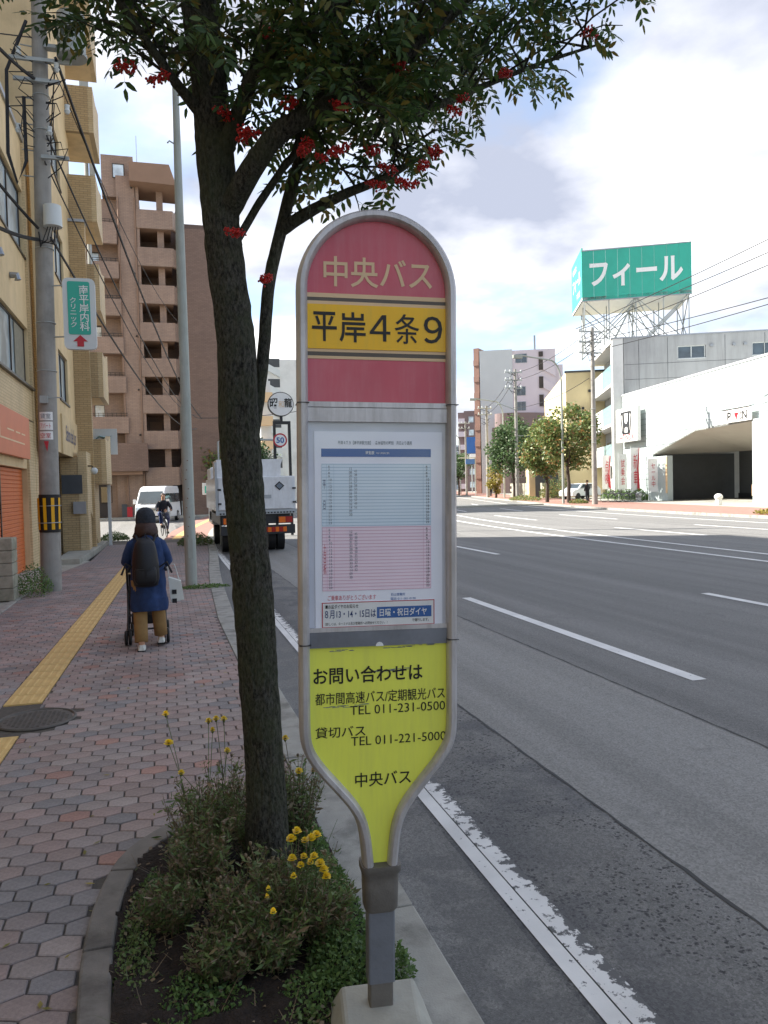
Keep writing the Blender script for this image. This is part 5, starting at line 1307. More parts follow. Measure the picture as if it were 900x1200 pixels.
for s_ in (-1, 1): MB().tube([(s_*.12, -.16, .9), (s_*.21, -.17, .96), (s_*.26, -.18, .84)], [.01, .012, .012], 6).build('strap_end', 'bag', bp, local=True)
MB().loft([[(x-.01, y-.265-d*.3, z) for x, y, _ in ell(0, 0, 0, w, d, 18)] for z, w, d in ((.74, .09, .03), (.78, .115, .045), (.88, .115, .045), (.93, .10, .03), (.95, .05, .02))]).build('front_pocket', 'bag', bp, local=True, smooth='full')
MB().tube([(-.02, -.2, 1.22), (0, -.17, 1.27), (.02, -.2, 1.22)], .008, 6).build('grab_loop', 'bag', bp, local=True)
MB().box(-.10, .08, -.325, -.318, .90, .906).build('zip', 'steel', bp, local=True); MB().ball((.0, -.25, 1.04), .012, seg=8, rings=5).build('badge', 'alu', bp, local=True)
tb = thing('tote_bag', (.11, 9.0, .55), "white canvas tote bag with dark squares hanging at the walking woman's right", 'bag')
mb = MB(); mb.add([(0, -.05, .62), (.135, -.04, .57), (.165, -.03, .36), (.02, -.04, .34), (0, .0, .63), (.135, 0, .58), (.165, .05, .36), (.02, .06, .34)], [(0, 3, 2, 1), (4, 5, 6, 7), (0, 1, 5, 4), (1, 2, 6, 5), (2, 3, 7, 6), (3, 0, 4, 7)])
mb.v = [(x-.10, y, z+.14-.55) for x, y, z in mb.v]; mb.build('bag_body', 'canvas', tb, local=True)
for z in (.40, .50): MB().box(-.065, -.015, -.052, -.045, z+.07-.55, z+.12-.55).build('dark_patch', 'bag', tb, local=True)
MB().tube([(-.09, -.02, .19), (-.11, .0, .36), (-.03, .0, .35), (.02, -.02, .16)], .006, 6).build('handle', 'canvas', tb, local=True)
st = thing('pushchair', (-.24, 9.30, 0), 'folding black pushchair in front of the walking woman', 'pushchair')
def wheel(parent, c, r, w=.02, double=True):
    for dx in ((-w*1.1, w*1.1) if double else (0,)):
        wo = MB().torus((c[0]+dx, c[1], c[2]), r*.8, r*.2, 'x', 22, 8).build('wheel', 'black', parent, local=True, smooth=True)
        mb = MB().tube([(c[0]+dx-.008, c[1], c[2]), (c[0]+dx+.008, c[1], c[2])], r*.25, 10)
        for k in range(5): a = 2*PI*k/5; mb.tube([(c[0]+dx, c[1], c[2]), (c[0]+dx, c[1]+r*.75*math.cos(a), c[2]+r*.75*math.sin(a))], .005, 5)
        mb.build('wheel_hub', 'steel', wo, local=True)
for s_ in (-1, 1):
    x = s_*.205
    MB().tube([(x*.95, -.12, .98), (x, -.05, .93), (x, .1, .62), (x, .38, .16)], .013, 8).build('frame_tube', 'blackpl', st, local=True)
    MB().tube([(x, .12, .60), (x, .04, .4), (x, -.16, .13)], .012, 8).build('frame_tube', 'blackpl', st, local=True)
    MB().tube([(x, -.10, .985), (x, -.17, .985)], .018, 8).build('grip', 'black', st, local=True)
    wheel(st, (x, -.18, .085), .085); wheel(st, (x, .42, .085), .085)
    MB().box(x-.02, x+.02, -.2, -.14, .13, .17).build('brake', 'blackpl', st, local=True)
MB().tube([(-.2, -.16, .17), (.2, -.16, .17)], .01, 6).build('axle', 'steel', st, local=True)
MB().tube([(-.2, -.12, .32), (.2, .12, .3)], .008, 6).build('cross_brace', 'steel', st, local=True); MB().tube([(.2, -.12, .32), (-.2, .12, .3)], .008, 6).build('cross_brace', 'steel', st, local=True)
MB().loft([[(x*1.0, y, z) for x, y, z in ((-.19, a, b), (.19, a, b), (.19, a+.03, b), (-.19, a+.03, b))] for a, b in ((.03, .78), (.08, .62), (.12, .42), (.2, .38), (.38, .40))]).build('seat', 'bag', st, local=True, smooth='full')
MB().box(-.17, .17, -.02, .3, .2, .33).build('basket', 'bag', st, local=True, bevel=.02)
MB().loft([[(.2*math.cos(a), .05+.05*i+.02, .72+.22*math.sin(a)*(1-.1*i)) for a in [PI*j/10 for j in range(11)]] for i in range(5)], caps=False).build('hood', 'bag', st, local=True, smooth='full')

# ------------------------------------------------------------------ bicycle builder, cyclist
def bicycle(loc, rz, label, group=None, basket=True):
    b = thing('bicycle', loc, label, 'bicycle', group, (0, 0, rz))
    for y in (-.52, .52):
        w_ = MB().torus((0, y, .33), .315, .017, 'x', 28, 6).build('wheel', 'black', b, local=True, smooth=True)
        mb = MB()
        for k in range(14): a = 2*PI*k/14; mb.tube([(0, y, .33), (0, y+.3*math.cos(a), .33+.3*math.sin(a))], .0022, 3, caps=False)
        mb.tube([(-.04, y, .33), (.04, y, .33)], .02, 8); mb.build('spokes', 'alu', w_, local=True)
        MB().tube([(0, y+.345*math.cos(a), .33+.345*math.sin(a)) for a in [PI*j/8 for j in range(1, 8)]], .014, 5, flat_=2).build('mudguard', 'alu', b, local=True)
    fm = MB(); A, B_, C_, D_ = (0, -.05, .3), (0, -.18, .72), (0, .33, .72), (0, .36, .6)
    for p, q in ((A, B_), (A, D_), (B_, (0, .34, .66)), (A, (0, -.52, .33)), (B_, (0, -.52, .33)), (D_, (0, .52, .33)), (D_, (0, .31, .86))): fm.tube([p, q], .015, 8)
    fm.build('frame', 'steel', b, local=True, smooth=True)
    MB().tube([(-.27, .18, .98), (-.25, .26, 1.0), (-.08, .31, .92), (.08, .31, .92), (.25, .26, 1.0), (.27, .18, .98)], .012, 8).build('handlebar', 'alu', b, local=True, smooth=True)
    MB().loft([[(-.04, .05, .84), (.04, .05, .84), (.03, .05, .80), (-.03, .05, .80)], [(-.11, -.2, .85), (.11, -.2, .85), (.08, -.2, .79), (-.08, -.2, .79)], [(-.08, -.3, .86), (.08, -.3, .86), (.05, -.3, .8), (-.05, -.3, .8)]]).build('saddle', 'black', b, local=True)
    MB().tube([B_, (0, -.2, .8)], .012, 6).build('seat_post', 'alu', b, local=True)
    MB().tube([(-.09, -.05, .13), (-.05, -.05, .13), (-.04, -.05, .3), (.04, -.05, .3), (.05, -.05, .47), (.1, -.05, .47)], .01, 6).build('crank', 'steel', b, local=True)
    if basket: 
        mb = MB()
        for i in range(6): z = .74+i*.045; h = .12+.01*i; mb.tube([(-h, .38, z), (h, .38, z), (h, .62, z), (-h, .62, z), (-h, .38, z)], .004, 4)
        for x in [-.15+.05*i for i in range(7)]: mb.tube([(x*.8, .62, .74), (x, .62, .97)], .004, 4); mb.tube([(x*.8, .38, .74), (x, .38, .97)], .004, 4)
        mb.build('basket', 'steel', b, local=True)
    return b
bicycle((-.05, 31.2, -.03), PI+.15, 'bicycle ridden towards the camera on the pavement beyond the woman', basket=True)
cy_ = thing('person', (-.05, 31.2, -.03), 'cyclist in dark clothes riding towards the camera beyond the walking woman', 'person', rot=(0, 0, PI+.15))
cb2 = [((0, -.22, .92), .12), ((0, -.16, 1.10), .12), ((0, -.08, 1.30), .12), ((0, -.03, 1.41), .05), ((0, .0, 1.49), .075), ((0, .01, 1.58), .082),
       ((-.10, -.15, .86), .09), ((-.12, .16, .72), .065), ((-.11, .0, .30), .045), ((-.11, .1, .2), .04), ((.10, -.15, .86), .09), ((.12, .14, .92), .065), ((.11, .06, .52), .045), ((.11, .16, .44), .04),
       ((-.18, -.08, 1.32), .06), ((-.26, .02, 1.12), .045), ((-.25, .20, 1.02), .035), ((.18, -.08, 1.32), .06), ((.26, .02, 1.12), .045), ((.25, .20, 1.02), .035)]
skin_obj('body', cb2, [(0, 1), (1, 2), (2, 3), (3, 4), (4, 5), (0, 6), (6, 7), (7, 8), (8, 9), (0, 10), (10, 11), (11, 12), (12, 13), (2, 14), (14, 15), (15, 16), (2, 17), (17, 18), (18, 19)], 'skin', cy_, 1)
MB().loft([ell(0, -.22, .88, .17, .13, 18), ell(0, -.18, 1.05, .18, .13, 18, .02), ell(0, -.10, 1.25, .20, .14, 18, .02), ell(0, -.06, 1.36, .16, .11, 18), ell(0, -.04, 1.42, .07, .07, 18)]).build('jacket', 'knit', cy_, local=True, smooth='full')
for s_ in (-1, 1):
    MB().tube([(s_*.15, -.08, 1.34), (s_*.24, -.02, 1.2), (s_*.28, .04, 1.1), (s_*.26, .17, 1.03)], [.075, .068, .058, .045], 10).build('sleeve', 'knit', cy_, local=True, smooth=True)
MB().tube([(-.1, -.18, .88), (-.125, .17, .72), (-.11, .0, .3)], [.11, .085, .06], 10).build('trouser_leg', 'navyprint', cy_, local=True, smooth=True)
MB().tube([(.1, -.18, .88), (.125, .15, .92), (.11, .06, .5)], [.11, .085, .06], 10).build('trouser_leg', 'navyprint', cy_, local=True, smooth=True)
MB().ball((0, -.015, 1.60), .098, (1, 1, .95), 14, 8).build('hair', 'hair', cy_, local=True, smooth=True)
MB().ball((0, .035, 1.565), .075, (.9, .9, 1.15), 12, 8).build('face', 'skin', cy_, local=True, smooth=True)
for s_ in (-1, 1): MB().box(s_*.11-.04, s_*.11+.04, .0 if s_ < 0 else .06, .2 if s_ < 0 else .26, .12 if s_ < 0 else .36, .2 if s_ < 0 else .44).build('shoe', 'black', cy_, local=True)

# ------------------------------------------------------------------ brown apartment block across the side street
bb = thing('apartment_block', (0, 58, 0), 'tall brown tiled apartment block with stair balconies behind the white van', 'building')
FR = (-14, 58, 1, 0); XU = lambda x: x+14
MB().box(-14, -3.0, 59.4, 72, -.1, 22.6).build('rear_wing', 'brown', bb)
MB().box(-3.9, -2.3, 58.9, 72, -.1, 22.6).build('wall', 'brown', bb)
MB().fbox(FR, XU(-2.55), XU(-1.25), -3, 0, -.1, 24.0).build('pier', 'brown', bb)
MB().box(-3.5, -1.35, 58.3, 66, 22.6, 25.5).build('penthouse', 'brown', bb)
window(bb, FR, XU(-2.75), XU(-1.95), 23.9, 24.9, -.28, 1, 'frame', 'glassbright', sill=False)
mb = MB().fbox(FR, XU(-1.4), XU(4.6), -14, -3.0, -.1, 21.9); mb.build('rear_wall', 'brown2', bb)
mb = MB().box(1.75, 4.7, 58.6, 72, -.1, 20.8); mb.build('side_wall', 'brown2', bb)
MB().extr([(-1.6, 23.3), (-1.6, 24.6), (1.1, 24.6), (1.55, 23.2)], 56.9, 60.6).build('canopy_roof', 'brownroof', bb)
MB().box(-1.3, -1.05, 58.0, 62.2, 0, 23.3).build('stair_side_wall', 'brown', bb)
MB().box(.15, .6, 58.5, 59.1, 0, 23.3).build('column', 'brown', bb)
zt = [21.72, 19.08, 16.43, 13.78, 11.24, 8.63, 6.08, 3.46]
for i, z in enumerate(zt):
    xl = -1.25 if i < 7 else -1.2
    b_ = MB().box(xl, 1.15-.02*i, 57.9, 58.1, z-1.3, z).build('balcony', 'brown', bb)
    mb = MB(); F = (1.13-.02*i, 57.9, 0, 1); F = (F[0], F[1], .32, .947)
    mb.extr([(0, z-1.3), (2.0, z-1.1), (2.0, z+1.2), (1.3, z+.35), (0.9, z), (0, z)], -.1, .12, F); mb.build('side_panel', 'brown', b_)
    MB().box(xl, 1.1, 58.1, 62.2, z-1.3, z-1.1).build('slab', 'brownroof', b_)
    if i < 7: MB().fbox(FR, XU(-.85), XU(.0), -2.99, -2.93, z-1.1-.0, z+.9).build('door', 'brownroof', b_)
# left bay balconies with windows
for i, z in enumerate((20.9, 18.19, 15.6, 12.95, 10.2, 7.36)):
    xl = -4.9
    b_ = MB().box(xl, -2.60+.07*i, 57.7, 58.0, z-1.75 if i == 0 else z-1.45, z-.3).build('balcony', 'brown', bb)
    MB().box(xl, -2.62+.07*i, 58.0, 59.4, z-1.45, z-1.3).build('slab', 'brownroof', b_)
    mb = MB()
    for q in (z-.02, z-.16): mb.box(xl, -2.65+.07*i, 57.82, 57.86, q-.03, q)
    for k in range(8): mb.box(xl+.05+k*.3, xl+.08+k*.3, 57.83, 57.85, z-.3, z)
    mb.build('rail', 'frame', b_)
    w_ = MB().fbox(FR, XU(-4.6), XU(-3.2), -1.42, -1.3, z-1.3, z+.75).build('window', 'frame', b_)
    for k in (0, 1): MB().fbox(FR, XU(-4.55+k*.7), XU(-3.95+k*.7), -1.3, -1.28, z-1.2, z+.65).build('pane', 'glassbright', w_)
for z in (18.19, 12.95, 7.36):
    ac = MB().box(-3.35, -2.75, 58.2, 58.6, z-1.3, z-.55).build('air_conditioner', 'offwhite', bb); MB().tube([(-3.05, 58.18, z-.92), (-3.05, 58.2, z-.92)], .25, 16).build('fan_grille', 'graytile', ac)
for x_ in (-2.45, -1.32): MB().tube([(x_, 57.9, 0), (x_, 57.9, 22.5)], .05, 6).build('drain_pipe', 'brownroof', bb)
MB().box(-7, -1.0, 56.6, 59.2, 3.2, 5.15).build('entrance_canopy', 'brown2', bb)
MB().box(-5.6, -1.4, 56.9, 59, 2.95, 3.2).build('canopy_soffit', 'brownroof', bb)
MB().box(-3.2, -1.7, 58.3, 59.4, 0, 3.0).build('entrance_pier', 'brown', bb)
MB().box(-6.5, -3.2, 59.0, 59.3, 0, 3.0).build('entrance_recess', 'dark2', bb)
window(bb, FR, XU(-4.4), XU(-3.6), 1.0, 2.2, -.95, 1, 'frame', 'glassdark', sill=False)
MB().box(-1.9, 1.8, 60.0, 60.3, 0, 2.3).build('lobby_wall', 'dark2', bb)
MB().tube([(-1.1, 59.5, 22.6), (-1.1, 59.5, 27.5)], .02, 5).build('aerial', 'galv', bb)
for z in (24, 18, 13.6, 9.8, 6.6): MB().ball((-1.5, 57.95, z-.8), .07, seg=8, rings=6).build('wall_lamp', 'frame', bb)
for i, s in enumerate(((-2.9, .9), (-2.55, .7))): tg(MB().box(s[0], s[0]+.35, 57.2, 57.7, 0, s[1]).build('bin', 'red' if i else 'graytile'), ('small dark red box' if i else 'small grey box')+' standing by the entrance pier of the brown block', 'box')
tg(MB().tube([(1.2, 57.0, -.1), (1.2, 57.0, 1.0), (1.9, 56.6, 1.0), (1.9, 56.6, -.1)], .03, 6).build('handrail', 'galv'), 'thin grey handrail beside the white van', 'handrail')

# van
vn = thing('van', (-.35, 50.2, -.14), 'white high roof van parked facing the camera before the brown apartment block', 'van', rot=(0, 0, R(-13)))
def car_body(prof_, w, taper=.86, zt=1.0):
    # side outline (y,z) -> rings across the width, narrowed above the belt line
    rings = []
    for s_, k in ((-1, .0), (-1, .04), (1, .04), (1, .0)):
        rings.append([(s_*(w/2-k*.0)*(1 if z < zt else 1-(1-taper)*(z-zt)/1.2), y, z) for y, z in prof_])
    return MB().loft([rings[0], rings[3]])
vp = [(-2.3, .3), (-2.36, .55), (-2.32, .95), (-2.12, 1.14), (-1.62, 1.92), (-1.35, 2.12), (-.9, 2.2), (2.1, 2.2), (2.3, 2.0), (2.36, .4), (2.3, .28)]
car_body(vp, 1.72).build('body', 'carwhite', vn, local=True, bevel=.05)
mb = MB(); mb.add([(-.74, -2.15, 1.17), (.74, -2.15, 1.17), (.66, -1.68, 1.88), (-.66, -1.68, 1.88)], [(0, 1, 2, 3)]); mb.build('windscreen', 'carglass', vn, local=True)
for s_ in (-1, 1):
    mb = MB()
    for a, b in ((-1.75, -.75), (-.65, .7), (.8, 2.05)): mb.add([(s_*.862, a+(.0 if a > -1 else -.25), 1.2), (s_*.862, b, 1.2), (s_*.815, b, 1.75), (s_*.815, a+(.0 if a > -1 else .1), 1.75)], [(0, 1, 2, 3)])
    mb.build('side_window', 'carglass', vn, local=True)
    for y in (-1.55, 1.4):
        wo = MB().tube([(s_*.70, y, .33), (s_*.87, y, .33)], .33, 20).build('wheel', 'black', vn, local=True, smooth=True); MB().tube([(s_*.86, y, .33), (s_*.88, y, .33)], .2, 14).build('hub_cap', 'alu', wo, local=True)
    MB().add([(s_*.82, -2.36, .72), (s_*.52, -2.40, .70), (s_*.54, -2.36, .93), (s_*.80, -2.28, 1.0)], [(0, 1, 2, 3)]).build('headlight', 'glassbright', vn, local=True)
    MB().box(s_*.98-.09, s_*.98+.09, -1.9, -1.8, 1.15, 1.42).build('mirror', 'carwhite', vn, local=True, bevel=.02)
gr = MB().box(-.5, .5, -2.42, -2.36, .74, .90).build('grille', 'alu', vn, local=True); MB().box(-.45, .45, -2.43, -2.42, .78, .81).build('grille_slot', 'blackpl', gr, local=True)
MB().box(-.84, .84, -2.46, -2.34, .3, .52).build('bumper', 'carwhite', vn, local=True, bevel=.03); MB().box(-.55, .55, -2.468, -2.458, .33, .44).build('air_intake', 'blackpl', vn, local=True)
MB().box(-.17, .17, -2.475, -2.465, .46, .58).build('number_plate', 'whiteprint', vn, local=True)

# small far road sign seen left of the trunk
fs = thing('roadside_sign', (2.1, 41, 0), 'small white and green roadside board at the left of the tree trunk', 'sign')
MB().cyl(2.3, 41, -.1, 2.3, .03, 8).build('post', 'galv', fs); MB().box(1.9, 2.3, 40.95, 41.0, 1.5, 2.1).build('board', 'white', fs, bevel=.01); MB().box(2.02, 2.18, 40.93, 40.95, 1.58, 1.95).build('green_print', 'green', fs)

# ------------------------------------------------------------------ truck (rear view)
tk_ = thing('truck', (2.55, 22.3, RZ), 'white box truck parked at the kerb seen from the rear behind the tree trunk', 'truck')
MB().box(1.40, 3.66, 22.3, 27.5, 1.12, 2.08).build('cargo_body', 'carwhite', tk_, bevel=.02)
mb = MB(); mb.box(1.40, 3.66, 22.25, 22.3, 1.0, 1.12); mb.box(1.38, 1.44, 22.22, 22.3, 1.0, 2.5); mb.build('rear_frame', 'alu', tk_)
up_ = MB().extr([(1.45, 2.08), (2.78+.0, 2.08), (3.28, 2.08), (3.28, 2.42), (3.34, 2.58), (1.45, 2.58)], 22.5, 24.2).build('upper_box', 'carwhite', tk_)
MB().box(1.5, 3.56, 26.6, 28.4, .55, 2.5).build('cab', 'carwhite', tk_, bevel=.08)
MB().box(1.5, 3.5, 22.4, 27.6, .72, 1.0).build('chassis', 'steel', tk_)
for x0_ in (1.45, 2.52): MB().box(x0_+.02, x0_+1.04, 22.25, 22.30, 1.15, 2.05).build('tailgate', 'carwhite', tk_)
for x_ in (1.44, 2.5, 3.56): 
    for z_ in (1.3, 1.7): MB().box(x_, x_+.1, 22.22, 22.25, z_, z_+.05).build('hinge', 'steel', tk_)
em = MB().extr([(3.05, 1.80), (3.19, 1.93), (3.33, 1.80), (3.19, 1.67)], 22.235, 22.25).build('diamond_placard', 'blackprint', tk_)
MB().extr([(3.09, 1.80), (3.19, 1.89), (3.29, 1.80), (3.19, 1.71)], 22.23, 22.235).build('placard_print', 'greyprint', em)
mb = MB()
for k in range(24): mb.box(1.48+k*.09, 1.53+k*.09, 22.23, 22.25, 1.02, 1.06)
mb.build('rope_hook', 'steel', tk_)
for s_, x_ in ((-1, 1.55), (1, 3.12)):
    lc = MB().box(x_, x_+.44, 22.28, 22.36, .72, .93).build('tail_lamp', 'steel', tk_)
    MB().box(x_+.03, x_+.22, 22.26, 22.28, .74, .91).build('amber_lens', 'lampor', lc); MB().box(x_+.23, x_+.42, 22.26, 22.28, .74, .91).build('red_lens', 'lampred', lc)
bu = MB().box(1.50, 3.62, 22.3, 22.42, .42, .68).build('under_run_bar', 'steel', tk_)
for k in range(8): MB().box(2.50+k*.11, 2.60+k*.11, 22.28, 22.30, .48, .62).build('reflector', 'lampor' if k % 2 else 'lampred', bu)
for x_ in (1.6, 1.86, 2.95, 3.22): 
    w_ = MB().tube([(x_, 23.5, RZ+.36), (x_+.22, 23.5, RZ+.36)], .36, 24).build('wheel', 'black', tk_, smooth=True); MB().tube([(x_-.005, 23.5, RZ+.36), (x_+.225, 23.5, RZ+.36)], .18, 14).build('wheel_hub', 'steel', w_)
for x_ in (1.6, 3.2): MB().tube([(x_, 27.2, RZ+.36), (x_+.25, 27.2, RZ+.36)], .36, 20).build('wheel', 'black', tk_, smooth=True)
MB().box(2.6, 2.95, 22.24, 22.26, 1.45, 1.55).build('plate', 'alu', tk_)

# oval shop sign and speed limit sign over the far end of the kerb
ov = thing('shop_sign', (4.45, 30, 0), 'white oval shop sign on a black bracket, between tree trunk and bus stop sign', 'sign')
e_ = [(4.44+.50*math.cos(2*PI*i/36), 4.97+.47*math.sin(2*PI*i/36)) for i in range(36)]
MB().extr(e_, 29.9, 30.1).build('oval_rim', 'blackprint', ov); e2 = [(4.44+.47*math.cos(2*PI*i/36), 4.97+.44*math.sin(2*PI*i/36)) for i in range(36)]
MB().extr(e2, 29.88, 29.9).build('oval_face', 'whiteprint', ov)
text('昭', 'blackprint', ov, 4.16, 5.0, .30, .38, 29.87, .02, local=False); text('和', 'tanprint', ov, 4.45, 4.96, .22, .26, 29.87, .0, local=False); text('龍', 'blackprint', ov, 4.72, 5.02, .30, .36, 29.87, .02, local=False)
mb = MB(); mb.box(4.40, 4.50, 29.95, 30.05, 4.30, 4.52); mb.box(4.12, 4.80, 29.94, 30.06, 4.20, 4.32); mb.box(4.12, 4.22, 29.94, 30.06, -.1, 4.2); mb.box(4.70, 4.80, 29.94, 30.06, -.1, 4.2); mb.build('bracket', 'blackpl', ov)
sp_ = thing('speed_limit_sign', (3.8, 26, 0), 'round red rimmed speed limit sign reading 50 below the oval sign', 'road sign')
for r_, mt_, y_ in ((.235, 'red', 26), (.185, 'whiteprint', 25.99)): MB().tube([(3.80, y_-.01, 3.34), (3.80, y_, 3.34)], r_, 32).build('disc' if r_ > .2 else 'disc_face', mt_, sp_)
text('50', 'blue', sp_, 3.80, 3.34, .26, .19, 25.965, .02, local=False)
MB().tube([(3.8, 26.02, 3.34), (2.0, 26.02, 3.42), (1.75, 26.02, 3.3), (1.75, 26.02, -.1)], .03, 8).build('sign_arm', 'galv', sp_)

# ------------------------------------------------------------------ far side: pavement, kerb
fl = lambda y: 24.6+xo(y); ysr = [y for y in range(-10, 60, 3)]+list(range(60, 200, 8))
MB().prism([(fl(y)+.16, y) for y in ysr]+[(fl(y)+60, y) for y in ysr[::-1]], RZ-.1, -.012).build('far_lot', 'conc', kind='structure')
MB().prism([(fl(y)+.16, y) for y in ysr]+[(fl(y)+6.0, y) for y in ysr[::-1]], RZ-.05, -.004).build('far_pavement', 'redpv', kind='structure')
fk = thing('far_kerb', (0, 0, 0), 'x', 'x'); del fk['label'], fk['category']; fk['kind'] = 'structure'
y = 10
while y < 110:
    MB().prism([(fl(y), y), (fl(y)+.15, y), (fl(y+1.99)+.15, y+1.99), (fl(y+1.99), y+1.99)], RZ-.05, .004).build('kerb_stone', 'kerb', fk); y += 2
def hedge(cx, cy, rx, ry, h, n, label, mat='marifol', seed=0): return tg(leaf_clump('shrub', cx, cy, rx, ry, h, n, mat, (.08, .18), seed), label, 'shrub')
hedge(26.0, 27.8, .5, 1.6, .28, 900, 'strip of yellow green grass on the far pavement at the right edge', 'fyellow', 1)
hedge(30.3, 52.6, .6, .9, .3, 700, 'orange green flower bed round the foot of the far lamp post', 'fautumn', 2)
hedge(32.4, 66.0, .8, 3.0, .5, 1200, 'orange flower bed at the foot of the far trees', 'fautumn', 3)
for i, u in enumerate((-1.2, 1.2, 3.2, 5.0)):
    x, y = 38.82-.166*u-.7, 59.98-.986*u; hedge(x, y, .6, .9, .95, 900, ('green planter shrub below the flags, leftmost of four', 'green planter shrub below the flags, second from the left', 'green planter shrub below the flags, third from the left', 'green planter shrub beside the white pillar, rightmost of four')[i], 'weed', 10+i)
    if i > 1: pass

# ------------------------------------------------------------------ white dealer building
HB = thing('car_dealer_building', (37.5, 50, 0), 'bright white car dealer building with an open parking bay at the right edge', 'building')
FH = (38.82, 59.98, -.166, -.986)
mb = MB(); mb.extr([(-1.3, 0), (6.05, 0), (6.05, 3.62), (12.86, 5.06), (21.48, 5.2), (34, 5.2), (34, 8.97), (-1.3, 8.93)], -.0, .35, FH)
mb.build('wall', 'dealer', HB)
mb = MB()
for z in [1.2+.45*i for i in range(17)]:
    u0 = -1.28
    u1 = 33.9 if z > 5.25 else (6.0 if z < 3.6 else 6.05+(z-3.62)*4.7)
    mb.fbox(FH, u0, u1, 0, .012, z, z+.03)
mb.build('siding_joint', 'djoint', HB)
for u in (6.2, 8.4, 16.9): MB().fbox(FH, u, u+.05, .0, .018, 5.25, 8.9).build('vertical_joint', 'djoint', HB)
MB().fbox(FH, -1.35, 34.1, -.05, .06, 8.97, 9.1).build('coping', 'white', HB)
MB().fbox(FH, -1.3, 34, -22, -.36, 5.3, 8.9).build('upper_storey', 'offwhite', HB)
MB().fbox(FH, -1.3, 6.0, -22, -.36, 0, 5.3).build('showroom', 'offwhite', HB)
mb = MB().fbox(FH, 6.0, 9.2, -.1, .35, 0, 3.45); mb.build('pillar', 'dealer', HB)
MB().fbox(FH, 6.0, 6.3, -6.8, -.1, 0, 3.6).build('bay_side_wall', 'graytile', HB)
MB().fbox(FH, 9.0, 9.24, .35, .40, .6, 3.4).build('yellow_edge', 'tanprint', HB)
# sloping soffit under the canopy
def FP(F, u, d, z): ox, oy, ux, uy = F; return (ox+u*ux+d*uy, oy+u*uy-d*ux, z)
mb = MB(); a = [FP(FH, 6.05, .0, 3.62), FP(FH, 12.86, .0, 5.06), FP(FH, 21.48, 0, 5.2), FP(FH, 34, 0, 5.2), FP(FH, 34, -6.5, 3.7), FP(FH, 8.2, -6.5, 3.7)]
b = [(x, y, z+.12) for x, y, z in a]; n = 6
mb.add(a+b, [(0, 1, 5), (1, 2, 5), (2, 4, 5), (2, 3, 4), (6, 11, 7), (7, 11, 8), (8, 11, 10), (8, 10, 9)]+[(i, (i+1) % n, (i+1) % n+n, i+n) for i in range(n)]); mb.build('canopy_soffit', 'soffit', HB)
bk_ = MB().fbox(FH, 7.5, 26.5, -6.8, -6.5, 0, 3.8).build('bay_back_wall', 'graytile', HB)
sl0 = None
for k in range(14):
    if sl0 is None: sl0 = MB().fbox(FH, 8.0, 26.4, -6.5, -6.47, .45, .45+.2).build('siding_board', 'graytile', HB)
    else: o = sl0.copy(); COL.objects.link(o); o.parent = HB; o.location = (0, 0, k*.235)
MB().fbox(FH, 7.5, 26.5, -6.47, -6.4, 0, .42).build('plinth', 'steel', HB)
MB().fbox(FH, 19.0, 19.5, -6.45, -5.6, 0, 3.75).build('bay_column', 'graytile', HB)
MB().fbox(FH, 20.3, 26, -.4, .3, 0, 5.25).build('pillar', 'dealer', HB); MB().fbox(FH, 20.28, 26, .3, .34, .5, 1.2).build('yellow_kick_band', 'tanprint', HB)
hs_ = MB().fbox(FH, .55, 4.75, .35, .65, 4.9, 7.75).build('logo_board', 'whiteprint', HB)
def fpoly(poly, d0, d1, F): return MB().extr(poly, -d1, -d0, F)
c_u, c_z = 2.6, 6.5
outer_ = [(c_u-1.05, c_z+.95), (c_u+1.05, c_z+.95), (c_u+.82, c_z-.9), (c_u-.82, c_z-.9)]
ring = MB()
oo = [(c_u-.95, c_z+.95), (c_u+.95, c_z+.95), (c_u+1.1, c_z+.75), (c_u+.85, c_z-.75), (c_u+.65, c_z-.95), (c_u-.65, c_z-.95), (c_u-.85, c_z-.75), (c_u-1.1, c_z+.75)]
ii = [(c_u+(x-c_u)*.86, c_z+(z-c_z)*.86) for x, z in oo]
for i in range(8):
    j = (i+1) % 8; fpoly([oo[i], oo[j], ii[j], ii[i]], .65, .69, FH); q = fpoly([oo[i], oo[j], ii[j], ii[i]], .65, .69, FH); ring.add(q.v, q.f)
for poly in ([(c_u-.72, c_z+.8), (c_u-.42, c_z+.8), (c_u-.32, c_z+.1), (c_u-.1, c_z-.1), (c_u-.1, c_z-.32), (c_u-.3, c_z-.4), (c_u-.34, c_z-.8), (c_u-.58, c_z-.8)],
             [(c_u+.72, c_z+.8), (c_u+.42, c_z+.8), (c_u+.32, c_z+.1), (c_u+.1, c_z-.1), (c_u+.1, c_z-.32), (c_u+.3, c_z-.4), (c_u+.34, c_z-.8), (c_u+.58, c_z-.8)], [(c_u-.12, c_z-.08), (c_u+.12, c_z-.08), (c_u+.12, c_z-.34), (c_u-.12, c_z-.34)]):
    q = fpoly(poly, .65, .69, FH); ring.add(q.v, q.f)
ring.build('logo_emblem', 'steel', hs_)
text('HONDA', 'red', hs_, c_u+.1, 5.28, 2.9, .5, .66, .02, FH, local=False)
ps = MB().fbox(FH, 17.0, 20.4, .35, .42, 5.22, 6.05).build('parking_sign', 'whiteprint', HB); MB().fbox(FH, 16.95, 20.4, .42, .45, 6.05, 6.1).build('sign_edge', 'frame', ps)
text('P', 'blackprint', ps, 17.95, 5.6, .42, .6, .43, .02, FH, local=False); text('IN', 'blackprint', ps, 19.6, 5.6, .7, .55, .43, .02, FH, local=False); MB().extr([(18.55, 5.8), (19.0, 5.8), (18.78, 5.35)], -.45, -.42, FH).build('arrow', 'red', ps)
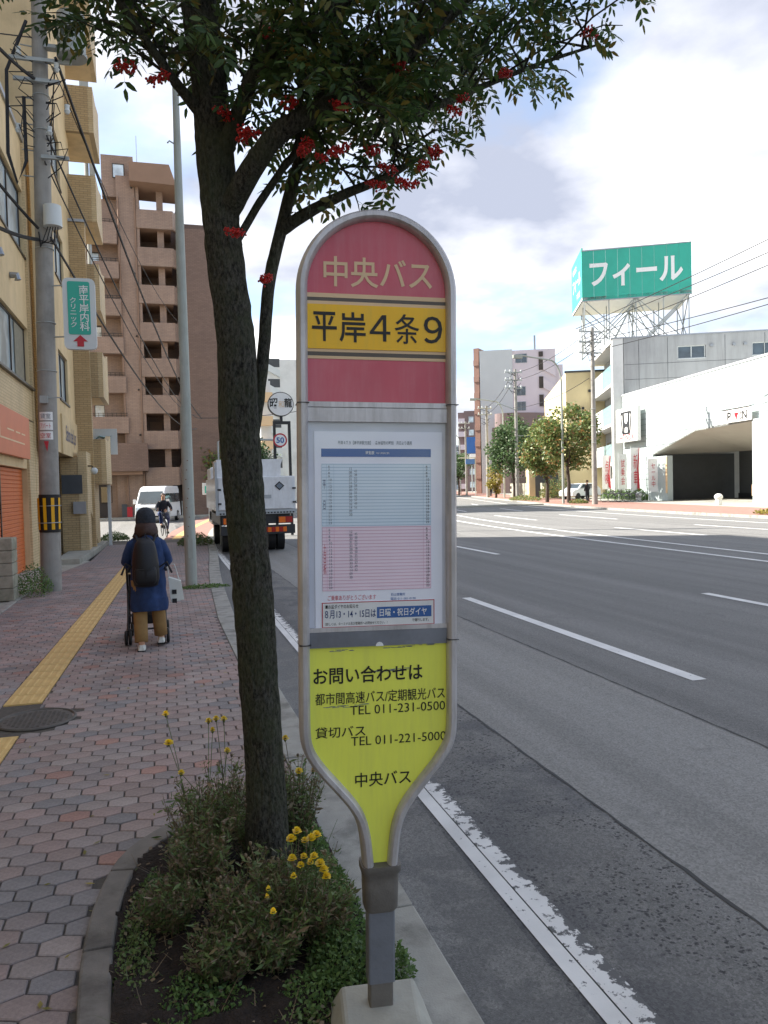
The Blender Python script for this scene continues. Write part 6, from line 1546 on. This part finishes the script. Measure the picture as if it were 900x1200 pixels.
# flags
for i, (u, d, z0, z1, lab) in enumerate(((-1.1, 1.3, .9, 3.9, 'leftmost of four white and red banners before the white building'), (1.9, 1.1, .8, 3.9, 'second from left of four white and red banners before the white building'), (4.6, 1.2, .7, 4.3, 'third from left of four white and red banners, crossed by a red stripe'), (7.6, 1.1, .7, 3.3, 'banner flag hanging before the white pillar, rightmost of four'))):
    F = (FH[0], FH[1], FH[2], FH[3]); p0 = FP(F, u, d, 0); fg = thing('banner_flag', p0, lab, 'banner', 'banners in front of the white dealer building')
    MB().tube([p0, (p0[0], p0[1], z1+.15)], .02, 6).build('flag_pole', 'white', fg)
    F2 = (p0[0], p0[1], .93, -.36); mb = MB(); N_ = 10; vs = []
    for k in range(N_+1):
        z = z0+(z1-z0)*k/N_; wv = .06*math.sin(k*.9+i)
        for u_ in (0, .35, .72): vs.append(FP(F2, u_, wv*(u_/.7), z))
    fs_ = [(k*3+j, k*3+j+1, (k+1)*3+j+1, (k+1)*3+j) for k in range(N_) for j in range(2)]
    mb.add(vs, fs_); fc = mb.build('banner', 'whiteprint', fg)
    so = fc.modifiers.new('thickness', 'SOLIDIFY'); so.thickness = .01
    s = ('点検', '試乗会', '新車', 'セール中')[i]; text('\n'.join(s), 'red', fg, .37, (z0+z1)/2, .30, (z1-z0)*.7, .09, .0, F2, local=False)
    if i in (0, 2): MB().extr([(.5, z0+.2), (.68, z0), (.72, z0+.1), (.60, z1*.6), (.72, z1-.1), (.66, z1), (.5, z1*.6)], -.1, -.085, F2).build('red_stripe', 'red', fg)
cr2 = thing('parked_car', FP(FH, 20.5, -4.2, 0), 'dark car parked in the shaded bay of the white building', 'car', rot=(0, 0, R(20)))
car_body([(-2, .3), (-2.05, .75), (-1.7, .9), (-1.3, 1.38), (-.9, 1.46), (1.0, 1.42), (1.7, .95), (2.05, .8), (2.05, .35)], 1.7, .8, .8).build('body', 'blackpl', cr2, local=True, bevel=.05)
for s_ in (-1, 1):
    MB().box(s_*.65-.15, s_*.65+.15, -2.08, -2.03, .62, .76).build('tail_lamp', 'lampred', cr2, local=True)
    for y in (-1.2, 1.25): MB().tube([(s_*.68, y, .31), (s_*.87, y, .31)], .31, 16).build('wheel', 'black', cr2, local=True)
MB().add([(-.6, -1.66, .95), (.6, -1.66, .95), (.52, -1.33, 1.34), (-.52, -1.33, 1.34)], [(0, 1, 2, 3)]).build('rear_window', 'glassbright', cr2, local=True); MB().box(-.2, .2, -2.08, -2.04, .4, .52).build('number_plate', 'whiteprint', cr2, local=True)
for i, (u, d) in enumerate(((8.2, 2.2), (20.4, 2.6))):
    p0 = FP(FH, u, d, 0); b_ = thing('bollard', p0, ('round white bollard before the white pillar', 'round white bollard at the right edge of the parking bay')[i], 'bollard'); MB().cyl(p0[0], p0[1], 0, .35, .2, 14).build('bollard_base', 'offwhite', b_); MB().ball((p0[0], p0[1], .5), .26, (1, 1, .8), 14, 8).build('bollard_top', 'offwhite', b_, smooth=True)

# ------------------------------------------------------------------ grey apartment block behind the dealer
gb = thing('grey_apartment_block', (45, 58, 0), 'grey concrete apartment block with white balconies under the green rooftop sign', 'building')
GS = (38.07, 59.94, .907, -.421); GW = (43.65, 72.92, -.395, -.919)
mb = wallholes(MB(), GS, .95, 30, 0, 14.0, [(5.44, 7.75, 12.0, 13.1), (11.5, 13.6, 12.0, 13.1), (18, 20, 12, 13.1)], .3); mb.build('south_wall', 'greyconc', gb)
for a in (5.44, 11.5, 18): window(gb, GS, a, a+2.28 if a < 6 else a+2.05, 12.0, 13.1, -.18, 2, 'white', 'glass', .07)
MB().fbox(GS, 1.6, 30, -12, -.31, 0, 13.9).build('core', 'greyconc', gb)
mb = MB()
for z in (3.4, 6.9, 10.4, 11.7): mb.fbox(GS, 1.0, 30, 0, .012, z, z+.025)
for u in (2.2, 4.6, 9.3, 12.5, 16): mb.fbox(GS, u, u+.03, 0, .012, 9, 13.9)
mb.build('form_joint', 'graytile', gb)
for u in (8.1, 10.8, 12.9, 9.9): MB().fbox(GS, u, u+.22, 0, .2, 12.9, 13.1).build('vent_hood', 'alu', gb)
MB().fbox(GS, 0, .9, -1.2, .0, 0, 14.0).build('corner_column', 'offwhite', gb)
MB().fbox(GW, 0, 14.0, -1.6, -1.4, 0, 14.0).build('recessed_wall', 'greyconc', gb)
for i, z in enumerate((3.0, 6.5, 10.0)):
    s_ = MB().fbox(GW, 0, 13.7, -1.4, .0, z, z+.25).build('balcony', 'offwhite', gb)
    MB().fbox(GW, 0, 8.3, -.08, .02, z+.25, z+1.9).build('white_balustrade', 'white', s_); MB().fbox(GW, 8.35, 13.2, -.06, .0, z+.25, z+1.9).build('glass_balustrade', 'blueglass', s_)
    for k in (1.5, 6, 10): MB().fbox(GW, k, k+2.2, -1.4, -1.36, z+.25, z+2.5).build('balcony_door', 'glass', s_)
MB().fbox(GW, -.2, 13.8, -1.5, .1, 13.7, 14.05).build('top_slab', 'offwhite', gb)
d_ = MB().fbox(GW, 10.5, 11.5, -1.38, -1.3, 0, 2.3).build('door', 'blueglass', gb)
MB().fbox(GS, -.1, 30, -.35, .05, 14.0, 14.12).build('parapet', 'alu', gb)

# ------------------------------------------------------------------ green rooftop billboard
gsn = thing('rooftop_billboard', (42, 63, 14), 'large green billboard with white katakana lettering on a steel lattice above the grey roof', 'billboard')
BS = (38.06, 64.8, .8836, -.4683); BW = (40.71, 71.3, -.377, -.926)
q = [FP(BS, 0, 0, 0), FP(BS, 9.63, 0, 0), FP(BS, 9.63, -7, 0), (40.71, 71.3, 0)]
MB().prism([(p[0], p[1]) for p in q], 18.5, 18.75).build('billboard_floor', 'white', gsn)
sgx = 3
for k in range(9): MB().fbox(BS, 9.63*k/9+.008, 9.63*(k+1)/9-.008, -.1, 0, 18.42, 23.0).build('panel', 'green', gsn)
for z in (22.98, 18.35): MB().fbox(BS, -.02, 9.65, -.12, .03, z, z+.09).build('panel_rim', 'alu', gsn)
for k in range(4): MB().fbox(BW, 7.02*k/4+.008, 7.02*(k+1)/4-.008, -.1, 0, 18.5, 23.3).build('side_panel', 'green', gsn)
text('フィール', 'whiteprint', gsn, 4.8, 20.75, 8.2, 2.35, .02, .028, BS, local=False)
text('フィール', 'whiteprint', gsn, 3.6, 20.9, 5.2, 1.3, .02, .02, BW, local=False); text('株式会社', 'whiteprint', gsn, 2.4, 22.4, 2.6, .6, .02, .01, BW, local=False); text('不動産', 'whiteprint', gsn, 4.6, 19.5, 2.2, .6, .02, .01, BW, local=False)
for u in (.2, 2.4, 4.8, 7.2, 9.4):
    for d in (-.2, -3.4, -6.8): MB().tube([FP(BS, u, d, 14.0), FP(BS, u, d, 18.5)], .06, 4).build('lattice_post', 'galv', gsn)
mb = MB()
for d in (-.2, -3.4, -6.8):
    for (u0, u1) in ((.2, 4.8), (4.8, .2), (4.8, 9.4), (9.4, 4.8), (2.4, 4.8), (7.2, 4.8)): mb.tube([FP(BS, u0, d, 14.0), FP(BS, u1, d, 18.5)], .05, 4, caps=False)
for u in (.2, 4.8, 9.4): mb.tube([FP(BS, u, -.2, 14), FP(BS, u, -6.8, 18.4)], .05, 4); mb.tube([FP(BS, u, -6.8, 14), FP(BS, u, -.2, 18.4)], .05, 4)
mb.build('lattice_brace', 'galv', gsn)

# ------------------------------------------------------------------ cream building, garden wall
cbd = thing('cream_building', (45, 80, 0), 'cream rendered building with a ribbon window behind the autumn tree', 'building')
CW = (51.29, 97.79, -.388, -.922); CS = (41.12, 73.63, .922, -.388)
CL = 26.2
mb = wallholes(MB(), CW, 0, CL, 0, 13.15, [(2.0, 23.2, 8.6, 11.2)], .3); mb.build('street_wall', 'cream', cbd)
for k in range(9): window(cbd, CW, 2.0+k*2.355, 2.0+(k+1)*2.355-.03, 8.6, 11.2, -.2, 2, 'white', 'glass', .07, sill=False)
mb = MB().fbox(CS, 0, 16, -24, 0, 0, 13.1); mb.build('south_block', 'cream', cbd)
MB().fbox(CS, -.1, 16, -.3, .05, 13.1, 13.3).build('coping', 'graytile', cbd)
for (u, z) in ((1.6, 9.2), (2.3, 11.0), (3.2, 10.6)): MB().fbox(CS, u, u+.25, 0, .18, z, z+.25).build('vent_hood', 'steel', cbd)
MB().fbox(CW, 20.5, 26.0, .02, 4.0, 0, 4.2).build('garage_wing', 'cream', cbd)
gd_ = MB().fbox(CS, -3.4, -1.0, .5, .55, 0, 2.6).build('garage_door', 'graytile', cbd)
gw = thing('garden_wall', (39.3, 78, 0), 'low grey stone garden wall with a hedge behind the far pavement', 'wall')
GWF = (39.6, 84.5, -.13, -.99); 
for r_ in range(5):
    for k in range(10): MB().fbox(GWF, k*1.1+(.55 if r_ % 2 else 0)+.01, k*1.1+(.55 if r_ % 2 else 0)+1.08, -.3, random.uniform(-.01, .02), r_*.32, r_*.32+.31).build('block', 'mossy', gw)
mb = MB()
for k in range(40): mb.fbox(GWF, k*.28, k*.28+.03, -.16, -.12, 1.6, 2.3)
mb.fbox(GWF, 0, 11.2, -.16, -.12, 2.25, 2.31); mb.build('fence', 'steel', gw)
for i, (y, x, h, m_) in enumerate(((74, 40.2, 2.9, 'fgreen'), (77, 40.6, 3.6, 'fgreen'), (80.5, 41.0, 3.1, 'fgreen'), (71.5, 38.2, 2.0, 'fautumn'))):
    hedge(x, y, 1.3, 1.5, h, 1700, ('dark green clipped shrub nearest the cream garage', 'taller dark green shrub in the middle behind the garden wall', 'dark green shrub at the far end behind the garden wall', 'round brown shrub on the far pavement by the cream garage')[i], m_, 30+i)

# ------------------------------------------------------------------ pale tower blocks in the distance
pt_ = thing('pale_tower_block', (57, 118, 0), 'tall pale grey apartment tower with a terracotta edge and pink stair bays', 'building')
PS = (51.4, 120.64, .9066, -.422)
MB().fbox(PS, 0, 5.4, -16, 0, 0, 23.8).build('pale_block', 'palegrey', pt_)
MB().fbox((50.9, 121.25, .74, -.67), -.3, .6, -14, -.0, 0, 24.3).build('terracotta_edge', 'terracotta', pt_)
tow = MB().fbox(PS, 5.4, 12.4, -16, -.2, 0, 23.6).build('pink_block', 'pinkish', pt_)
MB().fbox(PS, 12.4, 13.6, -16, -.6, 0, 21).build('pink_block_step', 'pinkish', pt_)
F_ = (PS[0]-.08*0, PS[1], PS[2], PS[3])
for z, w_ in ((21.8, 1.2), (13.9, .9), (11.0, .9), (16.4, .9)): window(pt_, PS, 5.9, 5.9+w_+.7, z-.3, z+1.2, -.21, 2, 'alu', 'glass', .05, sill=False)
for z in (20.2, 17.2, 14.2):
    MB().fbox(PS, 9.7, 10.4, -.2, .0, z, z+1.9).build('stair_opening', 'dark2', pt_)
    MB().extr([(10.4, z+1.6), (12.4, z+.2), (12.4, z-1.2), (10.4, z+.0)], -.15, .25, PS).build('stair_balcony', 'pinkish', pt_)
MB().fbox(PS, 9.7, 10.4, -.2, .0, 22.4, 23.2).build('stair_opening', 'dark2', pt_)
rg = [[(PS[0]+(6.8)*PS[2]+4.6*math.cos(a)-.42*2, PS[1]+6.8*PS[3]+2.6*math.sin(a)-1.5, z) for a in [2*PI*i/32 for i in range(32)]] for z in (0, 12.9)]
MB().loft(rg).build('round_lower_storeys', 'mauve', pt_)
MB().fbox(PS, 1.9, 5.5, 0, 1.6, 0, 10.8).build('lower_block', 'mauve', pt_)
for z in (8.0, 5.2): MB().fbox(PS, 2.4, 4.6, 1.6, 1.75, z, z+1.2).build('lower_balcony', 'offwhite', pt_)
MB().fbox(PS, 9.0, 9.3, -2, -1.7, 23.6, 26.2).build('roof_mast', 'alu', pt_)
for z in [2.5+2.7*i for i in range(8)]: MB().fbox((50.9, 121.25, .74, -.67), -.33, .62, 0, .12, z, z+.9).build('balcony', 'terracotta', pt_)
fb = thing('brown_block', (64, 158, 0), 'distant brown apartment block with white balconies at the end of the road', 'building')
LS = (62.5, 159.1, .92, -.39)
MB().fbox(LS, 1.2, 5.0, -16, 0, 0, 17.6).build('wall', 'mauve', fb)
for i in range(6):
    z = .6+2.85*i; b_ = MB().fbox(LS, 0, 1.35, -12, .3, z, z+1.1).build('balcony', 'pinkish', fb); window(fb, LS, 2.2, 3.3, z+.2, z+1.5, .0, 1, 'alu', 'glassbright', sill=False)
MB().fbox(LS, -.1, 1.3, -12, -.3, 0, 17.3).build('balcony_wall', 'mauve', fb)
bs2 = thing('blue_shop_sign', (60, 140, 9), 'blue and white shop sign sticking out before the distant brown block', 'sign')
MB().fbox((57.2, 142, .92, -.39), .1, 2.4, 0, .3, 7.6, 10.8).build('sign_board', 'blue', bs2); MB().fbox((57.2, 142, .92, -.39), 2.0, 2.9, .3, .5, 8.2, 10.3).build('white_panel', 'whiteprint', bs2); MB().fbox((57.2, 142, .92, -.39), .2, 2.2, .3, .4, 6.4, 7.5).build('lower_board', 'whiteprint', bs2); MB().cyl(58.2, 141.5, 0, 8, .12, 8).build('post', 'galv', bs2)
gt_ = thing('glass_tower', (63.5, 185, 0), 'slim blue glass tower at the vanishing end of the street', 'building')
MB().box(68.6, 70.2, 185, 192, 0, 18).build('wall', 'blueglass', gt_); mb = MB()
for i in range(9): mb.box(68.58, 70.22, 184.9, 185, 1+i*1.9, 1.25+i*1.9)
mb.build('storey_band', 'white', gt_)
# far low buildings straight down the road
mb = MB()
rb = random.Random(4)
for i, (x, y, w, h, m_) in enumerate(((13.7, 112, 9, 20.3, 'offwhite'), (11.7, 96, 1.3, 15, 'palegrey'), (20, 140, 8, 14, 'blueglass'), (6, 150, 12, 24, 'offwhite'), (30, 190, 12, 15, 'cream'), (44, 230, 14, 17, 'mauve'), (84, 250, 16, 15, 'palegrey'))):
    lb = ('white apartment tower with diagonal stair landings behind the oval sign', 'narrow building with tan balconies just right of the tree trunk', 'low blue office block behind the truck', 'tall pale block far behind the truck', 'distant cream block hidden beyond the bus stop sign', 'distant mauve block at the road end', 'distant pale block at the far right end of the road')[i]
    t_ = thing('distant_building', (x, y, 0), lb, 'building'); xx = x
    MB().box(xx, xx+w, y, y+12, -.1, h).build('wall', m_, t_)
    fl_ = int(h/2.9)
    for k in range(fl_):
        z = .8+k*2.9
        if i == 0:
            for a in (0, 1): MB().extr([(xx+.3, z+1.9), (xx+2.9, z+.5), (xx+2.9, z-.5), (xx+.3, z+.9)], y-.4, y).build('stair_landing', 'white', t_) if a == 0 else MB().box(xx+1.2, xx+2.9, y-.03, y, z+1.0, z+2.2).build('stair_opening', 'graytile', t_)
        elif i == 1: MB().box(xx-.1, xx+w+.1, y-1.0, y, z, z+1.1).build('balcony', 'orange' if False else 'tanprint', t_)
        else:
            for a in range(int(w/3)): MB().box(xx+.6+a*3, xx+2.2+a*3, y-.04, y+.02, z+.6, z+2).build('window', 'glass', t_)

# ------------------------------------------------------------------ far trees
def far_tree(x, y, h, rx, trunk_h, n, mat, label, seed, shape=1.0, group='trees along the far pavement', size=.28):
    r_ = random.Random(seed); t = thing('street_tree', (x, y, 0), label, 'tree', group)
    tm_ = MB().tube([(x, y, -.1), (x+.05, y, trunk_h*.5), (x-.05, y+.05, trunk_h), (x, y, h*.75)], [.17, .14, .12, .04], 10)
    for k in range(7):
        a = 2*PI*k/7+r_.random(); z = trunk_h+(h-trunk_h)*r_.uniform(0, .4); e_ = Vector((x+math.cos(a)*rx*.75, y+math.sin(a)*rx*.75, z+(h-trunk_h)*r_.uniform(.15, .4)))
        tm_.tube([(x, y, z-.2), Vector((x, y, z)).lerp(e_, .5)+Vector((0, 0, .2)), e_], [.07, .045, .02], 6)
    tm_.build('trunk', 'farbark', t, smooth=True)
    cl = []; hz = (h-trunk_h)/2; cz = trunk_h+hz*.9
    for k in range(46):
        d = Vector((r_.gauss(0, 1), r_.gauss(0, 1), r_.gauss(0, 1))).normalized()*(.45+.5*r_.random()**.5); cl.append((Vector((x+d.x*rx, y+d.y*rx, cz+d.z*hz*shape)), r_.uniform(.28, .46)*rx))
    mb = MB()
    for k in range(n):
        c, cr_ = r_.choice(cl); d = Vector((r_.gauss(0, 1), r_.gauss(0, 1), r_.gauss(0, .8)))
        d = d.normalized()*cr_*(.55+.5*r_.random()); p = c+d; L_ = size*r_.uniform(.6, 1.3)
        u = Vector((r_.uniform(-1, 1), r_.uniform(-1, 1), r_.uniform(-1, .4))).normalized(); v = u.cross(Vector((r_.uniform(-1, 1), r_.uniform(-1, 1), r_.uniform(-1, 1)))).normalized()*L_*.3
        mb.add([p, p+u*L_*.5+v, p+u*L_, p+u*L_*.5-v], [(0, 1, 2, 3)])
    mb.build('crown', mat, t); return t
far_tree(30.9, 55.2, 8.0, 2.2, 3.0, 5500, 'fautumn', 'large rowan tree turning orange in front of the cream building, right of two', 1)
far_tree(30.8, 58.6, 7.0, 1.9, 2.6, 4800, 'fautumn', 'orange and green rowan tree just left of the curved far lamp post', 2)
far_tree(33.3, 70.2, 8.2, 2.2, 2.4, 6000, 'fgreen', 'dense dark green tree behind the far concrete pole', 3, 1.1)
far_tree(44.2, 113, 7.2, 2.2, 2.4, 3500, 'fgreen', 'green tree nearest the far end of the road, right one', 4)
far_tree(43.2, 121, 7.0, 2.0, 2.2, 2500, 'fgreen', 'green tree at the far end of the road, left one', 5)
far_tree(36.6, 82, 4.2, .9, .7, 2600, 'fyellow', 'slim yellow green young tree beside the far concrete pole', 6, 1.1, size=.2)
far_tree(42.3, 112, 4.6, 1.0, .7, 1500, 'fyellow', 'small yellow tree at the far end of the road', 7, size=.22)
far_tree(4.6, 60, 6.0, 2.2, 2.0, 4000, 'fautumn', 'autumn tree behind the truck between the trunk and the sign', 8, group='trees beyond the truck')
far_tree(7.4, 70, 6.5, 2.2, 2.0, 3500, 'fgreen', 'green tree behind the truck below the oval sign', 9, group='trees beyond the truck')

# ------------------------------------------------------------------ far poles, lamps and wires
def far_pole(x, y, h, r, label, arms=2, sd=0):
    t = thing('utility_pole', (x, y, 0), label, 'utility pole', 'utility poles'); MB().tube([(x, y, -.1), (x, y, h)], [r, r*.62], 14).build('pole_shaft', 'poleconc', t, smooth=True)
    for k in range(arms):
        z = h-.35-k*.75; MB().box(x-1.1, x+.7, y-.06, y+.06, z, z+.1).build('cross_arm', 'galv', t)
        for dx in (-1.0, -.55, .1, .6): MB().tube([(x+dx, y, z+.1), (x+dx, y, z+.2), (x+dx, y, z+.3)], [.04, .08, .05], 7).build('insulator', 'white', t)
    mb = MB(); r_ = random.Random(sd)
    for k in range(9): z = h-r_.uniform(.2, 2.0); mb.tube([(x+r_.uniform(-1, .6), y, z), (x+r_.uniform(-.4, .4), y-.1, z-.4), (x+r_.uniform(-.9, .6), y, z+r_.uniform(-.3, .3))], .022, 4)
    mb.build('wiring', 'cable', t)
    for k in range(3): MB().torus((x, y, h*.35+k*1.2), r*.92, .02, 'z', 14, 4).build('band', 'galv', t)
    return t
far_pole(29.7, 49.3, 12.6, .20, 'nearest concrete utility pole across the road, before the grey balconies', 3, 1)
p2 = far_pole(32.9, 68.6, 12.6, .19, 'concrete utility pole across the road before the dark green tree', 3, 2)
MB().tube([(32.9, 68.6, 8.7), (31.2, 68.6, 9.3), (30.8, 68.5, 9.2)], .05, 6).build('lamp_arm', 'galv', p2)
MB().tube([(32.9, 68.6, 6.2), (34.8, 68.6, 6.2)], .04, 6).build('side_arm', 'galv', p2)
far_pole(37.6, 86.5, 11, .2, 'pale utility pole beyond the yellow young tree', 2, 3)
far_pole(43.5, 108, 11, .18, 'distant utility pole by the green trees', 2, 4); far_pole(48.6, 127, 11, .18, 'most distant thin utility pole before the brown block', 2, 5)
def far_lamp(x, y, h, reach, label):
    t = thing('street_lamp', (x, y, 0), label, 'street lamp', 'curved street lamps across the road'); pts = [(x, y, -.1), (x, y, h*.82)]
    pts += [(x-reach*(.5-.5*math.cos(PI*.5*i/6))*1.0*.6, y, h*.82+h*.15*math.sin(PI*.5*i/6)) for i in range(1, 7)]+[(x-reach, y, h*.995)]
    MB().tube(pts, [.10, .075]+[.06]*(len(pts)-2), 10).build('pole', 'lampgreen', t, smooth=True); MB().box(x-reach-.7, x-reach+.05, y-.13, y+.13, h*.975, h*.995+.04).build('lamp_head', 'lampgreen', t, bevel=.03)
far_lamp(29.5, 53.5, 11.3, 3.3, 'curved street lamp between the two autumn trees across the road'); far_lamp(37.0, 80.5, 11.2, 3.3, 'second curved street lamp further along the far pavement'); far_lamp(46.5, 118, 10, 3, 'distant curved street lamp near the end of the road')
gsg = thing('road_sign', (44, 105, 0), 'small blue road sign on a pole far down the street', 'road sign'); MB().cyl(41.6, 100, 0, 5.4, .08, 8).build('post', 'galv', gsg); MB().box(39.2, 41.6, 99.95, 100.05, 5.2, 5.35).build('sign_arm', 'galv', gsg); MB().box(40.2, 41.5, 99.85, 99.95, 4.4, 5.1).build('sign_face', 'blue', gsg)
gr2 = 'overhead wires across the road'
for i, (za, zb, s_, lab) in enumerate(((13.73, 12.45, .35, 'top of the upper three wires at the right, ending at the near far-side pole'), (13.2, 12.4, .4, 'middle of the upper three wires at the right edge'), (12.62, 11.75, .4, 'lowest of the upper three wires at the right edge'), (11.08, 11.6, .4, 'upper of the two lower wires crossing the grey wall'), (10.77, 10.9, .4, 'lower of the two lower wires crossing the grey wall'))):
    a = (31.6, 10, za+.9); wire((29.4+.3*i-1.0, 49.3, zb), (30.45, 20.0, zb+(za-zb)*1.85), s_*.7, .024, lab, 16, gr2)
for i, (dz, lab) in enumerate(((12.3, 'top wire between the two nearest poles across the road'), (11.6, 'middle wire between the two nearest poles across the road'), (9.0, 'low thick wire between the two nearest poles across the road'))): wire((29.4, 49.3, dz), (32.6, 68.6, dz-.1), .5, .022, lab, 12, gr2)
for i, (dz, lab) in enumerate(((12.2, 'top wire running on from the second pole to the distant pole'), (11.4, 'lower wire running on from the second pole to the distant pole'))): wire((32.6, 68.6, dz), (37.6, 86.5, dz-1.4), .5, .025, lab, 12, gr2)

# pedestrian, parked bicycles, white car behind the near far-side pole
def far_person(x, y, rz, label):
    p = thing('person', (x, y, 0), label, 'person', rot=(0, 0, rz))
    nd = [((0, 0, .92), .12), ((0, 0, 1.12), .12), ((0, 0, 1.36), .13), ((0, 0, 1.47), .05), ((0, .01, 1.56), .08), ((0, .015, 1.65), .085), ((-.09, 0, .86), .085), ((-.10, .04, .48), .06), ((-.10, -.02, .1), .045), ((-.10, .1, .04), .035), ((.09, 0, .86), .085), ((.10, -.03, .48), .06), ((.11, -.12, .12), .045), ((.11, -.02, .04), .035), ((-.2, 0, 1.36), .06), ((-.27, .0, 1.1), .045), ((-.25, .08, .86), .035), ((.2, 0, 1.36), .06), ((.27, 0, 1.1), .045), ((.25, .08, .86), .035)]
    skin_obj('body', nd, [(0, 1), (1, 2), (2, 3), (3, 4), (4, 5), (0, 6), (6, 7), (7, 8), (8, 9), (0, 10), (10, 11), (11, 12), (12, 13), (2, 14), (14, 15), (15, 16), (2, 17), (17, 18), (18, 19)], 'skin', p, 1)
    MB().loft([ell(0, 0, .82, .19, .14, 16), ell(0, 0, 1.1, .2, .145, 16), ell(0, 0, 1.36, .22, .14, 16), ell(0, 0, 1.45, .1, .09, 16)]).build('jacket', 'bag', p, local=True, smooth=True)
    for s_ in (-1, 1): MB().tube([(s_*.19, 0, 1.38), (s_*.29, 0, 1.1), (s_*.26, .08, .9)], [.075, .06, .05], 9).build('sleeve', 'bag', p, local=True); MB().tube([(s_*.09, 0, .9), (s_*.10, .03*-s_, .48), (s_*.10, -.05, .06)], [.11, .08, .065], 9).build('trouser_leg', 'knit', p, local=True)
    MB().ball((0, -.01, 1.67), .098, (1, 1, .9), 12, 8).build('hair', 'hair', p, local=True, smooth=True); return p
far_person(32.4, 54.9, .4, 'pedestrian in a dark jacket walking on the pavement across the road')
far_person(39.5, 90, .2, 'distant pedestrian in dark clothes beyond the yellow young tree')
for i in range(4): bicycle((33.6+.35*i, 53.4-.5*i, 0), 1.1+.1*i, ('bicycle parked under the grey balconies, nearest the pole', 'second bicycle in the row under the grey balconies', 'third bicycle in the row under the grey balconies', 'bicycle parked under the grey balconies, nearest the door')[i], 'bicycles parked across the road')
c3 = thing('parked_car', (37.6, 65.0, 0), 'white car parked beneath the grey balconies behind the near far-side pole', 'car', rot=(0, 0, R(-70)))
car_body([(-2, .3), (-2.05, .7), (-1.8, .86), (-1.2, .98), (-.6, 1.45), (1.2, 1.48), (1.9, 1.0), (2.05, .85), (2.05, .3)], 1.65, .8, .9).build('body', 'carwhite', c3, local=True, bevel=.05)
for s_ in (-1, 1):
    for y in (-1.25, 1.25): MB().tube([(s_*.68, y, .3), (s_*.85, y, .3)], .3, 16).build('wheel', 'black', c3, local=True)
    MB().add([(s_*.82, -.95, 1.0), (s_*.82, 1.4, 1.0), (s_*.76, 1.1, 1.38), (s_*.76, -.5, 1.38)], [(0, 1, 2, 3)]).build('side_window', 'carglass', c3, local=True)
MB().add([(-.7, -1.16, 1.02), (.7, -1.16, 1.02), (.62, -.66, 1.42), (-.62, -.66, 1.42)], [(0, 1, 2, 3)]).build('windscreen', 'carglass', c3, local=True)
